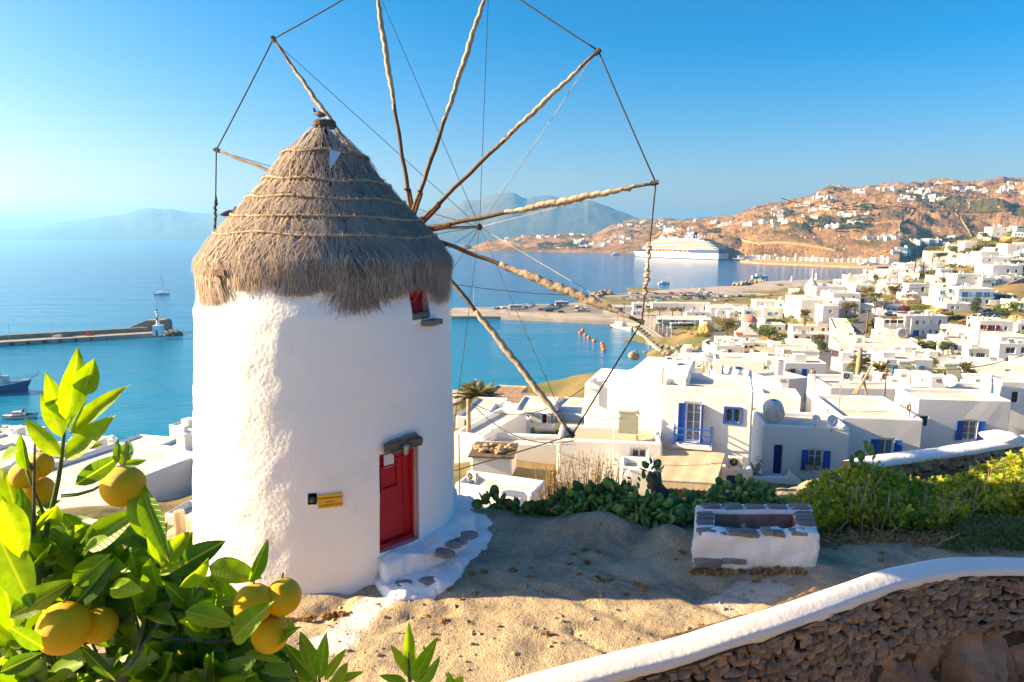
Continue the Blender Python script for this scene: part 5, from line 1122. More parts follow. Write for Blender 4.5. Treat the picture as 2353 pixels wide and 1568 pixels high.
 bev=.12 if near else(.1 if q['D']<150 else .07);bevel(me,bev,2 if near else 1,50)
 if near:
  for v in me.vertices:v.co+=noise.noise_vector(v.co*.6+P)*.03
 o=link('wall',me,wm,root)
 if near:
  for p in o.data.polygons:p.use_smooth=False
 if q.get('flat'):MB().b2(-w/2-.12,w/2+.12,-.15,dep+.12,hh+.004,hh+.1).build('roof',q.get('roof','roof'),root)
 else:MB().b2(-w/2+pt-.02,w/2-pt+.02,pt-.02,dep-pt+.02,hh-pd-.2,hh-pd).build('roof',q.get('roof','roof'),root)
 for k in range(q.get('chim',0)):
  x=(-w*.38,w*.38,0)[k];b=MB().b2(x-.35,x+.35,.5,1.2,hh-.3,hh+.9).b2(x-.45,x+.45,.4,1.3,hh+.9,hh+1.0).b2(x-.2,x+.2,.65,1.05,hh+1.0,hh+1.4);b.build('chimney','white',root)
 if q.get('cren'):
  b=MB();
  for x in np.linspace(-w/2+.5,w/2-.5,6):b.b2(x-.35,x+.35,.0,.4,hh+.003,hh+1.);b.b2(x-.35,x+.35,dep-.4,dep,hh+.003,hh+1.)
  tag(b.build('battlement','white',root),kind='stuff')
 r=random.Random(int(P.x*7+P.y));sm=85<q['D']
 if sm and not q.get('church')and not q.get('cren')and hh>2.5:
  if r.random()<.55:x=r.uniform(-w*.35,w*.35);y=r.uniform(dep*.3,dep*.8);MB().b2(x-.9,x+.9,y-.8,y+.8,hh-pd-.01,hh+r.uniform(.5,1.6)).build('roof_hut',wm,root)
  if r.random()<.6:x=r.uniform(-w*.42,w*.42);y=r.uniform(dep*.2,dep*.7);MB().b2(x-.28,x+.28,y-.28,y+.28,hh-pd-.01,hh+.7).b2(x-.38,x+.38,y-.38,y+.38,hh+.7,hh+.8).build('chimney','white_far',root)
  if r.random()<.35:x=r.uniform(-w*.3,w*.3);y=r.uniform(dep*.3,dep*.7);MB().tube([(x-.6,y,hh+.5),(x+.6,y,hh+.5)],.28,8).box((x,y-.5,hh-.1),(1.3,.1,.9),mtx=Matrix.Rotation(radians(40),3,'X')).build('solar_heater','metal',root,smooth=False)
  if r.random()<.45:x=r.uniform(-w*.4,w*.4);MB().tube([(x,dep*.5,hh-.3),(x,dep*.5,hh+1.9)],.03,4).tube([(x-.4,dep*.5,hh+1.7),(x+.4,dep*.5,hh+1.7)],.02,4).build('aerial','dark',root)
  # windows on the side that faces the sun and the camera
  if dep>5 and not q.get('lowg'):
   for k in range(max(1,int(dep/3.5))):
    if r.random()<.7:
     z=hh-1.9 if hh>3.2 else hh-1.3;y=1.8+k*3.2
     if y<dep-1:
      col=r.choice([CB,CG,CR,CG,CT]);o2=wobj('side_window','panel',.8,1.1,'paint',root,(-w/2-.02,y,z),col,False,rz=radians(-90))
 q['root']=root;q['w2']=w;q['h2']=hh
 return root
def hp(q,x,y,z):return q['root'].matrix_basis @ Vector((x,y,z))if 0 else Matrix.Translation(q['P']) @ Matrix.Rotation(radians(q['yaw']),4,'Z') @ Vector((x,y,z))
for q in HOUSES:build_house(q)
HB_={q['label']:q for q in HOUSES}
def HS(s):return next(q for q in HOUSES if s in q['label'])
# ---- gabled white wall with the stepped outline (left neighbour of the balcony house)
def outline_house(tag_,pts,D,yaw,dep,label,rd=.1):
 us=[zv(tag_,*p)for p in pts];u0=min(u for u,v in us);u1=max(u for u,v in us);vb=max(v for u,v in us);P=at((u0+u1)/2,vb,D);mpp=depth_of(P)/F;c=cos(radians(yaw))
 poly=[((u-(u0+u1)/2)*mpp/c,zat(v,D)-P.z)for u,v in us]
 root=empty('house',P,label,'house','white houses of the town',radians(yaw));me=bevel(MB().prism(poly,0,dep).me('wall'),rd,3,25)
 link('wall',me,'white',root);return root,P,poly
gr,gP,gpoly=outline_house('C',[(240,1000),(240,385),(275,368),(560,372),(610,345),(690,275),(745,212),(790,200),(1060,205),(1250,215),(1250,1000)],41.5,-19,4.8,'tall gabled white house with a stepped curved outline left of the balcony',.12)
# terrace railing, white, beyond the low part
b=MB();A_=at(*zv('C',285,330),42.2);B_=at(*zv('C',480,250),46.5);C2=at(*zv('C',728,255),46.8);D2=at(*zv('C',640,345),42.6)
for a,c in((A_,B_),(B_,C2),(A_,D2)):
 b.tube([a,c],.07,6);b.tube([a-Vector((0,0,.5)),c-Vector((0,0,.5))],.05,6)
for a in(A_,B_,C2):b.tube([a,a-Vector((0,0,1.3))],.08,6)
tag(b.build('terrace_railing','frame'),'white tubular terrace railing above the sea on the gabled house','railing')
# ---- church: barrel gable, drum, dome, red side roof
cq=HS('white church body');cr0=cq['root'];cr0['label']='small white church with a dull red dome between two trees by the harbour';w,hh,dep=cq['w2'],cq['h2'],cq['dep']
arc=[(-w*.43+w*.86*(k/20),hh+2.6*sin(pi*k/20)**.8)for k in range(21)];MB().prism([(-w*.43,hh-.5)]+arc+[(w*.43,hh-.5)],-.25,dep*.8).build('gable','white',cr0)
MB().lathe([(2.9,hh+1.0),(2.9,hh+3.9),(3.1,hh+4.0),(3.1,hh+4.15)],(w*.1,5,0),20).build('drum','white',cr0)
MB().lathe([(3.05*cos(a),hh+4.15+2.5*sin(a))for a in np.linspace(0,pi/2*.98,9)],(w*.1,5,0),24).build('dome','red_roof',cr0,smooth=True)
MB().prism([(-.9,hh-4.3),(-.9,hh-2.4),(-.6,hh-1.8),(0,hh-1.5),(.6,hh-1.8),(.9,hh-2.4),(.9,hh-4.3)],-.3,-.26).build('door','red',cr0).location.x=w*.02
MB().b2(-.5,.5,4-2.1-.1,4-2.1,hh+2,hh+3.3).build('drum_window','glass_far',cr0).location=(w*.1,.05,0)
MB().b2(-w/2-.1,-w*.25,-.3,3,hh-.8,hh+.4).build('side_roof','red_roof',cr0)
# ---- distant windmill
p=at(*zv('A',122,640),332);mpp=depth_of(p)/F;r=57*zs('A')*mpp;hw=145*zs('A')*mpp;dm=empty('windmill',p,'small distant white windmill without sails in the town by the port','windmill')
MB().lathe([(r*1.05,-3),(r,hw)],n=24).build('tower','white_far',dm,smooth=False);MB().lathe([(r*1.08,hw-.1),(.15,hw+13)][:1]+[(r*.1,hw+2.9*1.2),(.01,hw+3.7)],n=20).build('cap','roof',dm);MB().tube([(0,0,hw+3),(0,0,hw+7.5)],.12,5).build('finial','frame',dm)
for x in(-.2,.5):wobj('window','pane',.9,1.6,'glass_far',dm,(r*x*.6,-r*1.01,hw-5))
# ---- equipment on the near roofs
def ac_unit(p,s,rz,label,group=None,flip=0):
 o=empty('air_conditioner',p,label,'air conditioner',group,rz)
 link('casing',bevel(MB().b2(-.45*s,.45*s,-.17*s,.17*s,.04,.66*s).me('casing'),.03*s,1),'plastic',o)
 b=MB().tube([(-.12*s,-.172*s,.35*s),(-.12*s,-.19*s,.35*s)],.25*s,20);b.build('fan_grille','dark',o)
 b=MB()
 for k in range(5):a=2*pi*k/5;b.tube([(-.12*s,-.2*s,.35*s),(-.12*s+.2*s*cos(a),-.2*s,.35*s+.2*s*sin(a))],.018*s,4)
 b.tube([(-.12*s,-.19*s,.35*s),(-.12*s,-.215*s,.35*s)],.06*s,8).build('fan','metal',o);MB().b2(.22*s,.4*s,-.175*s,-.168*s,.5*s,.6*s).build('badge','frame',o)
 for x in(-.35,.35):MB().b2(x*s-.03,x*s+.03,-.17*s,.17*s,-.08,.04).build('foot','metal',o)
 return o
bh=HS('blue balcony and beige awning')
ac_unit(at(*zv('C',1130,150),45.),.8,radians(-15),'cream air conditioner facing the camera on the far end of the gabled roof')
ac_unit(at(*zv('C',1215,212),43.2),.72,radians(35),'air conditioner turned sideways behind the roof aerial')
ac_unit(at(*zv('C',1235,378),40.2),.78,radians(150),'air conditioner with a gridded back at the front corner of the balcony house roof')
ac_unit(at(*zv('C',1806,1222),36.2),.88,radians(-12),'air conditioner with a dark fan on the low annex beside the awning')
for k,(x,y)in enumerate(((762,312),(962,322),(1165,318))):ac_unit(at(*zv('D',x,y),59.),1.02,radians(-5),'air conditioner with a dark fan, %s of three behind the white parapet'%('left','middle','right')[k],'three rooftop air conditioners')
ac_unit(at(*zv('E',368,1100),30.2),.6,radians(-35),'air conditioner standing on the cream roof beside the hut with stones')
def dish(p,r0,rz,label,el=25,m='frame',pole=1.0):
 r=r0*.31;pole*=.42;o=empty('satellite_dish',p,label,'satellite dish',rz=rz);b=MB();R=Matrix.Rotation(radians(90-el),3,'X')
 prof=[(r*t,-r*.22*(1-t*t))for t in np.linspace(0.02,1,8)];q=MB().lathe(prof,n=28,cap=False)
 V=[R @ Vector(v)*1. for v in q.v];mb=MB().add([v+Vector((0,0,pole))for v in V],q.f);mb.add([v*1.0+Vector((0,.03,pole))for v in V],[f[::-1]for f in q.f]);mb.build('reflector',m,o,smooth=True)
 MB().tube([(0,.2*r,-.3),(0,.2*r,pole)],.025,6).build('mast','metal',o);d=R @ Vector((0,0,1));MB().tube([(0,0,pole)+tuple()]and[Vector((0,0,pole-r*.9)),Vector((0,0,pole))+d*r*.75],.02,5).tube([Vector((0,0,pole))+d*r*.72,Vector((0,0,pole))+d*r*.84],.05,6).build('feed_arm','metal',o);return o
dish(at(*zv('E',715,430),57),2.0,radians(-15),'very large white satellite dish above the white terrace left of the arm',30,pole=1.7)
dish(at(*zv('D',1830,400),58),1.75,radians(-40),'big white satellite dish on the rooftop annex behind the long white house',28,pole=1.6)
dish(at(*zv('C',2235,440),54),1.25,radians(-40),'white satellite dish on the rounded house behind the water tank',25,pole=1.0)
dish(at(*zv('D',440,790),41.9),.95,radians(10),'pale blue satellite dish lying on the blue roof, left of two',20,pole=.9)
dish(at(*zv('D',610,815),41.7),1.2,radians(10),'pale blue satellite dish lying on the blue roof, right of two',20,pole=1.1)
dish(at(*zv('E',1300,700),43),.7,radians(40),'cream satellite dish beside the lower tip of the sail arm',20,pole=1.1)
dish(at(*zv('B',1645,395),350),2.6,radians(20),'far satellite dish on the broad white port building',30,pole=2)
def solar(p,s,rz,label,group=None):
 o=empty('solar_heater',p,label,'solar heater',group,rz);MB().tube([(-.75*s,.55*s,1.35*s),(.75*s,.55*s,1.35*s)],[.28*s,.28*s],18).build('tank','plastic',o,smooth=False);MB().b2(.1*s,.5*s,.25*s,.27*s,1.35*s,1.5*s).build('label','frame',o)
 R=Matrix.Rotation(radians(42),3,'X');M.setdefault('solar',mat('collector_glass',(.19,.20,.14),(.26,.26,.18),12.,.35,spec=.6));MB().box((0,-.25*s,.62*s),(1.3*s,1.55*s,.08*s),mtx=R).build('collector','solar',o)
 MB().box((0,-.25*s,.615*s),(1.36*s,1.61*s,.06*s),mtx=R).build('collector_frame','metal',o)
 for x in(-.6,.6):MB().tube([(x*s,.6*s,0),(x*s,.6*s,1.2*s)],.03*s,5).tube([(x*s,.6*s,0),(x*s,-.8*s,.05)],.03*s,5).build('stand','metal',o)
 MB().tube([(.5*s,.3*s,1.2*s),(.8*s,.1*s,1.1*s),(.85*s,-.2*s,.7*s)],.03*s,5).build('pipe','frame',o);return o
solar(at(*zv('C',690,850),38.6),.82,radians(-12),'grey solar water heater with a speckled panel on the gravel roof')
solar(at(*zv('A',1125,1440),66),.92,radians(-8),'solar water heater with its label, left of two behind the air conditioners')
solar(at(*zv('A',1600,1470),66),.95,radians(-8),'solar water heater, right of two, beside the dark palm')
def tank(p,r,hh,label,m='white',horiz=False):
 if horiz:
  o=empty('water_tank',p,label,'water tank',rz=radians(-15));R=Matrix.Rotation(radians(-78),3,'X');q=MB().lathe([(.1,-hh/2),(r*.8,-hh/2+.02),(r,-hh/2+.15),(r,hh/2-.15),(r*.8,hh/2-.02),(.1,hh/2)],n=28)
  MB().add([R @ Vector(v)+Vector((0,0,r))for v in q.v],q.f).build('body','plastic',o,smooth=True);MB().lathe([(.01,0),(.15,0),(.15,.06),(.01,.07)],(0,.1,2*r+.0),14).build('cap','paint',o,color=(.03,.2,.5));MB().tube([(0,-.4,2*r),(.1,-.62,r*1.6),(.15,-.66,r*.5)],.02,5).build('hose','paint',o,color=(.2,.45,.6));return o
 o=MB().lathe([(r*.9,0),(r,hh*.1),(r*1.02,hh*.5),(r*.96,hh*.9),(r*.8,hh)],n=14).build('water_tank',m,None,p,smooth=True);rough_mesh(o.data,.03,3.,0,p.x);return tag(o,label,'water tank')
tank(at(*zv('C',2200,740),43.5),.66,1.2,'large horizontal cream water tank with a blue lid on the pale blue roof',horiz=True)
tank(at(*zv('C',1820,343),42.3),.31,.82,'cloth wrapped white water tank on the balcony house roof, left of a pair')
tank(at(*zv('C',1925,348),42.1),.31,.82,'cloth wrapped white water tank on the balcony house roof, right of a pair')
tank(at(*zv('C',1730,245),47.5),.3,.5,'small white water tank beyond the balcony house roof')
# horizontal tank by the peeling house
o=empty('water_heater',at(*zv('E',1120,600),50),'shiny horizontal water heater cylinder on a roof left of the arm tip','water heater');MB().tube([(-1.,0,.5),(1.,0,.4)],.38,16).build('tank','plastic',o,smooth=False);o.scale=(.75,)*3;[MB().b2(x-.05,x+.05,-.3,.3,0,.3).build('stand','metal',o)for x in(-.7,.7)]
# awning
def awning():
 A=[at(*zv('C',975,1035),37.6),at(*zv('C',1700,1078),36.6),at(*zv('C',905,1360),33.4),at(*zv('C',1600,1400),32.6)]
 o=empty('awning',(A[2]+A[3])/2,'large beige canvas awning with a scalloped edge under the blue balcony','awning');n=24;V=[]
 for i in range(n+1):
  for j in range(n+1):
   t,s=i/n,j/n;p=A[0].lerp(A[1],s).lerp(A[2].lerp(A[3],s),t);p.z-=.10*sin(pi*t)*sin(pi*s)-.012*sin(s*23+t*3);V.append(p-o.location)
 base=len(V);fr=[]
 for j in range(n*2+1):
  s=j/(n*2);p=A[2].lerp(A[3],s);V.append(p-o.location-Vector((0,.03,.0)));V.append(p-o.location-Vector((0,.05,.30+.10*abs(sin(pi*s*12)))))
 Fc=[(i*(n+1)+j,i*(n+1)+j+1,(i+1)*(n+1)+j+1,(i+1)*(n+1)+j)for i in range(n)for j in range(n)];link('canopy',pyd('canopy',V[:base],Fc),'canvas',o,smooth=True)
 link('valance',pyd('valance',V[base:],[(2*j,2*j+2,2*j+3,2*j+1)for j in range(n*2)]),'canvas',o,smooth=True);MB().tube([A[2]-o.location,A[3]-o.location],.05,6).build('front_bar','metal',o)
 for a,c in((0,2),(1,3)):MB().tube([A[a]-o.location-Vector((0,0,.1)),A[c]-o.location-Vector((0,0,.05))],.04,6).build('arm','metal',o)
awning()
# things seen beneath the awning, chimney with copper cap, annex lamp
def chimney(p,w_,h_,label,cap='hat',m='white_near'):
 o=empty('chimney',p,label,'chimney');link('shaft',bevel(MB().b2(-w_/2,w_/2,-w_/2,w_/2,0,h_).me('shaft'),.04,1),m,o)
 MB().b2(-w_*.3,w_*.3,-w_*.3,w_*.3,h_,h_+.15).build('throat','rust',o)
 q=MB().lathe([(w_*.95,h_+.14),(w_*.3,h_+.38),(.01,h_+.42)],n=4 if cap=='hat' else 12);q.build('hood','white_near',o).rotation_euler=(0,0,pi/4);return o
chimney(at(*zv('C',690,1480),30),.26,.62,'square brown and white chimney with a pyramid hood by the cactus',m='cream')
chimney(at(*zv('B',1610,1180),60),.6,1.3,'tapering white chimney with a dark slot by the small palm')
# lantern chimney with ochre openings
p=at(*zv('D',1385,745),44.5);o=empty('chimney',p,'tapered white chimney with ochre tile openings on the shuttered house roof','chimney');MB().lathe([(.62,-.2),(.5,.8),(.38,1.9)],n=18).build('shaft','white_near',o,smooth=True)
MB().b2(-.42,.42,-.42,.42,1.9,2.0).b2(-.35,-.2,-.35,-.2,2.0,2.6).b2(.2,.35,-.35,-.2,2.0,2.6).b2(-.35,-.2,.2,.35,2.0,2.6).b2(.2,.35,.2,.35,2.0,2.6).b2(-.42,.42,-.42,.42,2.6,2.7).build('lantern','stone_warm',o);o.scale=(.42,)*3;MB().lathe([(.42,2.7),(.3,3.0),(.12,3.35),(.08,3.5)],n=14).build('hood','white_near',o,smooth=True)
p=at(*zv('D',2240,480),52);o=empty('chimney',p,'tall pointed white chimney with a triangular slot behind the long white house','chimney');MB().lathe([(.85,-.5),(.8,1.5),(.66,2.8),(.3,4.1),(.08,4.7)],n=16).build('shaft','white_near',o,smooth=True);MB().add([(-.16,-.62,3.0),(.16,-.62,3.0),(0,-.5,3.5)],[(0,1,2)]).build('slot','rust',o);o.scale=(.40,)*3
# rooftop boxes behind the parapet
def hutbox(t,x0,x1,y0,y1,D,label,m='white_near',door=None):
 P=at(*zv(t,(x0+x1)/2,y1),D);mpp=depth_of(P)/F*zs(t);w_=(x1-x0)*mpp;h_=(y1-y0)*mpp;o=empty('roof_hut',P,label,'roof hut',rz=radians(-10));link('walls',bevel(MB().b2(-w_/2,w_/2,0,w_*.8,-.3,h_).me('walls'),.06,1),m,o)
 if door:wobj(door,'frame',w_*.4,h_*.45,'frame',o,(0,-.03,h_*.5));wobj('vent','pane',w_*.36,h_*.4,'metal',o,(0,-.02,h_*.5))
 else:MB().b2(-w_*.2,w_*.2,-.03,-.005,h_*.5,h_*.75).build('vent','metal',o)
 return o
hutbox('D',1288,1415,220,350,62,'white roof box with a meter and pipe behind the three air conditioners');hutbox('D',1475,1640,235,390,61,'white roof hut with a square vent',door='vent_frame');hutbox('D',1200,1310,290,375,57.5,'low white roof box at the end of the parapet');hutbox('D',1640,1800,270,400,60,'white roof box carrying a solar tank by the big dish')
hutbox('D',30,155,280,390,66,'small louvred roof box beside the rounded house')
# potted plants, window boxes
def pot(p,s,label):
 o=empty('flower_pot',p,label,'flower pot');MB().lathe([(.1*s,0),(.15*s,.28*s),(.16*s,.3*s),(.01,.28*s)],n=12).build('pot','cream',o,smooth=True)
 V,Fq,A=leaf_cloud(60,lambda n:RNG.normal(0,.12*s,(n,3))+[0,0,.45*s],.10*s);tag(link('plant',npmesh('plant',V,Fq,A),'lf_green',o),kind='stuff')
def leaf_cloud(n,pos,size,asp=.5,up=0.):
 P=pos(n);d=RNG.normal(0,1,(n,3));d[:,2]+=up;d/=np.linalg.norm(d,axis=1)[:,None];e=np.cross(d,RNG.normal(0,1,(n,3)));e/=np.linalg.norm(e,axis=1)[:,None]
 s=size*RNG.uniform(.6,1.4,(n,1));V=np.stack([P-d*s*.5,P+e*s*asp*.5,P+d*s*.5,P-e*s*asp*.5],1).reshape(-1,3);Fq=np.arange(n*4).reshape(-1,4);A=np.repeat(np.clip(RNG.normal(.5,.28,n),0,1),4);return V,Fq,A
pot(at(*zv('C',2042,1262),41.5),1.3,'white flower pot with a red green plant left of the navy door')
for k,x in enumerate((345,397,452)):pot(at(*zv('D',x,1258),41.6),1.0,'white flower pot on the blue shuttered sill, %s of three'%('left','middle','right')[k])
# outside stair parapet by the navy door
b=MB();A_=[zv('D',*q)for q in((-350,1322),(130,1322),(160,1262),(350,1430),(350,1800),(-350,1800))];P=at(A_[1][0],A_[1][1],39.5);mpp=depth_of(P)/F;poly=[((u-A_[1][0])*mpp,(A_[1][1]-v)*mpp)for u,v in A_]
o=link('stair_wall',bevel(MB().prism(poly,-.15,.15).me('stair_wall'),.06,2),'white',loc=P);tag(o,'white parapet wall sloping down beside the outside stair and navy door','wall')
# stairs by the left waterfront house
P=at(*zv('L',1230,1140),100);o=empty('stairs',P,'white outdoor staircase climbing to the narrow windowed house left of the mill','stairs',rz=radians(30));[MB().b2(-1.6,1.6,k*.45,k*.45+.5,-2,.2+k*.34).build('step','white',o)for k in range(16)];[MB().prism([(0,-2),(0,.9),(7,6.6),(7,-2)],s-.15,s+.15).build('side_wall','white',o,loc=(0,0,0)).__setattr__('rotation_euler',(0,0,pi/2))for s in(-1.7,1.7)];o.scale=(.62,)*3
# stones on the hut roof
hq=HS('cistern hut');
for k in range(13):o=bpy.data.objects.new('stone',random.choice(STONE).copy());o.data.materials.clear();o.data.materials.append(M['stone_warm']);COL.objects.link(o);o.parent=hq['root'];o.location=(-hq['w2']*.42+hq['w2']*.84*k/12+random.uniform(-.1,.1),1.+random.uniform(-.6,.8),hq['h2']+.22);o.scale=(random.uniform(.4,.7),.5,.32);o.rotation_euler=(0,0,random.uniform(0,3))
# poles, aerials
def pole(t,x,y0,y1,D,r,m,label,arms=0,yard=None):
 a=at(*zv(t,x,y1),D);b=Vector((a.x,a.y,zat(zv(t,0,y0)[1],D)));o=empty('utility_pole',a,label,'pole');L_=b.z-a.z;MB().tube([(0,0,-1.5),(0,0,L_)],[r*1.15,r*.85],8).build('pole',m,o,smooth=True)
 for k in range(arms):z=L_-.4-k*.6;MB().b2(-.9,.9,-.06,.06,z,z+.12).build('crossarm',m,o);[MB().tube([(x_,0,z+.12),(x_,0,z+.3)],.05,5).build('insulator','frame',o)for x_ in(-.8,-.3,.3,.8)]
 return o,b
_,pt1=pole('E',330,255,975,45,.16,'wood_pale','brown wooden telegraph pole rising from the white houses right of the mill');pole('E',422,485,590,62,.13,'wood','short wooden post on a white roof');pole('E',1192,430,540,70,.12,'wood_dark','dark post with a bracket in front of the low grey house')
_,pt2=pole('A',618,1165,1420,88,.36,'wood_pale','thick brown pole standing in front of the large palm',2);_,pt3=pole('A',705,770,1000,222,.3,'wood','twin legged power pole on the street by parked scooters',2);pole('A',785,670,915,250,.24,'wood','wooden power pole at the bend of the road',1);_,pt4=pole('A',884,560,780,282,.24,'wood','power pole beside the rusty tree',1)
pole('A',1200,240,470,372,.3,'wood_dark','dark power pole in front of the cream balconied house, left of three',1);pole('A',1287,250,470,372,.3,'wood_dark','dark power pole by the red awning, middle of three',1);pole('A',1382,215,390,400,.28,'wood_dark','dark power pole right of the red awning house',1);pole('A',1915,925,1150,198,.2,'rust','rusty pole in front of the striped awning')
pole('A',1975,0,120,430,.25,'wood','thin pole on the upper slope',1);pole('A',1800,110,190,400,.25,'wood','thin pole behind the tall hillside house',1);pole('A',1167,850,960,215,.14,'frame','white mast on the terrace roof');pole('A',1278,1260,1400,110,.18,'frame','pale concrete mast before the leafy green tree')
def aerial(t,x,y0,y1,D,r,label,m='rust',els=(),col=None):
 a=at(*zv(t,x,y1),D);L_=zat(zv(t,0,y0)[1],D)-a.z;o=empty('aerial',a,label,'aerial');MB().tube([(0,0,-.1),(0,0,L_)],r,5).build('mast',m,o)
 for(z,w_,n)in els:
  b=MB().tube([(-w_/2,0,L_*z),(w_/2,.2,L_*z+.02)],.018,4);[b.tube([(x_,-.25,L_*z),(x_,.25,L_*z)],.012,4)for x_ in np.linspace(-w_/2,w_/2,n)];b.build('yagi','metal' if col is None else 'paint',o,color=col)
 return o
aerial('C',1045,185,380,39.5,.035,'lattice aerial with yellow elements at the corner of the balcony house',els=((.3,.9,3),),col=(.8,.5,.02));aerial('C',535,640,1150,35.5,.04,'white mast with a green aerial in front of the gravel roof','frame',((.83,1.3,4),),(.02,.35,.18))
aerial('E',233,625,1360,27.5,.03,'rusty ringed mast close to the right edge of the mill');aerial('E',702,400,680,52,.035,'thin dark pipe mast on the white terrace','dark');aerial('E',1280,640,1040,34,.03,'leaning pale mast with a comb aerial by the arm tip','cream',((.75,1.6,12),));aerial('D',680,370,600,47,.04,'roof aerial with a small grid above the pale blue roof','metal',((.95,.5,5),(.5,1.6,10)))
aerial('D',1157,150,475,53,.06,'rusty stove pipe mast standing on the long flat roof','rust',((.7,.4,2),));
P=at(*zv('D',925,480),52.5);mpp=depth_of(P)/F*zs('D');o=empty('timber_tripod',P,'pale timber tripod leaning on the flat white roof','tripod');[MB().tube([((x0-925)*mpp,y_,(480-z0)*mpp),((x1-925)*mpp,0,(480-z1)*mpp)],.09,6).build('leg','wood_pale',o)for x0,z0,x1,z1,y_ in((855,465,1000,150,0),(870,475,925,310,.6),(990,485,925,310,.3))]
# drum on the roof block
P=at(*zv('A',1062,1045),190);o=empty('antenna_drum',P,'white drum shaped antenna frame on the raised roof block','antenna');MB().tube([(0,-1.2,2.5),(0,1.2,2.5)],2.7,22).build('drum','plastic',o);o.scale=(.5,)*3;MB().tube([(0,-1.22,2.5),(0,-1.26,2.5)],2.2,20).build('rim','metal',o);[MB().tube([(x,0,-.5),(x,0,5.5)],.1,5).build('mast','frame',o)for x in(2.6,4.,5.2)]
# umbrellas, awning slabs, pergolas in the middle distance
def parasol(p,r,label,group='white terrace parasols',m='canvas_white'):
 o=empty('parasol',p,label,'parasol',group);MB().tube([(0,0,0),(0,0,2.6)],.05,5).build('pole','wood_pale',o);MB().lathe([(r,2.1),(r*.5,2.6),(.02,3.1)],n=8).build('canopy',m,o)
for k,(x,y)in enumerate(((815,1130),(860,1120),(900,1132),(935,1118),(1010,1130),(845,1100))):parasol(at(*zv('B',x,y),118+k),2.4,'%s white parasol on the seaside terrace behind the gabled roof'%('leftmost','third','fourth','fifth','rightmost detached','rearmost')[k])
for(t,x0,x1,y0,y1,D,lb,m)in(('B',1385,1640,880,960,190,'striped beige canopy over the restaurant terrace beside the church tree','canvas'),('B',1025,1200,1040,1100,140,'beige sail canopy over the lower taverna, left one','canvas'),('B',1215,1420,1060,1110,142,'beige sail canopy over the lower taverna, right one','canvas'),('B',395,900,565,600,345,'ochre reed canopy on the port pavilion','roof'),('B',1125,1325,965,985,170,'white terrace canopy with a wine coloured underside','canvas_white'),('A',1900,2080,1015,1065,196,'cream striped awning under the red balcony','canvas'),('A',1600,1760,1040,1100,200,'pair of round beige parasols by the stone terrace','canvas'),('A',880,1110,825,850,222,'brown timber canopy on the white terrace','wood'),('A',1215,1350,345,365,405,'red awning on the slope house','red_roof'),('A',2195,2352,395,420,318,'vine covered pergola by the corner house','lf_green'),('A',1365,1450,440,450,316,'white pergola beside the low house with the navy door','white')):
 a=at(*zv(t,(x0+x1)/2,y1),D);mpp=depth_of(a)/F*zs(t);w_=(x1-x0)*mpp;hz_=(y1-y0)*mpp;o=empty('canopy',Vector((a.x,a.y,a.z-2.6)),lb,'canopy',rz=radians(-8));d_=min(8.,max(3.,hz_*2.2))
 q=MB();n_=max(3,int(w_/1.6));[q.box((-w_/2+w_*(k+.5)/n_,d_/2,2.65+hz_*.25),(w_/n_*.94,d_,.06),mtx=Matrix.Rotation(min(.5,hz_/d_*.7),3,'X'))for k in range(n_)];q.build('cover',m,o);[MB().tube([(x,.1,0),(x,.1,2.6)],.08,5).build('post','frame',o)for x in np.linspace(-w_/2+.2,w_/2-.2,4)]
 # tables and people dots on terraces are separate small things
def person(p,hgt,top,legs,rz,label,walk=.2,group=None):
 o=empty('person',p,label,'person',group,rz);s=hgt/1.75;bm=bmesh.new()
 J=dict(pel=(0,0,.95),ch=(0,0,1.3),nk=(0,0,1.48),hd=(0,0,1.62),ls=(-.19,0,1.42),rs=(.19,0,1.42),le=(-.25,.04,1.15),re=(.25,-.04,1.15),lh=(-.24,-.1,.9),rh=(.24,.1,.9),lk=(-.1,-walk,.5),rk=(.1,walk*.6,.5),lf=(-.1,-walk*.6,.05),rf=(.1,walk*1.5,.07))
 E_=[('pel','ch',.15,.17),('ch','nk',.17,.06),('nk','hd',.06,.10),('ch','ls',.1,.07),('ch','rs',.1,.07),('ls','le',.06,.045),('rs','re',.06,.045),('le','lh',.042,.035),('re','rh',.042,.035),('pel','lk',.11,.07),('pel','rk',.11,.07),('lk','lf',.065,.045),('rk','rf',.065,.045)]
 bt=MB();tp=MB();lg=MB()
 for a,c,r0,r1 in E_:
  A,B=Vector(J[a])*s,Vector(J[c])*s;(lg if 'k' in c[1:]or 'f' in c[1:]else tp if(a in('pel','ch','ls','rs'))else bt).tube([A,B],[r0*s,r1*s],7)
 bt.lathe([(.02,1.5*s),(.09*s,1.56*s),(.105*s,1.64*s),(.09*s,1.72*s),(.02,1.77*s)],n=10);bt.build('body','skin',o,smooth=True);tp.build('shirt','person',o,smooth=True,color=top);lg.build('trousers','person',o,smooth=True,color=legs)
 MB().lathe([(.1*s,1.66*s),(.115*s,1.72*s),(.08*s,1.78*s),(.01,1.79*s)],(0,.02,0),10).build('hair','dark',o,smooth=True)
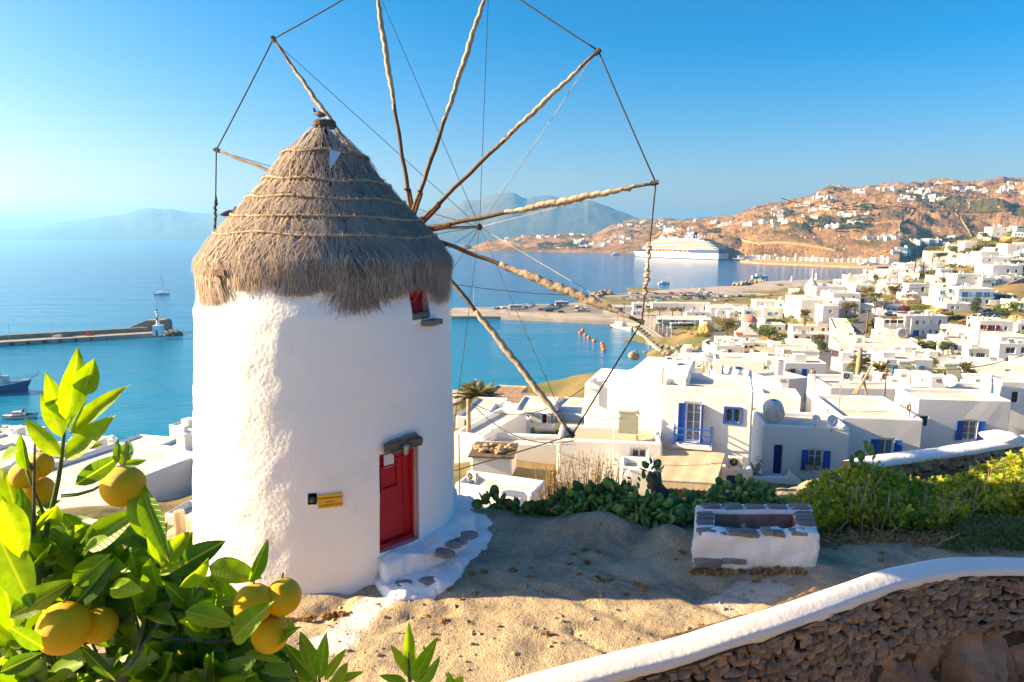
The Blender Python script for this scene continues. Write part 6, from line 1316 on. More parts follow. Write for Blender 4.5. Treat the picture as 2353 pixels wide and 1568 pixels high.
 # ================================================================ harbour ground, quays, roads
def deck(name,pts,z,m,thick=2.6,kind='structure',tg='V'):
 P=[atz(*zv(tg,*p),z)for p in pts];c=sum(P,Vector())/len(P);n=len(P);V=[p for p in P]+[Vector((p.x,p.y,z-thick))for p in P]
 Fc=[tuple(range(n))]+[(i,(i+1)%n,n+(i+1)%n,n+i)for i in range(n)];me=pyd(name,V,Fc);bm=bmesh.new();bm.from_mesh(me);bmesh.ops.triangulate(bm,faces=[f for f in bm.faces if len(f.verts)>4]);bmesh.ops.recalc_face_normals(bm,faces=bm.faces);bm.to_mesh(me);bm.free()
 return tag(link(name,me,m),kind=kind)
M['quay']=mat('quay_concrete',(.44,.38,.30),(.30,.26,.21),.12,.95,.3,.8,c3=(.22,.2,.18),s3=.05)
deck('quay',[(1038,727),(1150,727.5),(1262,733),(1400,739.5),(1440,741),(1468,744),(1500,770),(1545,800),(1580,812),(1640,800),(1700,770),(1760,740),(1850,700),(1880,680),(1905,655),(1925,648),(1905,645),(1871,642.5),(1818,644.5),(1761,647),(1744,650),(1722,656.5),(1640,659),(1612,661.5),(1546,664.5),(1484,670),(1440,674),(1400,677),(1365,683),(1362,690),(1370,697),(1290,698),(1200,700),(1130,706),(1038,708)],1.7,'quay')
M['lot']=mat('car_park_asphalt',(.22,.19,.165),(.16,.145,.13),.1,.95)
deck('car_park',[(1160,716),(1215,717),(1300,719),(1385,722),(1385,704),(1300,700),(1215,702),(1170,707)],1.73,'lot',.05)
deck('car_park',[(1425,699),(1520,698),(1640,699),(1740,697),(1760,686),(1640,674),(1540,672),(1436,680)],1.73,'lot',.05)
deck('coach_park',[(1508,738),(1640,742),(1640,760),(1600,776),(1590,800),(1550,797),(1505,760)],1.74,'asphalt',.05)
def ribbon(name,pts,wd,m,lift=.25,kind='structure',zf=None,D=None):
 P=[]
 for i,(u,v)in enumerate(pts):
  q=at(u,v,D[i]);P.append(Vector((q.x,q.y,q.z if zf is None else zf)))
 P=resample(P,3.);V=[]
 for i,p in enumerate(P):
  t=P[min(i+1,len(P)-1)]-P[max(i-1,0)];t.z=0;t.normalize();n=Vector((-t.y,t.x,0))
  for s in(-1,-.33,.33,1):q=p+n*wd/2*s;V.append((q.x,q.y,max(q.z,tz(q.x,q.y))+lift if zf is None else zf))
 Fc=[(4*i+j,4*i+j+1,4*i+j+5,4*i+j+4)for i in range(len(P)-1)for j in range(3)];return tag(link(name,pyd(name,V,Fc),m,smooth=True),kind=kind)
ribbon('street',[zv('D',*p)for p in((590,560),(600,330),(570,180),(600,80),(640,0))]+[zv('A',*p)for p in((360,1170),(470,1110),(560,1040),(640,900),(740,790),(800,710),(850,670))],5.5,'asphalt',.15,D=[78,104,132,165,185,195,212,228,248,268,284,292])
ribbon('road',[zv('B',*p)for p in((820,850),(940,830),(985,770),(960,700),(880,640),(860,600),(930,570))],6.,'asphalt',.15,D=[262,268,290,316,334,348,362])
ribbon('road',[zv('B',*p)for p in((1560,420),(1600,360),(1700,300),(1850,275))],9.,'asphalt',.02,zf=1.78,D=[395,430,480,520])
def wallstrip(name,pts,D,wd,hh,m,label,cat='wall',kind=None,lift=0.):
 P=resample([at(u,v,d)for(u,v),d in zip(pts,D)],3.);V=[];
 for i,p in enumerate(P):
  t=P[min(i+1,len(P)-1)]-P[max(i-1,0)];t.z=0;t.normalize();n=Vector((-t.y,t.x,0))*wd/2
  V+=[p-n-Vector((0,0,hh)),p-n,p+n,p+n-Vector((0,0,hh))]
 Fc=[(4*i+j,4*i+j+1,4*i+j+5,4*i+j+4)for i in range(len(P)-1)for j in range(3)];o=link(name,pyd(name,V,Fc),m);tag(o,label,cat if not kind else None,kind=kind);return o
wallstrip('road_wall',[zv('B',*p)for p in((1140,950),(1100,915),(960,890),(850,865),(790,845),(830,820),(930,790),(960,740),(900,680),(820,620),(790,600))],[236,240,246,252,256,266,284,300,318,334,340],1.,5.,'white_far','curving whitewashed road wall below the church with ochre rock beneath')
wallstrip('sea_wall',[(1360,684),(1400,676),(1440,672.5),(1484,668.5),(1546,663),(1612,660),(1722,655),(1744,648.5),(1761,645.5)],[600,640,665,700,750,785,850,930,960],2.,3.5,'concrete','long curved grey sea wall of the outer mole')
wallstrip('garden_wall',[zv('A',*p)for p in((1335,740),(1600,765),(1760,745),(1900,720),(2030,715))],[282,274,270,268,266],1.,6.5,'wall_rubble','tall rubble retaining wall in front of the blue balconied hotel')
wallstrip('garden_wall',[zv('A',*p)for p in((1010,640),(1060,650),(1140,690),(1200,670),(1240,640),(1300,632))],[300,298,294,294,296,298],.8,3.5,'wall_rubble','low rubble wall curving below the plain white house')
wallstrip('garden_wall',[zv('A',*p)for p in((2352,420),(2200,470),(2080,520),(2000,560))],[300,300,300,298],.8,3,'wall_rubble','rubble wall sloping down beside the brown dry field')
wallstrip('garden_wall',[zv('A',*p)for p in((2110,350),(1980,360),(1850,350))],[345,345,345],.8,2.5,'wall_rubble','short rubble wall below the broad hillside house')
M['drygrass']=mat('dry_field',(.36,.20,.07),(.24,.13,.05),.15,1.,.8,1.)
M['ochre_rock']=mat('ochre_rock',(.52,.36,.15),(.32,.21,.09),.3,1.,1.,.8,bdist=.5)
def mound(name,t,x,y,rx,ry,D,hgt,m,label=None,seed=0,cat='rock outcrop'):
 p=at(*zv(t,x,y),D);mpp=depth_of(p)/F*zs(t);bm=bmesh.new();bmesh.ops.create_icosphere(bm,subdivisions=4,radius=1)
 for v in bm.verts:c=v.co.copy();k=1+.3*noise.noise(c*1.5+Vector((seed,0,0)))+.14*noise.noise(c*5);v.co=Vector((c.x*rx*mpp,c.y*rx*mpp*.6,c.z*ry*mpp))*k
 me=bpy.data.meshes.new(name);bm.to_mesh(me);bm.free();o=link(name,me,m,loc=p);tag(o,label,cat)if label else tag(o,kind='structure');return o
mound('rock_outcrop','B',850,740,90,105,300,0,'ochre_rock','tall ochre rock outcrop between the coach park and the road wall',1)
mound('rock_outcrop','B',740,930,60,60,236,0,'ochre_rock','ochre rock outcrop under the road wall by the scooters',2)
mound('rock_outcrop','A',1470,780,140,38,262,0,'ochre_rock','pale ochre cut rock below the hotel terrace',3);mound('rock_outcrop','A',2280,880,110,60,232,0,'ochre_rock','ochre rock bank at the right edge above the red balcony house',4)
mound('rock_outcrop','F',2230,810,120,36,418,0,'ochre_rock','ochre rock bank below the arched hilltop house',5);mound('hillside_field','A',2230,570,190,70,298,0,'drygrass',None,6)
mound('sea_rock','B',95,975,55,48,232,0,'boulder','pointed brown rock standing in the sea beside the concrete frames',7,'rock');mound('sea_rock','B',445,945,55,32,226,0,'boulder','low brown rocks at the end of the concrete frames',8,'rock');mound('sea_rock','B',210,938,30,7,236,0,'rock','flat dark rock awash right of the pointed rock',9,'rock')
mound('islet','G',160,755,60,26,2250,0,'hill',None,10)
# breakwater boulders
def riprap(name,pts,z,n,size,m,spread,label):
 P=[atz(u,v,0)for u,v in pts];b=MB()
 for k in range(n):
  t=random.random()*(len(P)-1);i=min(int(t),len(P)-2);p=P[i].lerp(P[i+1],t-i)+Vector((random.uniform(-1,1)*spread,random.uniform(-1,1)*spread,random.uniform(-.3,z)));s=size*random.uniform(.5,1.3);me=STONE[k%14];R=Matrix.Rotation(random.uniform(0,6),3,Vector((random.random(),random.random(),random.random())).normalized());b.add([R @ v.co*s+p for v in me.vertices],[tuple(q.vertices)for q in me.polygons])
 tag(link(name,b.me(name),m),kind='stuff')
riprap('breakwater_rocks',[(1362,691),(1372,684),(1395,679)],3.5,120,3.6,'boulder',5,'');riprap('breakwater_rocks',[(1960-205,645),(1712,653),(1690,657)],2,60,4.,'boulder',5,'');riprap('breakwater_rocks',[(388,771),(409,770),(380,773)],1.6,50,3.,'rock',1.6,'');riprap('breakwater_rocks',[(1909,649),(1925,650)],1.5,30,4.,'rock',6,'')
# concrete frames in the water (old sea baths)
fo=[atz(1455,753,1.2),atz(1520,809,1.2)];fi=[atz(1472,748.5,1.2),atz(1536,799,1.2)];fr=empty('concrete_frames',(fo[0]+fo[1])/2,'row of open concrete frames standing in the water along the promenade','sea frames');c=fr.location.copy()
for a,b_ in(fo,fi):MB().tube([a-c,b_-c],.9,4).build('beam','concrete',fr)
for k in range(10):t=k/9;a=fo[0].lerp(fo[1],t);b_=fi[0].lerp(fi[1],t);MB().tube([a-c,b_-c],.65,4).build('cross_beam','concrete',fr);MB().tube([a-c,a-c-Vector((0,0,3))],.9,6).build('pile','concrete',fr)
def lamp(p,hgt,label,group,m='frame',r=.09,head=1):
 o=empty('street_lamp',p,label,'street lamp',group);MB().tube([(0,0,0),(0,0,hgt)],[r,r*.6],6).build('post',m,o);(MB().lathe([(.05,hgt),(.28,hgt+.15),(.25,hgt+.45),(.02,hgt+.6)],n=8)if head==1 else MB().box((0,0,hgt+.1),(3.2,.8,.3)).box((0,0,hgt-.3),(.5,.5,.5))).build('head',m,o)
for k in range(7):t=k/6;lamp(atz(1484+t*58,744+t*42,1.7),5.,'small globe lamp on the promenade beside the concrete frames','promenade lamps')
for(u,vt,vb,lb)in((1129,692,705,'tall floodlight mast at the left end of the quay'),(1559,693,744,'floodlight mast behind the sail arm in the car park')):pass
def mast(t,x,y0,y1,lb,z=1.7,r=.35):
 p=atz(*zv(t,x,y1),z);hgt=zat(zv(t,0,y0)[1],p.y)-z;lamp(p,hgt,lb,'quay floodlight masts','metal',r,2)
mast('G',250,1150,1385,'tall floodlight mast on the quay nearest the windmill');mast('G',1373,1158,1415,'tall floodlight mast standing in the middle of the quay');
for k,x in enumerate((460,690,930,970,1275,1590)):p=atz(*zv('H',x,1420),1.7);lamp(p,9.,'slender car park lamp on the outer mole','car park lamps','metal',.2)
for k in range(26):t=k/25;p=atz(1480+t*60,748.5+t*42,1.7);tag(MB().b2(-.2,.2,-.2,.2,0,.8).build('bollard','frame',loc=p),'small white bollard in the row edging the promenade','bollard','bollards edging the promenade')
# ---- left mole with lighthouse
LM=[atz(-60,800.5,0),atz(0,796.5,0),atz(130,788.5,0),atz(260,780.5,0),atz(340,775.5,0),atz(392,771.5,0)]
def strip(name,P,o0,o1,z0,z1,m,label=None,cat=None,kind=None,parent=None):
 V=[];
 for i,p in enumerate(P):
  t=P[min(i+1,len(P)-1)]-P[max(i-1,0)];t.z=0;t.normalize();n=Vector((-t.y,t.x,0));a=p+n*o0;b=p+n*o1;V+=[(a.x,a.y,z0),(a.x,a.y,z1),(b.x,b.y,z1),(b.x,b.y,z0)]
 Fc=[(4*i+j,4*i+(j+1)%4,4*i+4+(j+1)%4,4*i+4+j)for i in range(len(P)-1)for j in range(4)]+[(0,1,2,3),tuple(4*(len(P)-1)+j for j in(3,2,1,0))]
 o=link(name,pyd(name,V,Fc),m,parent);tag(o,label,cat,kind=kind);return o
strip('mole',LM,0,9,-3,1.9,'concrete',kind='structure');strip('mole_wall',LM[:5],9,11,-1,3.9,'wall_rubble','long brown parapet wall on the left mole','wall');
e0,e1=LM[4]+Vector((-16,7,0)),LM[5]+Vector((-4,6,0));n_=e1-e0;L_=n_.length;rz=atan2(n_.y,n_.x);eb=empty('mole_head',Vector((e0.x,e0.y,0)),'wedge shaped stone block behind the lighthouse at the mole head','stone block',rz=rz);MB().prism([(0,0),(0,2.6),(L_*.5,6.9),(L_*.92,7.0),(L_,5.8),(L_,0)],2,9).build('block','wall_rubble',eb)
p=atz(365,770.5,1.9);lh=empty('lighthouse',p,'slim white harbour lighthouse on a square hut at the end of the left mole','lighthouse');MB().b2(-2,2,-1.8,1.8,0,4.9).build('hut','frame',lh);MB().b2(-.5,.5,-1.86,-1.8,0,2.6).build('door','glass_far',lh)
MB().lathe([(.8,4.9),(.75,7.2)],n=12).build('base','frame',lh);MB().lathe([(.55,7.2),(.52,10.8),(.9,11.),(1.1,11.4),(1.1,11.5),(.5,11.5)],n=12).build('tower','frame',lh);MB().lathe([(.35,11.5),(.35,12.4),(.05,12.8),(.04,13.8)],n=8).build('lantern','dark',lh);MB().tube([(0,-.8,7.4),(0,-.7,9)],.3,5).build('panel','dark',lh)
for u in(12,156,302,445,553):
 a=LM[0].lerp(LM[-1],(u*.82+50)/560);lamp(Vector((a.x,a.y+8,1.9)),6.5,'thin lamp post on the left mole','lamp posts on the left mole','metal',.1)
for k in range(11):t=.1+k*.078;a=LM[0].lerp(LM[-1],t);tag(MB().tube([(0,-.35,0),(0,.35,0)],.8,10).build('tyre_fender','tyre',loc=(a.x,a.y-.3,.9)),'black tyre fender hanging on the face of the left mole','fender','tyre fenders on the left mole')
for(x,z_,c_,lb)in((.36,2.2,(.6,.6,.6),'white box on the left mole'),(.41,2.2,(.03,.05,.05),'dark heap of nets on the left mole'),(.52,2.1,(.45,.03,.02),'red box on the left mole')):a=LM[0].lerp(LM[-1],x);tag(rough_mesh(MB().b2(-2,2,-.7,.7,-.4,.5).me('crate'),.15,1.,2)and MB().b2(-2,2,-.7,.7,-.4,.5).box((.3,0,.7),(2.,1.,.5)).build('crate','paint',loc=(a.x,a.y+6,2.25),color=c_),lb,'crate')
# far mole lights at the outer harbour
for(x,y0,y1,lb)in((1742,1190,1240,'white navigation column on the outer mole, left one'),(1998,1160,1225,'white harbour light with a round lantern at the mole tip')):
 p=atz(*zv('H',x,y1),1.9);hgt=zat(zv('H',0,y0)[1],p.y)-1.9;o=empty('harbour_light',p,lb,'harbour light');MB().lathe([(1.6,0),(1.3,hgt*.3),(.9,hgt*.35),(.8,hgt*.75),(1.3,hgt*.8),(.3,hgt)],n=10).build('tower','frame',o)
 # ---- boats
def hull(L_,B,Hh,bow=1.0,sheer=.35,n=14):
 V=[];Fc=[]
 for i in range(n+1):
  t=i/n;w=B/2*(1-(max(0,t-.45)/.55)**2.2)*(.82+.18*min(1,t*4));z=Hh*(1+sheer*(2*t-1)**2*(1.3 if t>.5 else .6));x=L_*(t-.5)
  V+=[(x+(.06*L_*bow if t>.95 else 0),-w,z),(x,-w*.86,z*.35),(x,-w*.45,-.35*Hh),(x,w*.45,-.35*Hh),(x,w*.86,z*.35),(x+(.06*L_*bow if t>.95 else 0),w,z)]
 for i in range(n):
  for j in range(5):Fc.append((6*i+j,6*i+j+1,6*i+7+j,6*i+6+j))
  Fc.append((6*i+0,6*i+6,6*i+11,6*i+5))
 Fc.append((0,1,2,3,4,5));return V,Fc
def boat(p,L_,rz,label,m_h,B=None,Hh=None,cabin=None,masts=(),stripe=None,cat='boat',grp=None,extra=None):
 o=empty('boat',p,label,cat,grp,rz);B=B or L_*.3;Hh=Hh or L_*.11;V,Fc=hull(L_,B,Hh);MB().add(V,Fc).build('hull',m_h,o)
 if stripe:V2=[(x*1.003,y*1.02,z*1.0+.001)for x,y,z in V];Fs=[(6*i+0,6*i+6,6*i+7,6*i+1)for i in range(14)];b=MB();b.add([(x,y*1.01,z if k%6 else z+.02)for k,(x,y,z)in enumerate(V2)],[]);
 MB().tube([(V[6*i][0],V[6*i][1]*1.01,V[6*i][2]+.03)for i in range(15)],L_*.012,4).tube([(V[6*i][0],V[6*i+5][1]*1.01,V[6*i][2]+.03)for i in range(15)],L_*.012,4).build('gunwale',stripe or 'frame',o)
 for(x0,x1,w,z0,z1,mm)in cabin or():link('cabin',bevel(MB().b2(x0*L_,x1*L_,-w*B/2,w*B/2,z0*L_,z1*L_).me('cabin'),.02*L_*.3,1),mm,o);MB().b2(x0*L_+.1,x1*L_-.05*L_,-w*B/2-.02,w*B/2+.02,(z0*.35+z1*.65)*L_,(z0*.12+z1*.88)*L_).build('cabin_window','glass_far',o)
 for(x,h0,h1,r)in masts:MB().tube([(x*L_,0,h0*L_),(x*L_,0,h1*L_)],r,5).build('mast','wood',o)
 return o
b=boat(at(372,677.5,578),12.,radians(5),'white sailing yacht with bare mast alone on the pale open sea','ship',cabin=[(-.2,.15,.6,.1,.2,'frame')],masts=[(.08,.1,1.45,.12)],B=3.6,Hh=1.1,cat='yacht');MB().tube([(.08*12,0,17),(6.2,0,1.4)],.05,4).tube([(.08*12,0,17),(-5.8,0,1.2)],.04,4).build('rigging','dark',b);MB().tube([(.08*12,0,3),(-4,0,2.8)],.25,6).build('furled_sail','frame',b)
nb=boat(atz(-20,903,0),21,radians(14),'large navy blue motor yacht with a white superstructure cut by the left edge','navy',B=5.6,Hh=2.6,cabin=[(-.5,.22,.8,.12,.24,'ship'),(-.5,.12,.62,.24,.35,'ship')],masts=[(.02,.35,.62,.12)],stripe='frame',cat='motor yacht')
MB().tube([(10.3,0,3.6),(13.6,0,5.4)],.14,6).tube([(13.4,0,5.2),(14.,0,6.2)],.1,5).build('bowsprit','wood',nb)
for s in(-1,1):MB().tube([(4,2.1*s,4.2),(8,1.5*s,4.6),(13,.1*s,5.6)],.05,4).tube([(4,2.1*s,3.7),(8,1.5*s,4.1),(12,.2*s,5.0)],.04,4).build('rail','metal',nb)
for x in(-3,-1,1,2.6):MB().b2(x-.5,x+.5,-2.29,-2.26,3.1,3.9).build('porthole_window','glass_far',nb)
MB().b2(-6,1.5,-1.9,1.9,7.4,7.6).build('sun_deck_cover','paint',nb,color=(.1,.45,.55));MB().tube([(10,0,.6),(16,-3,-.1),(24,-6,.0)],.05,4).build('mooring_line','rope',nb)
fb=boat(atz(47,962,0),8.4,radians(10),'small white fishing caique with an orange buoy and wooden rim near the left edge','ship',cabin=[(-.22,.08,.55,.1,.24,'frame')],masts=[(.2,.1,.62,.06)],stripe='wood',cat='fishing boat');MB().lathe([(.05,1.9),(.45,2.1),(.42,2.6),(.1,2.8)],(.8,0,-.1),10).build('orange_buoy','paint',fb,color=(.8,.1,.02));MB().tube([(-3.6,0,1.6),(1.7,0,2.9)],.04,5).build('boom','wood',fb);rough_mesh(MB().b2(1.6,2.8,-.6,.6,.9,1.5).me('x'),.1,2);MB().b2(1.6,2.8,-.6,.6,.9,1.4).build('net_pile','dark',fb);MB().b2(-1.8,1.2,-1.28,-1.22,1.0,1.15).build('trim','red',fb)
sb_=boat(atz(311,1028,0),4.6,radians(12),'small dark rowing boat with a slanting mast left of the mill','navy',masts=[(.05,.1,.85,.05)],stripe='frame');MB().tube([(.4,0,1.2),(-3.8,0,3.0)],.04,5).build('yard','wood',sb_)
wb=boat(atz(1429,756,0),15,radians(-60),'white wooden boat with masts moored bow out at the end of the promenade','ship',cabin=[(-.3,.1,.6,.12,.25,'frame')],masts=[(.1,.1,.95,.15),(-.25,.1,.6,.12)],stripe='wood');boat(atz(1413,753,0),5.,radians(0),'small red dinghy beside the moored wooden boat','red',cat='dinghy')
for k,(u,v)in enumerate(((1396,737),(1404,738),(1411,738.4),(1462,748),(1466,743))):boat(atz(u,v+1.5,0),4.5,radians(70),'tiny white tender tied at the quay corner','ship',cat='tender',grp='tenders at the quay corner')
for(t,x,y,L_,lb)in(('G',1735,838,22,'white motor yacht off the far headland'),('G',1863,815,18,'white sailing boat by the headland shore'),('G',2235,1140,10,'small white boat under way left of the ropes'),('H',408,1270,12,'small white fishing boat on the blue bay right of the knotted rope'),('H',1410,1210,20,'white speedboat crossing the bay'),('F',745,1095,14,'dark boat with a white wake in the right part of the bay')):
 o=boat(atz(*zv(t,x,y),0),L_,radians(8),lb,'ship' if 'dark' not in lb else 'navy',cabin=[(-.25,.12,.6,.1,.24,'frame')])
a=atz(*zv('F',700,1104),0);M['foam']=mat('foam',(.7,.75,.8),(.3,.45,.6),.2,.9);tag(link('wake',pyd('wake',[(a.x+12,a.y-1,.02),(a.x-40,a.y-7,.02),(a.x-40,a.y+3,.02)],[(0,1,2)]),'foam'),kind='stuff')
for(x,y)in((1387,325),(1361,350),(1414,375),(1450,402),(1508,434),(1590,466),(1598,498),(1607,530)):
 p=atz(*zv('I',x,y),0);tag(MB().lathe([(.05,-.6),(.75,-.3),(.95,.2),(.8,.8),(.3,1.15),(.12,1.4)],n=12).build('buoy','paint',loc=p,smooth=True,color=(.75,.17,.02)),'orange buoy floating in the line across the inner harbour','buoy','orange buoys across the inner harbour')
 # ---- cruise ship
S0=atz(1662,597.6,0);B0=atz(1458,590,0);dv=B0-S0;LS=dv.length;cs=empty('cruise_ship',S0,'white cruise ship with a dark blue stern and crossed funnel moored across the bay','cruise ship',rz=atan2(dv.y,dv.x));BM=31.
# local x stern->bow, the side towards the camera is y>0
def outl(x):t=x/LS;return BM/2*(1-max(0,(t-.72)/.28)**1.9)
xs_=list(np.linspace(0,LS*.998,40));
def slabx(x0,x1,z0,z1,ins,m,name,par=cs,rake=0.):
 xx=[x for x in np.linspace(x0,x1,26)];P=[(x,outl(x)-ins)for x in xx];P=[(x,max(y,.3))for x,y in P];poly=P+[(x,-y)for x,y in P[::-1]];n=len(poly);V=[(x,y,z0)for x,y in poly]+[(x+(rake*(x-x0)/(x1-x0)if rake else 0),y,z1)for x,y in poly]
 return MB().add(V,[tuple(range(n))[::-1],tuple(range(n,2*n))]+[(i,(i+1)%n,n+(i+1)%n,n+i)for i in range(n)]).build(name,m,par)
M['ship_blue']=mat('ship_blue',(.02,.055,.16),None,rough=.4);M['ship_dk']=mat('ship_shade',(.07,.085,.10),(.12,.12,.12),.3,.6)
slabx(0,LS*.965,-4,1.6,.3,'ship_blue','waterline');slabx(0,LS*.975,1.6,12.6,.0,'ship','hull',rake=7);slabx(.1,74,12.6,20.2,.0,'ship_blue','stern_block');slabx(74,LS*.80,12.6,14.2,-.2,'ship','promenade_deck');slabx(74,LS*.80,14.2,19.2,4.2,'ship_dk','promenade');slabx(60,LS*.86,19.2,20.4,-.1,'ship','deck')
slabx(LS*.80,LS*.975,12.6,15.8,.6,'ship_blue','foredeck',rake=4)
for k in range(12):
 x=84+k*10.2;o=MB().lathe([(.1,-4.2),(1.5,-3.2),(1.7,0),(1.5,3.2),(.1,4.2)],n=8);V=[(z,x2,y2)for x2,y2,z in o.v];lb_=MB().add([(a_+x,b_+12.6,c_+16.6)for a_,b_,c_ in V],o.f).build('lifeboat','paint',cs,color=(.85,.30,.05));
for k in range(7):
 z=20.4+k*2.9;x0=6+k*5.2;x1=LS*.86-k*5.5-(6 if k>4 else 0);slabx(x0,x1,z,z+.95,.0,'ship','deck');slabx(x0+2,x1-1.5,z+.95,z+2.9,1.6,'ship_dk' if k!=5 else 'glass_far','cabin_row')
 b=MB();[b.b2(x-.2,x+.2,outl(x)-1.6,outl(x)-.1,z+.95,z+2.9)for x in np.arange(x0+6,x1-8,4.2)];b.build('balcony_divider','ship',cs)
slabx(52,LS*.66,40.7,42.,1.5,'ship','top_deck');slabx(LS*.45,LS*.56,42,45.5,5,'ship','sun_lounge');MB().b2(LS*.60,LS*.66,-9,9,42,46).b2(LS*.64,LS*.66,-6,6,46,50).build('bridge_block','ship',cs)
for x in(96,):pass
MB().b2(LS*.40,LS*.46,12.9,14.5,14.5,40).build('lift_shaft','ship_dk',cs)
fx=88;fu=MB().add([(fx-12,-6,42),(fx+12,-6,42),(fx+12,6,42),(fx-12,6,42),(fx-14,-4.5,56),(fx+6,-4.5,56),(fx+6,4.5,56),(fx-14,4.5,56)],[(0,1,2,3),(4,5,6,7),(0,1,5,4),(1,2,6,5),(2,3,7,6),(3,0,4,7)]).build('funnel','ship_blue',cs)
MB().add([(fx-13,6.3,42.5),(fx-8,6.3,42.5),(fx+7,4.9,55.5),(fx+2,4.9,55.5),(fx+8,6.3,42.5),(fx+13,6.3,42.5),(fx-8,4.9,55.5),(fx-13,4.9,55.5)],[(0,1,2,3),(4,5,6,7)]).build('funnel_cross','ship',fu)
for(x,z,r)in((64,50,2.6),(56,47,2.),(72,47.5,1.8),(48,46.5,1.5),(LS*.58,49,1.5),(30,47,1.8)):MB().lathe([(.4,42-z),(.4,-r*.8),(r*.8,-r*.6),(r,0),(r*.7,r*.7),(.05,r)],(x,2,z),12).build('radar_dome','ship',cs,smooth=True)
for(x,z)in((LS*.65,62),(60,54)):MB().tube([(x,0,42),(x,0,z)],.5,5).b2(x-2.5,x+2.5,-.3,.3,z-5,z-4.6).build('mast','ship',cs)
for k in range(14):x=96+k*10;MB().b2(x-.8,x+.8,outl(x)-.1,outl(x)+.06,8.2,9.0).build('porthole','glass_far',cs)
for k in range(9):x=6+k*7.5;MB().b2(x-2.2,x+2.2,outl(x)-.1,outl(x)+.06,15.6,17.4).build('stern_window','glass',cs)
for k in range(6):z=22+k*2.9;MB().b2(-1.5+5.2*k+3,8+5.2*k,-13.5,13.5,z-.3,z+.5).build('stern_terrace','ship',cs)
MB().lathe([(.1,0),(.1,.1)],n=4)and None
# tug behind the stern
boat(atz(1705,599.5,0),32,radians(170),'dark hulled tug with a white bridge behind the cruise ship','navy',B=9,Hh=3.2,cabin=[(-.1,.25,.7,.1,.3,'ship')],masts=[(.1,.3,.72,.4)],cat='tug')
# ---- far port quay and buildings
deck('far_quay',[(1745,604),(1850,608),(1950,612),(2015,614),(2075,611),(2090,604),(2000,601),(1850,598),(1700,594),(1700,600)],2.,'ochre_rock',4.)
HBX=[]
def farbox(p,w,d,h_,rz,m='white_far',win=True,root=None):
 b=MB().b2(-w/2,w/2,0,d,-3,h_).b2(-w*.5-.15,w*.5+.15,-.15,d+.15,h_+.004,h_+.4)
 if random.random()<.6:s=random.choice((-1,1));b.b2(s*w*.15 if s>0 else-w*.45,w*.45 if s>0 else-w*.15,d*.2,d*.8,h_+.404,h_+h_*.5)
 return b
def farhouse(p,w,h_,rz,label,group,m='white_far',nwin=2,cat='house'):
 o=empty('house',p,label,cat,group,rz);d=w*random.uniform(.5,.8);farbox(p,w,d,h_,rz).build('wall',m,o)
 n=max(1,int(w/4.5));fl=max(1,int(h_/3.4))
 for f_ in range(fl):
  for k in range(n):
   if random.random()<.8:x=-w/2+w*(k+.5)/n;wobj('window','pane',1.3,1.6,'glass_far',o,(x,-.05,1.7+f_*3.1))
 wobj('window','pane',1.3,1.6,'glass_far',o,(-w/2-.05,d/2,1.7),rz=radians(-90));return o
for k in range(26):
 u=1712+k*13.6+random.uniform(-3,3);v=596.5+max(0,(u-1740))*.028;p=atz(u,v,2.2);w=random.uniform(9,20)
 farhouse(p,w,random.uniform(4,8.5),radians(random.uniform(-8,3)),'low pale port building in the long row along the far quay','port buildings along the far quay',random.choice(['white_far','white_far','cream']))
for k in range(9):u=1715+k*4.5;boat(atz(u,601,0),random.uniform(12,22),radians(random.uniform(60,110)),'small boat moored between the tug and the far quay','navy' if k%3 else 'ship',cat='boat',grp='boats moored beside the tug')
for k in range(7):u=1995+k*12;boat(atz(u,611.5,0),random.uniform(18,34),radians(random.uniform(-20,10)),'white motor yacht moored at the inner end of the far quay','ship',cabin=[(-.3,.15,.7,.1,.2,'ship')],cat='yacht',grp='motor yachts at the far quay')
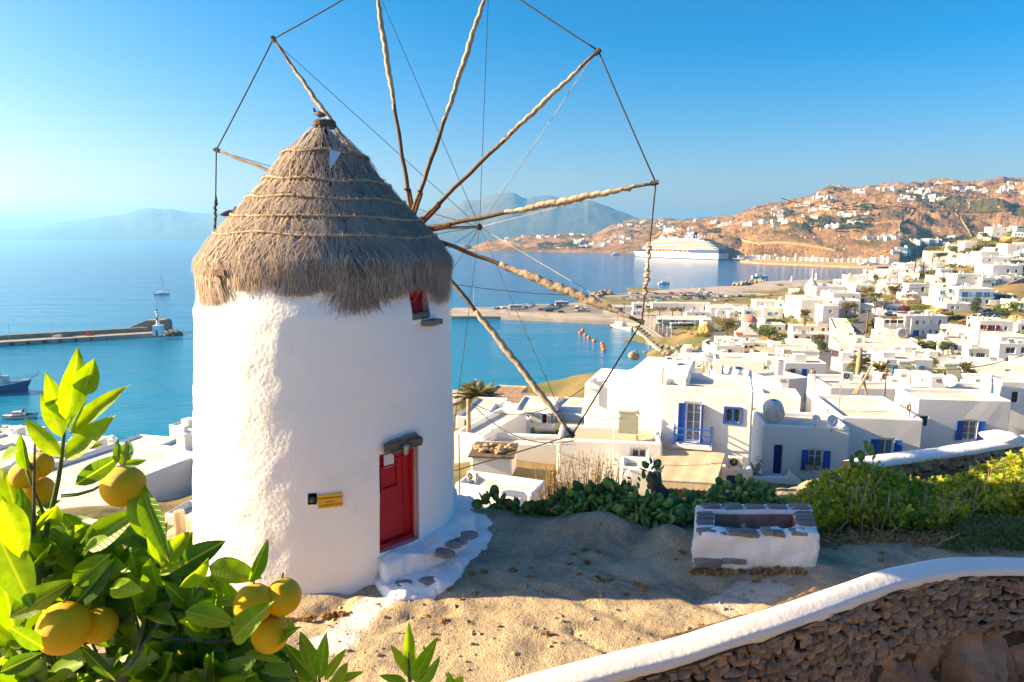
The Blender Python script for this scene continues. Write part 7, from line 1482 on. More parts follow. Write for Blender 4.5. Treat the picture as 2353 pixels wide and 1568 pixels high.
# ---- cars, coaches
CARS={}
def carmesh(kind):
 if kind=='car':L_,W_,prof,gl=4.3,1.75,[(-2.15,.35),(-2.15,.85),(-1.5,.98),(-.85,1.45),(.75,1.48),(1.4,1.0),(2.1,.9),(2.15,.35)],[(-1.38,1.0),(-.82,1.40),(.72,1.43),(1.25,1.0)]
 else:L_,W_,prof,gl=5.2,1.95,[(-2.6,.4),(-2.6,1.1),(-2.1,1.3),(-1.6,2.1),(2.5,2.15),(2.6,.4)],[(-2.0,1.35),(-1.55,2.0),(2.3,2.05),(2.3,1.35)]
 V=[];Fc=[];mi=[]
 def pr(poly,y0,y1,m,taper=0):
  b=len(V);n=len(poly)
  for y in(y0,y1):V.extend([(x,y*(1-taper*(z>1.3)),z)for x,z in poly])
  for f in[tuple(b+i for i in range(n)),tuple(b+n+i for i in range(n))[::-1]]+[(b+i,b+n+i,b+n+(i+1)%n,b+(i+1)%n)for i in range(n)]:Fc.append(f);mi.append(m)
 pr(prof,-W_/2,W_/2,0,.14);pr(gl,-W_/2-.01,W_/2+.01,1,.12)
 g=[(gl[0][0]-.12,gl[0][1]),(gl[1][0]-.08,gl[1][1]-.02),(gl[2][0]+.06,gl[2][1]-.02),(gl[3][0]+.12,gl[3][1])];pr(g,-W_/2*.8,W_/2*.8,1,0)
 for x in(-1.35,1.35):
  for s in(-1,1):
   b=len(V);n=10;[V.append((x+.33*cos(2*pi*k/n),s*W_/2*(.82 if q else 1.01),.33+.33*sin(2*pi*k/n)))for q in(0,1)for k in range(n)];Fc.append(tuple(b+k for k in range(n)));mi.append(2);[(Fc.append((b+k,b+(k+1)%n,b+n+(k+1)%n,b+n+k)),mi.append(2))for k in range(n)]
 me=pyd(kind,V,Fc);[me.materials.append(M[m])for m in('car','glass','tyre')];me.polygons.foreach_set('material_index',mi);bm=bmesh.new();bm.from_mesh(me);bmesh.ops.recalc_face_normals(bm,faces=bm.faces);bm.to_mesh(me);bm.free();return me
CARS['car']=carmesh('car');CARS['van']=carmesh('van');CCOL=[(.62,.62,.62)]*5+[(.32,.34,.36)]*4+[(.03,.035,.04)]*4+[(.03,.07,.16),(.05,.12,.22),(.38,.02,.02),(.1,.16,.2),(.75,.75,.73)]
CNAME={(.62,.62,.62):'silver',(.32,.34,.36):'grey',(.03,.035,.04):'black',(.03,.07,.16):'navy',(.05,.12,.22):'blue',(.38,.02,.02):'red',(.1,.16,.2):'teal',(.75,.75,.73):'white'}
def car(p,rz,label,grp,col=None,kind='car'):
 col=col or random.choice(CCOL);label=label.replace('parked car among the cars',CNAME.get(col,'dark')+' parked car').replace('car parked',CNAME.get(col,'dark')+' car parked')
 o=link('parked_car' if kind=='car' else 'parked_van',CARS[kind],loc=p,color=col or random.choice(CCOL));o.rotation_euler=(0,0,rz);return tag(o,label,'car' if kind=='car' else 'van',grp)
for(u0,v0,u1,v1,dens,grp)in((1132,711.5,1162,708.5,.9,'cars at the left end of the quay car park'),(1193,711,1224,702.5,.95,'cars in the slanting row of the quay car park'),(1190,707,1216,701.5,.9,'cars in the slanting row of the quay car park'),(1246,714,1268,703,.95,'cars in the middle of the quay car park'),(1262,714.5,1286,704,.9,'cars in the middle of the quay car park'),(1323,714,1352,706,.7,'cars near the floodlight mast'),(1436,676.8,1510,676.2,.45,'cars in the upper row of the mole car park'),(1560,675.5,1636,674.6,.8,'cars in the upper row of the mole car park'),(1562,679.8,1636,678.6,.85,'cars in the second row of the mole car park'),(1420,686.5,1640,684.8,.8,'cars in the third row of the mole car park'),(1420,690.5,1640,689.2,.85,'cars in the fourth row of the mole car park'),(1636,683.5,1732,680.8,.8,'cars in the right part of the mole car park'),(1640,688.5,1745,686.5,.85,'cars in the right part of the mole car park'),(1640,693,1735,691.5,.8,'cars in the right part of the mole car park')):
 a,b_=atz(u0,v0,1.75),atz(u1,v1,1.75);d=b_-a;n=int(d.length/2.75)
 for k in range(n):
  if random.random()<dens:t=(k+.5)/n;car(a.lerp(b_,t)+Vector((random.uniform(-.2,.2),random.uniform(-.4,.4),0)),atan2(d.y,d.x)+pi/2+random.uniform(-.06,.06)+(pi if random.random()<.4 else 0),'parked car among the cars, %s, '%('left end','centre','right end')[min(2,int(t*3))]+grp[5:],grp)
car(atz(1242.5,713.5,1.75),radians(5),'bright red car nearest the water in the quay car park',None,(.5,.01,.015));car(atz(1289,719,1.75),radians(4),'dark green car parked alone behind the harbour railing',None,(.02,.07,.07));car(atz(1262,717,1.75),0,'black van in front of the middle cars',None,(.03,.03,.04),'van');car(atz(1513,696,1.75),0,'white van on the edge of the mole',None,(.7,.7,.68),'van');car(atz(1613,668.3,1.75),0,'white van alone on the empty mole road',None,(.75,.75,.72),'van');car(atz(1285,698,1.75),0,'cream minibus at the back of the quay',None,(.6,.55,.45),'van');car(atz(1542,675,1.75),.3,'red car alone in the upper car park row',None,(.5,.01,.02));car(atz(1667,694.5,1.75),0,'bright red car before the white roofs',None,(.6,.01,.01))
for(x,y)in((930,795),(965,795),(1000,800),(1030,800),(1075,800),(1150,800),(1205,795),(1265,795),(1310,800)):p=at(*zv('A',x,y+14),262);p.z=max(p.z,tz(p.x,p.y)+.4);car(p,radians(random.uniform(-30,30)),'car parked in the roadside row below the turquoise windowed cottage','cars below the cottage')
for(x,y)in((1965,775),(1900,825),(2000,820),(2040,830),(1840,1190-850+500)):p=at(*zv('A',x,y+12),244);p.z=max(p.z,tz(p.x,p.y)+.4);car(p,radians(random.uniform(-20,20)),'car parked under the rubble wall of the hotel','cars under the hotel wall')
p=at(*zv('A',1345,1140),203);p.z=max(p.z,tz(p.x,p.y)+.4);car(p,radians(8),'silver car parked in the yard beside the large white house',None,(.5,.5,.5));p=at(*zv('A',533,1045),236);p.z+=.6;car(p,radians(70),'white jeep on the street beside the courtyard building',None,(.7,.7,.7),'van')
def coach(p,L_,rz,label):
 o=empty('coach',p,label,'coach',rz=rz);link('body',bevel(MB().b2(-L_/2,L_/2,-1.25,1.25,.45,3.3).me('body'),.18,2),'ship',o);MB().b2(-L_/2+.3,L_/2-.25,-1.27,1.27,1.75,2.75).build('windows','glass',o);MB().b2(-L_/2-.02,-L_/2+.3,-1.1,1.1,1.4,2.9).build('windscreen','glass',o)
 for x in(-L_*.32,L_*.28):
  for s in(-1,1):MB().tube([(x,s*1.27,.5),(x,s*.95,.5)],.5,14).build('wheel','tyre',o)
 MB().b2(-1.5,1.2,-.8,.8,3.3,3.5).build('roof_unit','frame',o)
coach(atz(1566,756.5,1.75),12,radians(4),'long white coach with dark windows on the waterfront asphalt');coach(atz(1514,744.5,1.75),11,radians(80),'white coach seen end on beside the arcaded pavilion');coach(atz(1291,703.8,1.75),9,radians(3),'green and white bus behind the minibus on the quay');coach(atz(1185,712.5,1.75),8,radians(2),'white minibus at the corner of the quay car park');coach(atz(1326,715,1.75),7,radians(75),'white van coach near the floodlight mast')
def scooter(p,rz,label,grp,col):
 o=empty('scooter',p,label,'scooter',grp,rz);b=MB();[b.tube([(x,-.06,.28),(x,.06,.28)],.28,10)for x in(-.6,.6)];b.build('wheels','tyre',o);MB().tube([(-.7,0,.6),(-.2,0,.45),(.3,0,.45),(.6,0,1.0)],[.16,.2,.12,.08],6).build('body','paint',o,color=col);MB().tube([(.55,-.3,1.1),(.55,.3,1.1)],.03,4).build('handlebar','dark',o);MB().b2(-.7,0,-.14,.14,.72,.84).build('seat','dark',o)
for k in range(18):u,v=zv('B',520+random.uniform(0,130),845+random.uniform(0,50));scooter(atz(u,v+6,1.75),random.uniform(0,6),'scooter in the cluster at the seaward end of the coach park','scooters by the sea',random.choice(CCOL))
for k in range(9):u,v=zv('B',700+random.uniform(0,60),790+random.uniform(0,60));scooter(atz(u,v,1.75),random.uniform(0,6),'scooter parked under the ochre rock','scooters under the rock',random.choice(CCOL))
for k in range(16):t=random.random();p=at(*zv('A',640-130*t+random.uniform(-15,15),925+200*t),244-40*t);p.z=tz(p.x,p.y)+.5;scooter(p,random.uniform(0,6),'scooter parked along the street beside the long side wing','scooters along the street',random.choice(CCOL))
for k,x in enumerate((352,414)):p=at(*zv('A',x,1172),196);p.z=tz(p.x,p.y)+.4;tag(MB().b2(-1.1,1.1,-.25,.25,0,.9).b2(-1.1,1.1,-.35,.35,0,.25).build('road_barrier','paint',loc=p,color=(.7,.02,.02)),('left' if k==0 else 'right')+' of two red plastic road barriers on the street','barrier')
for(t,x,y,D,c1,c2,lb)in(('A',341,1245,170,(.75,.12,.05),(.1,.1,.15),'person in an orange shirt walking on the grey street'),('D',397,580,96,(.45,.4,.4),(.12,.16,.3),'person in a striped top with jeans on the lane below the bushy tree'),('D',373,588,95,(.6,.25,.22),(.5,.3,.28),'person in pink beside the railing on the lane'),('D',548,370,130,(.35,.03,.03),(.05,.08,.3),'person with a blue hat on the lane behind the olive tree'),('B',378,722,None,(.5,.4,.35),(.1,.1,.1),'person walking past the coach, left one'),('B',393,722,None,(.15,.12,.2),(.1,.1,.1),'person walking past the coach, right one'),('B',406,700,None,(.5,.1,.08),(.1,.1,.1),'person in red near the front of the coach'),('B',385,775,None,(.6,.3,.25),(.1,.1,.1),'person strolling beside the promenade bollards'),('B',540,948,None,(.1,.1,.2),(.1,.1,.1),'person in dark clothes near the brown rocks'),('B',560,948,None,(.4,.35,.3),(.1,.1,.1),'person in light clothes near the brown rocks'),('G',990,1485,None,(.3,.8,.05),(.1,.15,.1),'person in a lime green jacket at the quay edge'),('G',1005,1485,None,(.5,.5,.5),(.1,.1,.1),'person in grey beside the lime green jacket'),('G',621,1475,None,(.06,.06,.08),(.04,.04,.04),'person in black standing at the quay edge')):
 p=atz(*zv(t,x,y),1.72)if D is None else at(*zv(t,x,y),D)
 if D is not None:p.z=max(p.z,tz(p.x,p.y)+.35)
 person(p,1.75,c1,c2,random.uniform(0,6),lb)
for k in range(10):p=atz(*zv('B',345+k*10+random.uniform(-4,4),750+k*3.5+random.uniform(-3,6)),1.72);person(p,1.7,random.choice([(.5,.45,.4),(.1,.12,.2),(.4,.1,.08),(.6,.6,.6)]),(.1,.1,.14),random.uniform(0,6),'person in the strolling group on the promenade',group='people strolling on the promenade')
# overhead wires
wire('power_cable',[at(1795,456,95),at(*zv('F',1000,455),110),at(2400,475,120)],.045,'dark','long black cable crossing the sky in front of the brown hill',sag=1.0)
wire('power_cable',[at(1046,654,60),at(*zv('I',0,0),60)if 0 else at(1490,672,75),at(1850,672,90),at(*zv('A',2250,420),110)],.028,'dark','thin dark cable running from the mill across the bay to the hillside houses',sag=.6)
wire('power_cable',[pt1,at(*zv('E',1420,690),34)],.035,'dark','sagging black cable from the telegraph pole to the gravel roof house',sag=1.1);wire('power_cable',[pt1+Vector((.3,0,-.3)),at(*zv('I',1405,915),41)],.03,'dark','pair of cables from the telegraph pole to the gabled house corner',sag=1.2)
wire('power_cable',[pt2,at(*zv('D',1500,190),62),at(2400,800,48)],.04,'dark','black cable running from the palm pole to the right edge',sag=.7);wire('power_cable',[at(*zv('L',1080,1110),60),at(*zv('L',1530,915),66)],.03,'dark','dark wire rising to the narrow windowed house left of the mill',sag=.2)
# ================================================================ trees and shrubs
def crown(n,lobes,size,seed=0,asp=.55):
 r=np.random.default_rng(seed);L=np.array(lobes,float);w=L[:,3]**2;idx=r.choice(len(L),n,p=w/w.sum());d=r.normal(0,1,(n,3));d/=np.linalg.norm(d,axis=1)[:,None]
 P=L[idx,:3]+d*(L[idx,3:4]*r.uniform(.55,1.08,(n,1)))*np.array([1,1,.8]);V,Fq,A=leaf_cloud(n,lambda k:P,size,asp);return V,Fq,A
def tree_mesh(kind,seed):
 r=random.Random(seed)
 if kind=='cypress':L=[(r.uniform(-.08,.08),r.uniform(-.08,.08),.22+.7*k/9,.20*(1-abs(k/9-.35)**1.3))for k in range(10)];return crown(1500,L,.05,seed)
 if kind=='low':L=[(r.uniform(-.38,.38),r.uniform(-.3,.3),r.uniform(.12,.5),r.uniform(.14,.26))for _ in range(11)];return crown(1300,L,.075,seed)
 L=[(r.gauss(0,.2),r.gauss(0,.2),r.uniform(.42,.86),r.uniform(.10,.22))for _ in range(14)];return crown(1700,L,.062,seed)
TM={}
def tree(t,x,yb,w,h_,D,kind,lf,label,group=None,grounded=True):
 p=at(*zv(t,x,yb),D);mpp=depth_of(p)/F*zs(t);key=(kind,lf,random.randrange(3))
 if key not in TM:V,Fq,A=tree_mesh(kind,hash(key[2])+len(kind)*7);me=npmesh('crown',V,Fq,A);me.materials.append(M[lf]);TM[key]=me
 o=empty('tree' if kind!='low' else 'bush',p,label,'tree' if kind!='low' else 'bush',group,random.uniform(-.6,.6));c=link('crown',TM[key],parent=o);W_=w*mpp*(1.15 if kind!='cypress' else 2.6);H_=h_*mpp;c.scale=(W_,W_,H_)
 k=('trunk',kind)
 if k not in TM:
  b=MB().tube([(0,0,-.3),(.02,0,.2),(-.02,.02,.5)],[.035,.028,.02],6)
  for q in range(5):a=q*1.3;b.tube([(0,0,.22+.05*q),(.16*cos(a),.16*sin(a),.55+.04*q)],[.016,.008],4)
  TM[k]=b.me('trunk');TM[k].materials.append(M['bark'])
 t_=link('trunk',TM[k],parent=o);t_.scale=(W_,W_,H_);return o
TREES=[('B',1065,790,240,210,285,'round','lf_olive','olive brown bushy tree left of the red domed church'),('B',1510,870,360,210,258,'round','lf_green','broad green tree right of the red domed church'),('B',1330,930,95,80,236,'round','lf_green','small round green tree in front of the church'),('B',1600,650,240,100,300,'low','lf_dark','yellow green hedge of shrubs below the turquoise shuttered houses'),('B',250,555,90,85,368,'round','lf_olive','grey tamarisk by the kiosk, leftmost of four'),('B',360,545,130,90,366,'round','lf_olive','grey tamarisk in front of the warehouse, second of four'),('B',495,545,110,85,366,'round','lf_olive','grey tamarisk in front of the warehouse, third of four'),('B',590,550,90,80,366,'round','lf_olive','grey tamarisk in front of the warehouse, rightmost of four'),('B',830,800,170,110,296,'low','lf_olive','dry golden scrub on the ochre rock'),('B',745,930,100,90,240,'low','lf_olive','dry scrub above the scooters'),('B',900,1010,170,100,200,'low','lf_purple','flowering shrub with pink blooms against the white road wall'),('B',1050,1030,140,70,190,'low','lf_rust','brown shrub below the white road wall'),('B',1450,1120,110,70,150,'low','lf_dark','dark shrub beside the beige sail canopies'),('B',2050,660,260,90,288,'low','lf_olive','reedy hedge in front of the lavender house'),('B',1790,590,170,70,300,'low','lf_green','green shrubs left of the palms'),('B',2010,920,110,190,205,'round','lf_rust','dark tree with reddish blooms beside the courtyard building'),('B',2060,1010,120,200,178,'round','lf_dark','dark green tree at the corner of the street'),('B',2000,1430,210,300,92,'round','lf_olive','tall olive brown tree on the lane right of the rounded house'),('B',2170,1160,140,70,150,'low','lf_olive','low dry tree crown by the street corner'),('A',490,850,190,190,272,'round','lf_rust','bougainvillea covered tree against the white houses'),('A',710,700,120,210,290,'round','lf_olive','pale brown tree above the road bend'),('A',800,640,110,100,300,'low','lf_dark','dark bush right of the pale brown tree'),('A',790,720,80,100,285,'round','lf_green','small green tree by the power pole'),('A',970,620,150,130,300,'round','lf_rust','rusty brown tree beside the power pole'),('A',565,900,110,80,250,'low','lf_green','rounded green bush near the street'),('A',585,540,100,60,340,'low','lf_green','green shrubs behind the small blue windowed house'),('A',1160,630,110,70,305,'low','lf_purple','pink bougainvillea at the foot of the plain white house'),('A',1385,630,110,70,300,'low','lf_olive','yellowish shrub beside the blue hotel'),('A',1310,470,150,130,372,'round','lf_green','full green tree behind the dark power poles'),('A',1135,500,120,120,372,'round','lf_olive','mixed shrubs left of the dark power poles'),('A',1525,510,70,90,306,'round','lf_dark','dark small tree in front of the low pergola house'),('A',1600,320,160,80,392,'low','lf_green','bright green hedge on the slope, left one'),('A',1760,345,150,60,372,'low','lf_green','bright green hedge on the slope, right one'),('A',1640,190,150,100,432,'round','lf_green','green tree group above the narrow wall house'),('A',1460,240,150,90,420,'round','lf_dark','dark trees left of the slope hedge'),('A',1400,130,130,60,450,'low','lf_olive','olive bushes near the stepped hillside house'),('F',1945,820,120,90,444,'round','lf_green','green tree left of the arched hilltop house'),('F',1800,930,130,60,430,'low','lf_green','green bushes below the crenellated house'),('F',1950,890,200,60,425,'low','lf_olive','olive bushes on the upper slope'),('F',2280,760,190,70,436,'low','lf_green','green slope bushes below the hilltop pergola house'),('F',2080,900,120,50,425,'low','lf_dark','dark hedge above the glazed verandah'),('A',2290,230,130,60,378,'low','lf_olive','shrubs at the right edge below the terraced house'),('A',2260,270,160,50,350,'low','lf_dark','dark hedge right of the broad hillside house'),('A',1845,800,90,200,262,'cypress','lf_dark','dark cypress tree in front of the blue hotel'),('A',1265,780,150,130,276,'low','lf_green','large yellow green bush left of the rubble wall'),('A',1105,770,110,90,280,'low','lf_purple','reddish bush beside the turquoise windowed cottage'),('A',2090,650,170,100,282,'low','lf_dark','dark agave thicket in the dry field'),('A',2290,820,190,150,250,'round','lf_green','green olive tree at the right edge below the field'),('A',2170,870,180,100,238,'round','lf_dark','dark olive tree above the red balcony house'),('A',1500,1240,180,170,172,'round','lf_dark','dark conifer mass in front of the large white house'),('A',1680,1240,190,130,176,'round','lf_dark','dark green tree right of the conifer mass'),('A',1515,1030,90,80,212,'round','lf_olive','bare fan tree beside the blue doors'),('A',1315,1430,220,200,115,'round','lf_green','leafy green tree in front of the flat white house'),('A',2010,1150,90,130,190,'round','lf_rust','vine with dark leaves on the red balcony house'),('A',1715,930,80,70,212,'low','lf_purple','magenta bougainvillea over the stepped stone house'),('A',1950,1510,110,110,92,'low','lf_purple','magenta bougainvillea behind the pointed chimney'),('A',1800,1530,130,60,92,'low','lf_green','green shrub right of the dark palm'),('A',990,1430,90,50,105,'low','lf_green','green hedge below the palm by the thick pole'),('A',2100,1290,60,40,150,'low','lf_dark','dark shrub in front of the glazed living room house'),('B',960,420,30,30,520,'low','lf_olive','small bush on the mole car park'),('B',1620,245,60,30,620,'low','lf_green','small bushes on the outer mole'),('B',1800,380,140,110,350,'low','lf_olive','scrubby bank left of the distant windmill'),('B',1780,460,90,70,340,'low','lf_green','green shrubs between the broad building and the cube house'),('D',560,610,90,60,84,'low','lf_green','green shrub below the olive tree on the lane')]
for a in TREES:tree(*a)
# palms
def frond(n=17,L_=1.,seed=0):
 r=random.Random(seed);V,Fq,A=[],[],[]
 for k in range(n):
  t=.12+.88*k/n;y=L_*t*(1-.12*t);z=.45*t-.62*t*t;l=.26*L_*sin(pi*min(1,t*.9+.1))**.7
  for s in(-1,1):
   dx=s*l;b=len(V);V+=[(0,y,z),(dx*.5,y+.09*L_+.02,z-.02+r.uniform(-.02,.02)),(dx,y+.15*L_,z-.13*abs(dx)/l*.6),(dx*.45,y+.045*L_,z-.02)];Fq.append((b,b+1,b+2,b+3));A+=[r.uniform(.1,.9)]*4
 for k in range(8):t0,t1=k/8,(k+1)/8;b=len(V);f_=lambda t:(L_*t*(1-.12*t),.45*t-.62*t*t);y0,z0=f_(t0);y1,z1=f_(t1);V+=[(-.012,y0,z0),(.012,y0,z0),(.008,y1,z1),(-.008,y1,z1)];Fq.append((b,b+1,b+2,b+3));A+=[.9]*4
 me=npmesh('frond',np.array(V),np.array(Fq),A);me.materials.append(M['lf_palm']);return me
FR=[frond(17,1.,k)for k in range(3)]
def palm(t,x,yc,yb,r,D,label,n=34):
 c_=at(*zv(t,x,yc),D);b_=at(*zv(t,x,yb),D);mpp=depth_of(c_)/F*zs(t);R_=r*mpp*1.12;o=empty('palm_tree',b_,label,'palm tree');H_=max(.3,c_.z-b_.z);link('trunk',MB().tube([(0,0,-1.5),(0,0,H_*.6),(0,0,H_)],[R_*.13,R_*.11,R_*.15],9,jit=.12).me('trunk'),'bark',o)
 for k in range(n):
  f_=link('frond',random.choice(FR),parent=o);el=random.uniform(-.45,1.25);f_.location=(0,0,H_);f_.rotation_euler=(el,random.uniform(-.3,.3),k*2.4);f_.scale=(R_*random.uniform(.85,1.1),)*3
palm('E',415,290,430,250,82,'palm tree with drooping yellowish fronds at the waterside right of the mill',56);palm('B',1215,560,640,75,325,'tall thin palm left of the turquoise shuttered house',20);palm('B',1890,590,640,75,292,'palm by the reedy hedge',22);palm('B',1120,640,700,70,292,'palm top above the olive brown tree',18);palm('B',1690,1130,1200,100,110,'palm with yellow fronds beside the tapering chimney');palm('A',620,1340,1430,130,92,'large palm behind the thick brown pole',40);palm('A',850,1390,1430,120,96,'second palm with brown lower fronds',30);palm('A',1725,1400,1500,125,92,'dark palm in front of the slatted roof terrace',36)
palm('A',60,830,880,90,262,'palm at the left of the reedy hedge',20);palm('A',800,440,480,60,385,'small palm in front of the bay',18);palm('A',1110,390,450,60,378,'small palm before the cream balconied house',18);palm('A',905,430,460,40,385,'low palm at the foot of the slope house',14)
# scrub on the slopes
def lumps(name,pts,m,n_leaf,size,spread,kind='stuff',flat=.6):
 P=np.array(pts,float);k=len(P);C_=np.repeat(P[:,:3],n_leaf,0);S_=np.repeat(P[:,3],n_leaf)[:,None];N_=len(C_);d=RNG.normal(0,1,(N_,3));d/=np.linalg.norm(d,axis=1)[:,None];d[:,2]=np.abs(d[:,2])*flat;Q=C_+d*S_*RNG.uniform(.5,1,(N_,1))
 e=RNG.normal(0,1,(N_,3));e/=np.linalg.norm(e,axis=1)[:,None];g=np.cross(e,RNG.normal(0,1,(N_,3)));g/=np.linalg.norm(g,axis=1)[:,None];s=S_*size*RNG.uniform(.6,1.4,(N_,1));V=np.stack([Q-e*s,Q+g*s*.6,Q+e*s,Q-g*s*.6],1).reshape(-1,3);A=np.clip(np.repeat(np.repeat(RNG.uniform(0,1,k),n_leaf)+RNG.normal(0,.15,N_),4),0,1)
 tag(link(name,npmesh(name,V,np.arange(N_*4).reshape(-1,4),A),m),kind=kind)
foot=[(q['P'].x,q['P'].y+q['dep']/2,max(q['w']/2,q['dep']/2)+.8)for q in HOUSES]
def free(x,y,r=0.):return all((x-a)**2+(y-b)**2>(c+r)**2 for a,b,c in foot)
pts={'lf_green':[],'lf_olive':[],'lf_dark':[]}
for _ in range(5200):
 u=random.uniform(1500,2500);D=random.uniform(120,560)**1.;x=(u-CX)/F*D;z=tz(x,D)
 if z>2.6 and free(x,D)and(z>16 or random.random()<.5)and fbm(np.array([x/22.]),np.array([D/22.]),3,9)[0]>-.12:pts[random.choice(['lf_green','lf_green','lf_olive','lf_dark'])].append((x,D,z-.2,random.uniform(.8,3.4)))
for m_,P_ in pts.items():lumps('scrub',P_,m_,46,.20,1)
# small filler houses on free ground
nf=0
for _ in range(4000):
 if nf>=92:break
 u=random.uniform(1560,2420)if nf<55 else random.uniform(1760,2400);D=random.uniform(95,420)if nf<55 else random.uniform(300,500);x=(u-CX)/F*D;r=random.uniform(3.2,5.)
 z=tz(x,D)
 if z<4 or not free(x,D,r*.55)or(D<260 and 1880<u<1930):continue
 foot.append((x,D+2,r+1));nf+=1;w=r*1.7;h_=random.uniform(2.8,4.4)
 q=dict(t='V',x0=0,x1=1,P=Vector((x,D,z)),zb=z,zt=z+h_,w=w,dep=w*.8,D=D,yaw=random.choice((-8,-14,-6,-24)),wins=[],label='small white cube house',chim=random.choice((0,1)))
 colw=random.choice(['blue','turquoise','brown','grey']);part_=('far left','left','middle','right','far right')[min(4,int((u-1560)/172))];dd=('lowest','lower','central','upper','highest')[min(4,int((D-95)/72))]
 root=build_house(q);root['group']='small cube houses of the town slope';root['label']='small white cube house with %s shutters in the %s %s part of the town'%(colw,dd,part_)
 for k in range(random.choice((1,2,2,3))):col=dict(blue=CB,turquoise=CT,brown=CR,grey=CG)[colw];wobj('shutter','panel',.8,1.2,'paint',root,(-w*.3+k*w*.28,-.03,h_-1.6),col)
 if random.random()<.5:wobj('door','panel',.9,2.,'paint',root,(w*.33,-.03,1.0),random.choice([CB,CT,CR]))
nf=0
for _ in range(1500):
 if nf>=26:break
 u=random.uniform(-120,470);D=random.uniform(36,112);x=(u-CX)/F*D;z=tz(x,D);r=random.uniform(2.6,4.)
 if z<3 or not free(x,D,r*.5)or pix((x,D,z+3.))[1]<1010:continue
 foot.append((x,D+2,r+.6));nf+=1;w=r*1.8;h_=random.uniform(2.4,3.6)
 build_house(dict(t='V',x0=0,x1=1,P=Vector((x,D,z)),zb=z,zt=z+h_,w=w,dep=w*.9,D=D,yaw=random.choice((-8,-20,-14)),wins=[],label='white flat roofed house in the crowded quarter left of the mill',chim=random.choice((0,1))))['group']='houses of the quarter left of the mill'
 # ================================================================ hill houses, walls, shrubs
FARB,FARW=MB(),MB()
def hcl(HL,t,x0,x1,y0,y1,n,grp,w=(9,17),h_=(3.5,6.5)):
 for k in range(n):
  u,v=zv(t,random.uniform(x0,x1),random.uniform(y0,y1));p=hill_hit(HL,u,v+1)
  if p is None:continue
  p.z-=.8
  if HL is HB or p.y>2050 or 'port' in grp:
   ww_,hh_=random.uniform(*w),random.uniform(*h_)+1;q=farbox(p,ww_,ww_*.6,hh_,0);R=Matrix.Rotation(radians(random.uniform(-35,5)),3,'Z');FARB.add([R @ Vector(v)+p for v in q.v],q.f)
   for k2 in range(int(ww_/4)):x=-ww_/2+2+k2*4;FARW.add([R @ Vector(v)+p for v in((x-.7,-.12,1.2),(x+.7,-.12,1.2),(x+.7,-.12,3.2),(x-.7,-.12,3.2))],[(0,1,2,3)])
   continue
  farhouse(p,random.uniform(*w),random.uniform(*h_)+1,radians(random.uniform(-35,5)),'white cube house '+grp,'white houses '+grp)
for a in((HA,'F',80,180,350,385,4,'just below the left summit of the brown hill'),(HA,'F',215,300,385,400,3,'under the cable on the brown hill'),(HA,'F',80,240,470,515,6,'in the stepped cluster left on the brown hill'),(HA,'F',0,150,570,600,4,'above the green gully'),(HA,'F',300,700,540,575,8,'in the terrace row below the gully'),(HA,'F',240,345,665,700,4,'beside the grey road cut'),(HA,'F',430,570,635,655,4,'among the dark green trees of the hill'),(HA,'F',500,690,300,325,6,'along the crest at the left'),(HA,'F',720,900,285,300,5,'on the crest in the middle'),(HA,'F',870,1330,290,360,16,'in the wide village near the crest'),(HA,'F',960,1140,375,435,5,'below the village near the crest'),(HA,'F',1190,1420,360,420,7,'right of the village near the crest'),(HA,'F',1200,1390,225,245,2,'alone on the skyline'),(HA,'F',1520,1770,265,305,10,'in the row under the right skyline'),(HA,'F',1780,2352,270,325,11,'on the far right upper slope'),(HA,'F',2050,2352,215,235,5,'on the far right skyline'),(HA,'F',585,940,765,825,9,'in the terraced cluster above the port'),(HA,'F',1090,1300,825,885,9,'of the white hotel in the valley'),(HA,'F',1310,1560,825,890,7,'scattered in the green valley'),(HA,'F',915,1090,925,985,8,'in the block above the inner port'),(HA,'H',1180,1380,645,665,6,'of the long white row on the hill shoulder'),(HA,'H',1390,1650,615,680,7,'right of the long white row'),(HA,'H',1490,1590,490,560,4,'on the upper left slope'),(HA,'H',1530,1590,580,590,2,'below the upper left slope'),(HA,'H',850,1050,625,670,5,'on the low saddle left'),(HA,'H',610,700,700,720,3,'above the cruise ship bow'),(HA,'H',400,500,700,745,4,'on the point above the ship'),(HA,'H',690,750,610,620,2,'on the saddle skyline'),(HA,'H',1750,1880,430,460,4,'left of the cable'),(HB,'G',400,750,665,700,6,'on the tip of the far headland'),(HB,'G',750,1160,640,665,10,'along the ridge of the far headland'),(HB,'G',1180,1450,625,640,4,'right along the headland ridge'),(HB,'G',1260,1660,690,760,18,'of the big white resort on the headland'),(HB,'G',1670,1990,655,730,7,'right of the resort'),(HB,'G',1640,1850,500,550,5,'on the shoulder of the far hill'),(HB,'G',1850,2330,480,590,12,'scattered on the far blue hill')):hcl(*a)
tag(FARB.build('distant_houses','white_far'),kind='stuff');tag(FARW.build('distant_windows','glass_far'),kind='stuff')
def hwall(t,pts,HL=HA,w=1.5,h_=2.2,m='ochre_rock',lb=''):
 P=[]
 for a,b in zip(pts[:-1],pts[1:]):
  for k in range(10):u,v=zv(t,a[0]+(b[0]-a[0])*k/10,a[1]+(b[1]-a[1])*k/10);p=hill_hit(HL,u,v);p and P.append(p)
 if len(P)<3:return
 V=[]
 for i,p in enumerate(P):t_=P[min(i+1,len(P)-1)]-P[max(i-1,0)];t_.z=0;t_.normalize();n_=Vector((-t_.y,t_.x,0))*w/2;V+=[p-n_-Vector((0,0,3)),p-n_+Vector((0,0,h_)),p+n_+Vector((0,0,h_)),p+n_-Vector((0,0,3))]
 tag(link('field_wall',pyd('field_wall',V,[(4*i+j,4*i+j+1,4*i+j+5,4*i+j+4)for i in range(len(P)-1)for j in range(3)]),m),lb,'wall')
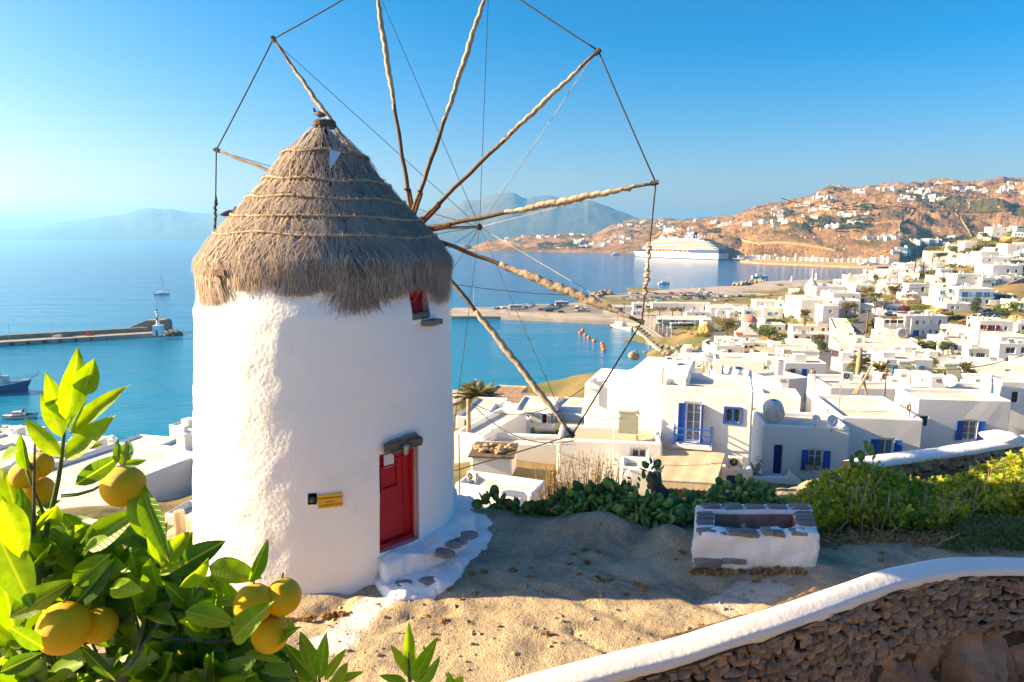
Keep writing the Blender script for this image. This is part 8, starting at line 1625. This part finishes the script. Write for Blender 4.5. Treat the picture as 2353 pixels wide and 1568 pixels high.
for t,p,lb in(('H',[(1680,610),(1850,660),(2000,720)],'pale field wall over the front hill shoulder'),('F',[(970,480),(1100,510),(1050,600),(960,650),(965,735),(880,775)],'zigzag dark field wall down the brown hill'),('F',[(1530,540),(1600,620),(1670,710),(1720,820)],'curving pale field wall on the right spur'),('H',[(1100,800),(1300,850),(1540,880),(1900,915),(2170,940)],'long white kerbed road wall above the cruise ship stern'),('H',[(490,690),(600,720)],'short pale wall above the ship bow'),('F',[(1650,430),(1680,490),(1640,510)],'short bent wall under the cable'),('F',[(760,540),(700,590)],'short white wall right of the terrace row'),('F',[(230,430),(350,480),(420,500)],'thin wall below the stepped cluster'),('F',[(1100,265),(1200,300)],'thin track wall near the crest'),('F',[(500,805),(700,830)],'ochre bank under the terraced cluster'),('G',[(930,740),(1100,765),(1290,775)],'grey shore wall under the resort')):hwall(t,p,HB if t=='G' else HA,lb=lb)
pts=[];pts2=[]
for(HL,t,x0,x1,y0,y1,n)in((HA,'F',0,280,570,700,170),(HA,'F',350,700,585,690,200),(HA,'F',320,540,690,730,60),(HA,'F',480,700,440,490,60),(HA,'F',1150,1500,330,400,90),(HA,'F',1350,1660,790,870,130),(HA,'F',1050,1300,880,1000,110),(HA,'H',1600,1690,500,545,30),(HA,'H',820,960,700,740,50),(HB,'G',930,1450,715,770,320),(HA,'F',1480,1640,360,385,25),(HA,'F',2050,2200,440,470,30),(HA,'F',160,280,365,395,40),(HB,'G',1650,2300,500,640,160)):
 for _ in range(n):
  p=hill_hit(HL,*zv(t,random.uniform(x0,x1),random.uniform(y0,y1)))
  if p:pts.append((p.x,p.y,p.z-.5,random.uniform(2,5.5)))
for _ in range(2600):
 HL=random.choice((HA,HA,HA,HB));i=random.randrange(len(HL['us']));j=random.randrange(2,HL['D'].shape[0]-6);z=float(HL['Z'][j,i])
 if z>3:pts2.append((float(HL['X'][j,i])+random.uniform(-4,4),float(HL['D'][j,i])+random.uniform(-6,6),z-.6,random.uniform(1.,3.)))
lumps('hillside_shrubs',pts,'lf_dark',30,.3,1);lumps('hillside_shrubs',pts2,'lf_olive',12,.35,1)
b=MB()
for _ in range(2600):
 i=random.randrange(len(HA['us']));j=random.randrange(2,HA['D'].shape[0]-6);z=float(HA['Z'][j,i]);s=random.uniform(1.2,5.5);me=STONE[_%14];R=Matrix.Rotation(random.uniform(0,6),3,'Z')
 x=float(HA['X'][j,i])+random.uniform(-5,5);y=float(HA['D'][j,i])+random.uniform(-8,8)
 if z>3 and fbm(np.array([x/120.]),np.array([y/120.]),3,4)[0]>-.05:b.add([R @ v.co*s+Vector((x,y,z))for v in me.vertices],[tuple(q.vertices)for q in me.polygons])
tag(link('hillside_rocks',b.me('hillside_rocks'),'ochre_rock'),kind='stuff')
# ================================================================ prickly pears
def padmesh(seed):
 r=random.Random(seed);b=MB();n=10;V=[];o=[(0,0)];
 for(ry,th)in((.0,.5),(.62,1.),(1.,.35)):
  for k in range(n):
   a=2*pi*k/n;V.append((.36*ry*cos(a)*(1+.06*sin(3*a+seed)),.5+(.5*ry*sin(a))*(1-.1*cos(a)),0))if ry==1. else None
 rim=[(.36*cos(2*pi*k/n)*(.62 if sin(2*pi*k/n)<-.8 else 1),.5+.5*sin(2*pi*k/n),.0)for k in range(n)];V=list(rim);
 for s in(1,-1):V+=[(x*.62,.5+(y-.5)*.62,.055*s)for x,y,_ in rim];V.append((0,.5,.075*s))
 Fc=[]
 for q,s in((n,1),(2*n+1,-1)):
  for k in range(n):k2=(k+1)%n;f_=(k,k2,q+k2,q+k);g=(q+k,q+k2,q+n);Fc+=[f_,g]if s>0 else[f_[::-1],g[::-1]]
 me=pyd('pad',V,Fc);[setattr(p,'use_smooth',True)for p in me.polygons];me.materials.append(M['cactus']);return me
PAD=[padmesh(k)for k in range(4)]
def cactus(label,spots,limit,size=.30,dens=1.):
 o=empty('prickly_pear',spots[0][0],label,'cactus');rest=MB();items=[]
 for(p,r,hgt,n)in spots:
  for k in range(int(n*dens)):
   a=random.uniform(0,2*pi);q=random.random()**.5;loc=p+Vector((r*q*cos(a),r*q*.7*sin(a),hgt*random.random()**.8*(1-.5*q*q)));up=Vector((cos(a)*.7*q,sin(a)*.5*q-.25,random.uniform(-.1,1.2))).normalized();nr=Vector((random.gauss(0,1),random.gauss(-.9,.7),random.gauss(0,.5)));x=up.cross(nr).normalized();R=Matrix((x,up,x.cross(up))).transposed();items.append((loc,R,size*random.uniform(.65,1.2)))
 items.sort(key=lambda t:t[0].y-t[0].z*.3)
 for i,(loc,R,s)in enumerate(items):
  me=random.choice(PAD)
  if i<limit:c=bpy.data.objects.new('pad',me);COL.objects.link(c);c.parent=o;c.matrix_local=Matrix.Translation(loc-o.location) @ (R*s).to_4x4()
  else:rest.add([R @ v.co*s+loc-o.location for v in me.vertices],[tuple(f.vertices)for f in me.polygons])
 if rest.v:tag(link('inner_pads',rest.me('inner_pads'),'cactus',o,smooth=True),kind='stuff')
 return o
def gp_(u,D):p=at(u,1200,D);p.z=max(nz1(p.x,p.y),PZ-.35)+.0;return p
cactus('big mass of green prickly pear pads behind the humped rocks left of the trough',[(gp_(u,D-.45),r*1.05,hgt*.62,n)for u,D,r,hgt,n in((1135,15.1,.3,.45,18),(1180,15.2,.4,.55,30),(1225,15.2,.45,.6,40),(1275,15.1,.45,.65,45),(1320,15.,.5,.8,60),(1370,15.,.55,1.15,80),(1415,14.9,.55,1.05,80),(1460,14.7,.5,.85,70),(1500,14.6,.45,.75,60),(1545,14.8,.45,.7,50),(1580,14.9,.4,.7,40),(1330,14.7,.4,.4,40),(1420,14.5,.4,.3,40))],300,.30)
cactus('second prickly pear clump with smaller pads between the awning and the trough',[(gp_(u,D-.5),r,hgt*.66,n)for u,D,r,hgt,n in((1600,15.6,.45,1.0,50),(1640,15.6,.5,1.15,60),(1685,15.5,.5,1.15,60),(1725,15.6,.4,.9,40),(1560,16.,.4,.9,30))],300,.24)
o=cactus('old prickly pear with a thick brown trunk and one round green head below the awning',[(gp_(1500,15.7)+Vector((0,0,1.0)),.2,.3,14),(gp_(1475,15.9)+Vector((0,0,.6)),.15,.3,6)],60,.22);P=gp_(1505,15.7);MB().tube([P-o.location+Vector(v)for v in((.3,0,-.2),(.15,0,.4),(0,0,.7),(-.03,0,1.0))],[.32,.26,.17,.12],9,jit=.2).build('trunk','cactus_old',o,smooth=True)
cactus('lone prickly pear with dried brown pads rising at the left end of the rubble wall',[(gp_(1985,15.3)+Vector((0,0,.9)),.16,.7,14),(gp_(1960,15.2)+Vector((0,0,.7)),.16,.4,8)],60,.22)
# ================================================================ fig bushes and shrubs near the trough
def figleaf(P,size,r):
 n=len(P);d=r.normal(0,1,(n,3));d[:,2]=-abs(d[:,2])*.5;d/=np.linalg.norm(d,axis=1)[:,None];nn=r.normal(0,1,(n,3));nn[:,2]+=1.2;nn[:,1]-=.5;e=np.cross(d,nn);e/=np.linalg.norm(e,axis=1)[:,None];s=size*r.uniform(.6,1.3,(n,1));up=np.cross(e,d)*s*.12;V=[]
 for(a,w,l)in((0,.26,1.),(1.0,.22,.8),(-1.0,.22,.8)):
  dd=d*cos(a)+e*sin(a);ee=-d*sin(a)+e*cos(a);V.append(np.stack([P,P+dd*s*l*.55+ee*s*w+up,P+dd*s*l,P+dd*s*l*.55-ee*s*w-up],1))
 V=np.concatenate(V,1).reshape(-1,3);A=np.repeat(np.clip(r.normal(.48,.27,n),0,1),12);return V,np.arange(n*12).reshape(-1,4),A
def bush(label,prof,D0,D1,n,m,size,cat='bush',name='fig_bush',twigs=60,leaf='fig',tw='wood_pale',over=.25):
 us=[p[0]for p in prof];r=np.random.default_rng(int(us[0]));C0=at((us[0]+us[-1])/2,1250,(D0+D1)/2);C0.z=nz1(C0.x,C0.y);o=empty(name,C0,label,cat);P=[]
 while len(P)<n:
  u=r.uniform(us[0],us[-1]);D=r.uniform(D0,D1);x=(u-CX)/F*(D*cos(PT)+6*sin(PT));zg=nz1(x,D)if len(P)%20==0 or 'zg' not in locals()else zg;top=zat(np.interp(u,us,[p[1]for p in prof]),D1)-.05;k=1-.35*((D1-D)/(D1-D0+.01))**2;top=zg+(top-zg)*k
  t=r.random()**.62;P.append((x+r.normal(0,.05),D+r.normal(0,.05),zg+.08+(top-zg)*t+.1*noise.noise(Vector((x*2.3,D*2,t*3)))))
 P=np.array(P)-np.array(C0)
 if leaf=='fig':V,Fq,A=figleaf(P,size,r)
 else:V,Fq,A=leaf_cloud(n,lambda k:P,size,.3,.6)
 tag(link('leaves',npmesh('leaves',V,Fq,A),m,o),kind='stuff');b=MB()
 for k in range(twigs):
  u=random.uniform(us[0],us[-1]);D=random.uniform(D0,D1);x=(u-CX)/F*(D*cos(PT)+6*sin(PT));zg=nz1(x,D);top=zat(float(np.interp(u,us,[p[1]for p in prof])),D1)+random.uniform(-.3,over);a=Vector((x,D,zg));e=Vector((x+random.uniform(-.4,.4),D+random.uniform(-.2,.2),top));mid=a.lerp(e,.55)+Vector((random.uniform(-.15,.15),0,0));b.tube([a-C0,mid-C0,e-C0],[.022,.013,.005],5)
  if random.random()<.6:b.tube([mid-C0,mid.lerp(e,.6)-C0+Vector((random.uniform(-.3,.3),-.1,.15))],[.01,.004],4)
 tag(b.build('twigs',tw,o),kind='stuff');return o
bush('yellow green fig bush directly right of the trough',[(1795,1165),(1830,1140),(1870,1105),(1900,1078),(1940,1070),(1985,1062),(2030,1080),(2075,1090)],13.5,15.4,5200,'lf_fig',.125,twigs=90)
bush('middle part of the fig thicket in front of the rubble wall',[(2040,1100),(2090,1100),(2140,1105),(2190,1090),(2220,1090)],13.7,15.6,3600,'lf_fig',.12,twigs=60)
bush('taller fig bush at the right edge of the picture',[(2190,1100),(2230,1078),(2270,1062),(2310,1050),(2353,1030),(2420,1020)],14.1,16.,4600,'lf_fig',.12,twigs=70)
bush('dark green feathery shrub standing before the white wall cap at the right edge',[(2180,1215),(2210,1190),(2250,1178),(2300,1180),(2353,1190),(2400,1195)],12.7,13.7,9000,'lf_shrub',.055,name='feathery_shrub',leaf='f',twigs=50,tw='bark_green',over=.05)
bush('sparse brown bush with small orange leaves in front of the gravel roof house',[(1240,1120),(1265,1062),(1300,1040),(1340,1030),(1390,1036),(1430,1062),(1455,1110)],16.0,16.5,5200,'lf_dry',.07,name='dry_bush',leaf='f',twigs=70,tw='wood_pale',over=.08)
bush('thin fig sprouts with a few leaves poking up behind the trough',[(1640,1130),(1700,1150),(1760,1140),(1810,1150)],14.7,15.2,240,'lf_fig',.12,twigs=22)
bush('dry grass fringe under the fig thicket',[(1880,1235),(2000,1225),(2100,1228),(2200,1230)],13.1,13.5,1800,'straw',.09,name='dry_grass',cat='grass',leaf='f',twigs=30,tw='cane')
# loose stones and weeds on the platform
b=MB()
for k in range(700):
 u=random.uniform(560,2100);v=random.uniform(1225,1600);p=atz(u,v,PZ);s=random.choice((.02,.03,.03,.05,.08));p.z=nz1(p.x,p.y)
 if(p.x+3.9)**2+(p.y-MY)**2<9.5 or p.y<np.interp(p.x,_wx,_wy)+.4:continue
 R=Matrix.Rotation(random.uniform(0,6),3,'Z');b.add([R @ v_.co*s+p for v_ in STONE[k%14].vertices],[tuple(q.vertices)for q in STONE[k%14].polygons])
tag(link('loose_stones',b.me('loose_stones'),'boulder'),kind='stuff')
P_=[]
for k in range(60):
 p=atz(random.uniform(900,2150),random.uniform(1240,1480),PZ)
 if(p.x+3.9)**2+(p.y-MY)**2>11:P_.append((p.x,p.y,nz1(p.x,p.y)-.01,random.uniform(.03,.09)))
for k in range(70):a=random.uniform(-.4,1.9);P_.append((mx_(44)+3.4*sin(a),MY-3.4*cos(a),PZ,random.uniform(.04,.10)))
for k in range(60):P_.append((random.uniform(TX0,TX1+.1),TY-.1+random.uniform(-.1,.05),PZ+.02,random.uniform(.04,.12)))
lumps('weeds',P_,'straw',40,.5,1)
# ================================================================ orange tree in the near left corner
def citrus_leaf(seed):
 r=random.Random(seed);nu,nv=8,4;wd=r.uniform(.14,.19);fold=r.uniform(.25,.75);droop=r.uniform(-.12,.22);tw=r.uniform(-.3,.3);wave=r.uniform(.006,.02);V=[]
 for i in range(nu+1):
  t=i/nu;w=wd*(sin(pi*t**.82)**.8*(1-.18*t)if 0<t<1 else .012)
  for j in range(-nv//2,nv//2+1):
   s=j/(nv/2);x=s*w;z=fold*abs(x)-droop*t*t+wave*sin(t*13+s*2)*abs(s)+tw*x*t;V.append((x,t,z))
 n=nv+1;me=pyd('leaf',V,[(i*n+j,i*n+j+1,(i+1)*n+j+1,(i+1)*n+j)for i in range(nu)for j in range(nv)]);me.materials.append(M['citrus']);[setattr(p,'use_smooth',True)for p in me.polygons];return me
LF=[citrus_leaf(k)for k in range(10)]
ct=empty('orange_tree',Vector((-1.05,1.25,48.0)),'leafy orange tree with bright yellow oranges filling the lower left corner','tree');cl=ct.location.copy()
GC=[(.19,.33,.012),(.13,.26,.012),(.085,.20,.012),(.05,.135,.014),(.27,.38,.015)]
NL=0
LREST=[]
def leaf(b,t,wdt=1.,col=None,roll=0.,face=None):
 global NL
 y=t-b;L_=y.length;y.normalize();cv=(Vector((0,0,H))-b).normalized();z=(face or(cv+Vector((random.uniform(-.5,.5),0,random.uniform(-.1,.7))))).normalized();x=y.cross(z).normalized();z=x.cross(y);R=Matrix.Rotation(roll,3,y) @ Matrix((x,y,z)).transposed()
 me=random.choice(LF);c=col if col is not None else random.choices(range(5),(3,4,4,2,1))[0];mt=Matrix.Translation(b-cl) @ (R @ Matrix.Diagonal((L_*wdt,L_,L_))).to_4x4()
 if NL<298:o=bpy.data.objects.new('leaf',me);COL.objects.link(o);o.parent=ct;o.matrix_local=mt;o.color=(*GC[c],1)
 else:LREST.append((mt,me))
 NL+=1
def pp(u,v,d):r=ray(u,v);return Vector((0,0,H))+r*(d/1.0)
S=1.34
hero=[(150,965,186,806,.9,1),(190,905,222,818,1.1,1),(150,985,105,860,.85,1),(143,1005,96,897,1.,0),(156,990,223,886,1.,2),(162,1000,284,882,.8,0),(140,1050,52,960,.9,0),(148,1058,267,953,.95,0),(172,1115,282,1045,1.15,3),(165,1035,236,1018,.9,1),(268,1065,271,1008,.9,2),(280,1075,298,1004,.9,2),(286,1068,341,1056,.8,1),(340,1240,313,1092,1.,1),(352,1290,384,1200,.9,2),(330,1130,386,1290,.75,2),(196,1262,316,1172,1.1,1),(0,1062,52,1043,1.1,0),(75,1310,8,1072,.8,1),(60,1180,5,1080,.8,0),(62,1082,46,995,.8,2),(370,1308,434,1226,1.1,0),(380,1322,520,1238,1.25,3),(480,1300,598,1328,1.2,0),(575,1340,613,1232,.8,2),(362,1345,345,1285,1.4,1),(340,1395,300,1272,1.3,1),(262,1285,155,1410,1.3,3),(365,1320,420,1290,.9,4),(420,1350,480,1285,.9,0),(255,1272,150,1360,.9,2),(22,1420,165,1330,1.2,2),(0,1240,75,1400,1.2,1),(0,1300,35,1460,1.3,1),(190,1490,265,1565,.8,3),(125,1482,172,1415,1.2,0),(425,1405,545,1435,1.1,1),(545,1430,588,1345,1.2,1),(535,1470,610,1390,1.1,1),(500,1385,598,1385,.8,0),(330,1480,380,1515,1.3,1),(345,1455,395,1462,1.,0),(420,1440,495,1478,.9,1),(0,1545,98,1500,1.5,3),(100,1490,20,1440,1.2,2),(5,1150,60,1290,1.1,0),(130,1160,95,1235,.9,0),(190,1270,250,1235,1.1,1),(370,1300,335,1195,.8,1),(665,1430,640,1408,1,1),(610,1490,688,1440,.7,2),(560,1500,660,1520,.7,1),(140,1180,200,1230,1.,1),(255,1350,330,1360,1.,0),(945,1568,938,1430,.75,0),(950,1565,1004,1466,.7,1),(945,1560,898,1482,.8,0),(955,1580,1010,1520,.8,1),(935,1580,880,1550,.8,2),(1040,1600,1030,1538,.8,1),(1035,1600,1062,1560,.9,0),(725,1560,690,1450,.8,1),(735,1560,745,1462,.7,1),(745,1565,792,1490,.8,0),(750,1575,838,1545,.8,1),(730,1570,655,1480,.8,2),(760,1590,800,1520,.8,0),(715,1580,670,1540,.8,1)]
for(u0,v0,u1,v1,w_,c)in hero:
 d=S*random.uniform(.93,1.02)*(.98 if u0<640 else 1.12);leaf(pp(u0,v0,d),pp(u1,v1,d*random.uniform(.95,1.06)),w_*random.uniform(.95,1.1)*1.12,c)
 # oranges
ORG=[(283,1117,48,.97),(92,1069,29,1.04),(56,1092,31,1.02),(90,1128,33,1.05),(146,1444,58,.95),(228,1437,40,.99),(583,1387,45,.98),(649,1372,43,1.),(621,1458,42,.99)]
bm=bmesh.new();bmesh.ops.create_uvsphere(bm,u_segments=28,v_segments=18,radius=1);[setattr(v,'co',v.co*(1+.025*noise.noise(v.co*1.5))*(1-.05*max(0,abs(v.co.z)-.8)*5))for v in bm.verts];om=bpy.data.meshes.new('orange');bm.to_mesh(om);bm.free();om.materials.append(M['orange']);[setattr(p,'use_smooth',True)for p in om.polygons]
for(u,v,r,k)in ORG:p=pp(u,v,S*k);o=bpy.data.objects.new('orange',om);COL.objects.link(o);o.parent=ct;o.location=p-cl;o.scale=(r*depth_of(p)/F,)*3;o.rotation_euler=(random.uniform(0,3),random.uniform(0,3),0);st=MB().tube([p-cl+Vector((0,0,r*depth_of(p)/F*.9)),p-cl+Vector((-.003,.02,r*depth_of(p)/F*1.08))],.002,5).build('stalk','bark_green',ct)
def branch(pts,r0,r1,m='bark_green',k=1.):P=[pp(u,v,S*(q if q else 1.)*k)for u,v,q in pts];P=resample(P,.03);n=len(P);MB().tube([p-cl for p in P],[r0+(r1-r0)*i/(n-1)for i in range(n)],7,jit=.08).build('branch',m,ct,smooth=True)
branch([(60,1640,1.),(78,1568,1),(88,1450,1),(76,1320,1),(108,1200,1),(138,1140,1),(142,1060,1),(150,960,1)],.010,.003);branch([(88,1450,1),(76,1300,1),(80,1180,.99),(74,1080,.99),(80,1020,.99)],.006,.002,'bark');branch([(74,1080,.99),(62,1040,.99),(48,1028,.99)],.003,.002,'bark');branch([(110,1200,1),(60,1110,1.0),(60,1080,1)],.003,.002);branch([(240,1620,1),(264,1566,1),(316,1522,1),(352,1460,1),(390,1402,1),(431,1314,1)],.010,.003,'bark');branch([(316,1522,1),(330,1440,1),(345,1360,1),(352,1290,1)],.006,.003);branch([(390,1402,1),(480,1420,1.),(560,1430,1.)],.005,.003);branch([(352,1460,1),(450,1480,1.02),(600,1470,1.02),(640,1420,1.)],.005,.002,'bark');branch([(142,1140,1),(220,1160,1.),(280,1080,1.0)],.004,.002);branch([(940,1640,1.12),(945,1568,1.1),(938,1500,1.1)],.005,.002);branch([(740,1640,1.12),(735,1560,1.1),(730,1520,1.1)],.005,.002)
MB().tube([(0,0,-.1),(.02,.02,.45),tuple(pp(90,1590,S)-cl)],[.05,.04,.012],9).tube([(.02,.02,.4),tuple(pp(240,1610,S)-cl)],[.03,.011],8).tube([(.02,.02,.3),tuple(pp(740,1640,S*1.12)-cl)],[.025,.006],7).tube([tuple(pp(740,1640,S*1.12)-cl),tuple(pp(940,1640,S*1.12)-cl),tuple(pp(1040,1600,S*1.12)-cl)],[.006,.004,.003],6).build('trunk','bark',ct,smooth=True)
# the mass of leaves behind: sprigs of leaves about random twig ends inside the crown's outline
OUT=[(-80,1110),(60,1120),(170,1190),(250,1200),(330,1200),(400,1280),(520,1330),(600,1400),(660,1470),(700,1560)]
def inside(u,v):return v>np.interp(u,*zip(*OUT))and u<690
k=0
while k<235:
 u,v=random.uniform(-60,680),random.uniform(1130,1640)
 if not inside(u,v-25):continue
 d=S*random.uniform(1.0,1.32);b=pp(u,v,d);k+=1
 for q in range(random.choice((4,5,6))):
  a=random.uniform(-1.9,1.9);L_=random.uniform(52,100);du,dv=sin(a)*L_,-cos(a)*L_;e=(u+du,v+dv)
  if not inside(e[0],e[1])and random.random()<.9:continue
  if any((e[0]-o[0])**2+(e[1]-o[1])**2<(o[2]+12)**2 for o in ORG)and d<S*1.1:continue
  leaf(b,pp(e[0],e[1],d*random.uniform(.93,1.06)),random.uniform(.95,1.35))
 MB().tube([b-cl,b-cl+Vector((random.uniform(-.03,.03),.04,-.12))],.003,5).build('twig','bark_green',ct)if k%2 else None
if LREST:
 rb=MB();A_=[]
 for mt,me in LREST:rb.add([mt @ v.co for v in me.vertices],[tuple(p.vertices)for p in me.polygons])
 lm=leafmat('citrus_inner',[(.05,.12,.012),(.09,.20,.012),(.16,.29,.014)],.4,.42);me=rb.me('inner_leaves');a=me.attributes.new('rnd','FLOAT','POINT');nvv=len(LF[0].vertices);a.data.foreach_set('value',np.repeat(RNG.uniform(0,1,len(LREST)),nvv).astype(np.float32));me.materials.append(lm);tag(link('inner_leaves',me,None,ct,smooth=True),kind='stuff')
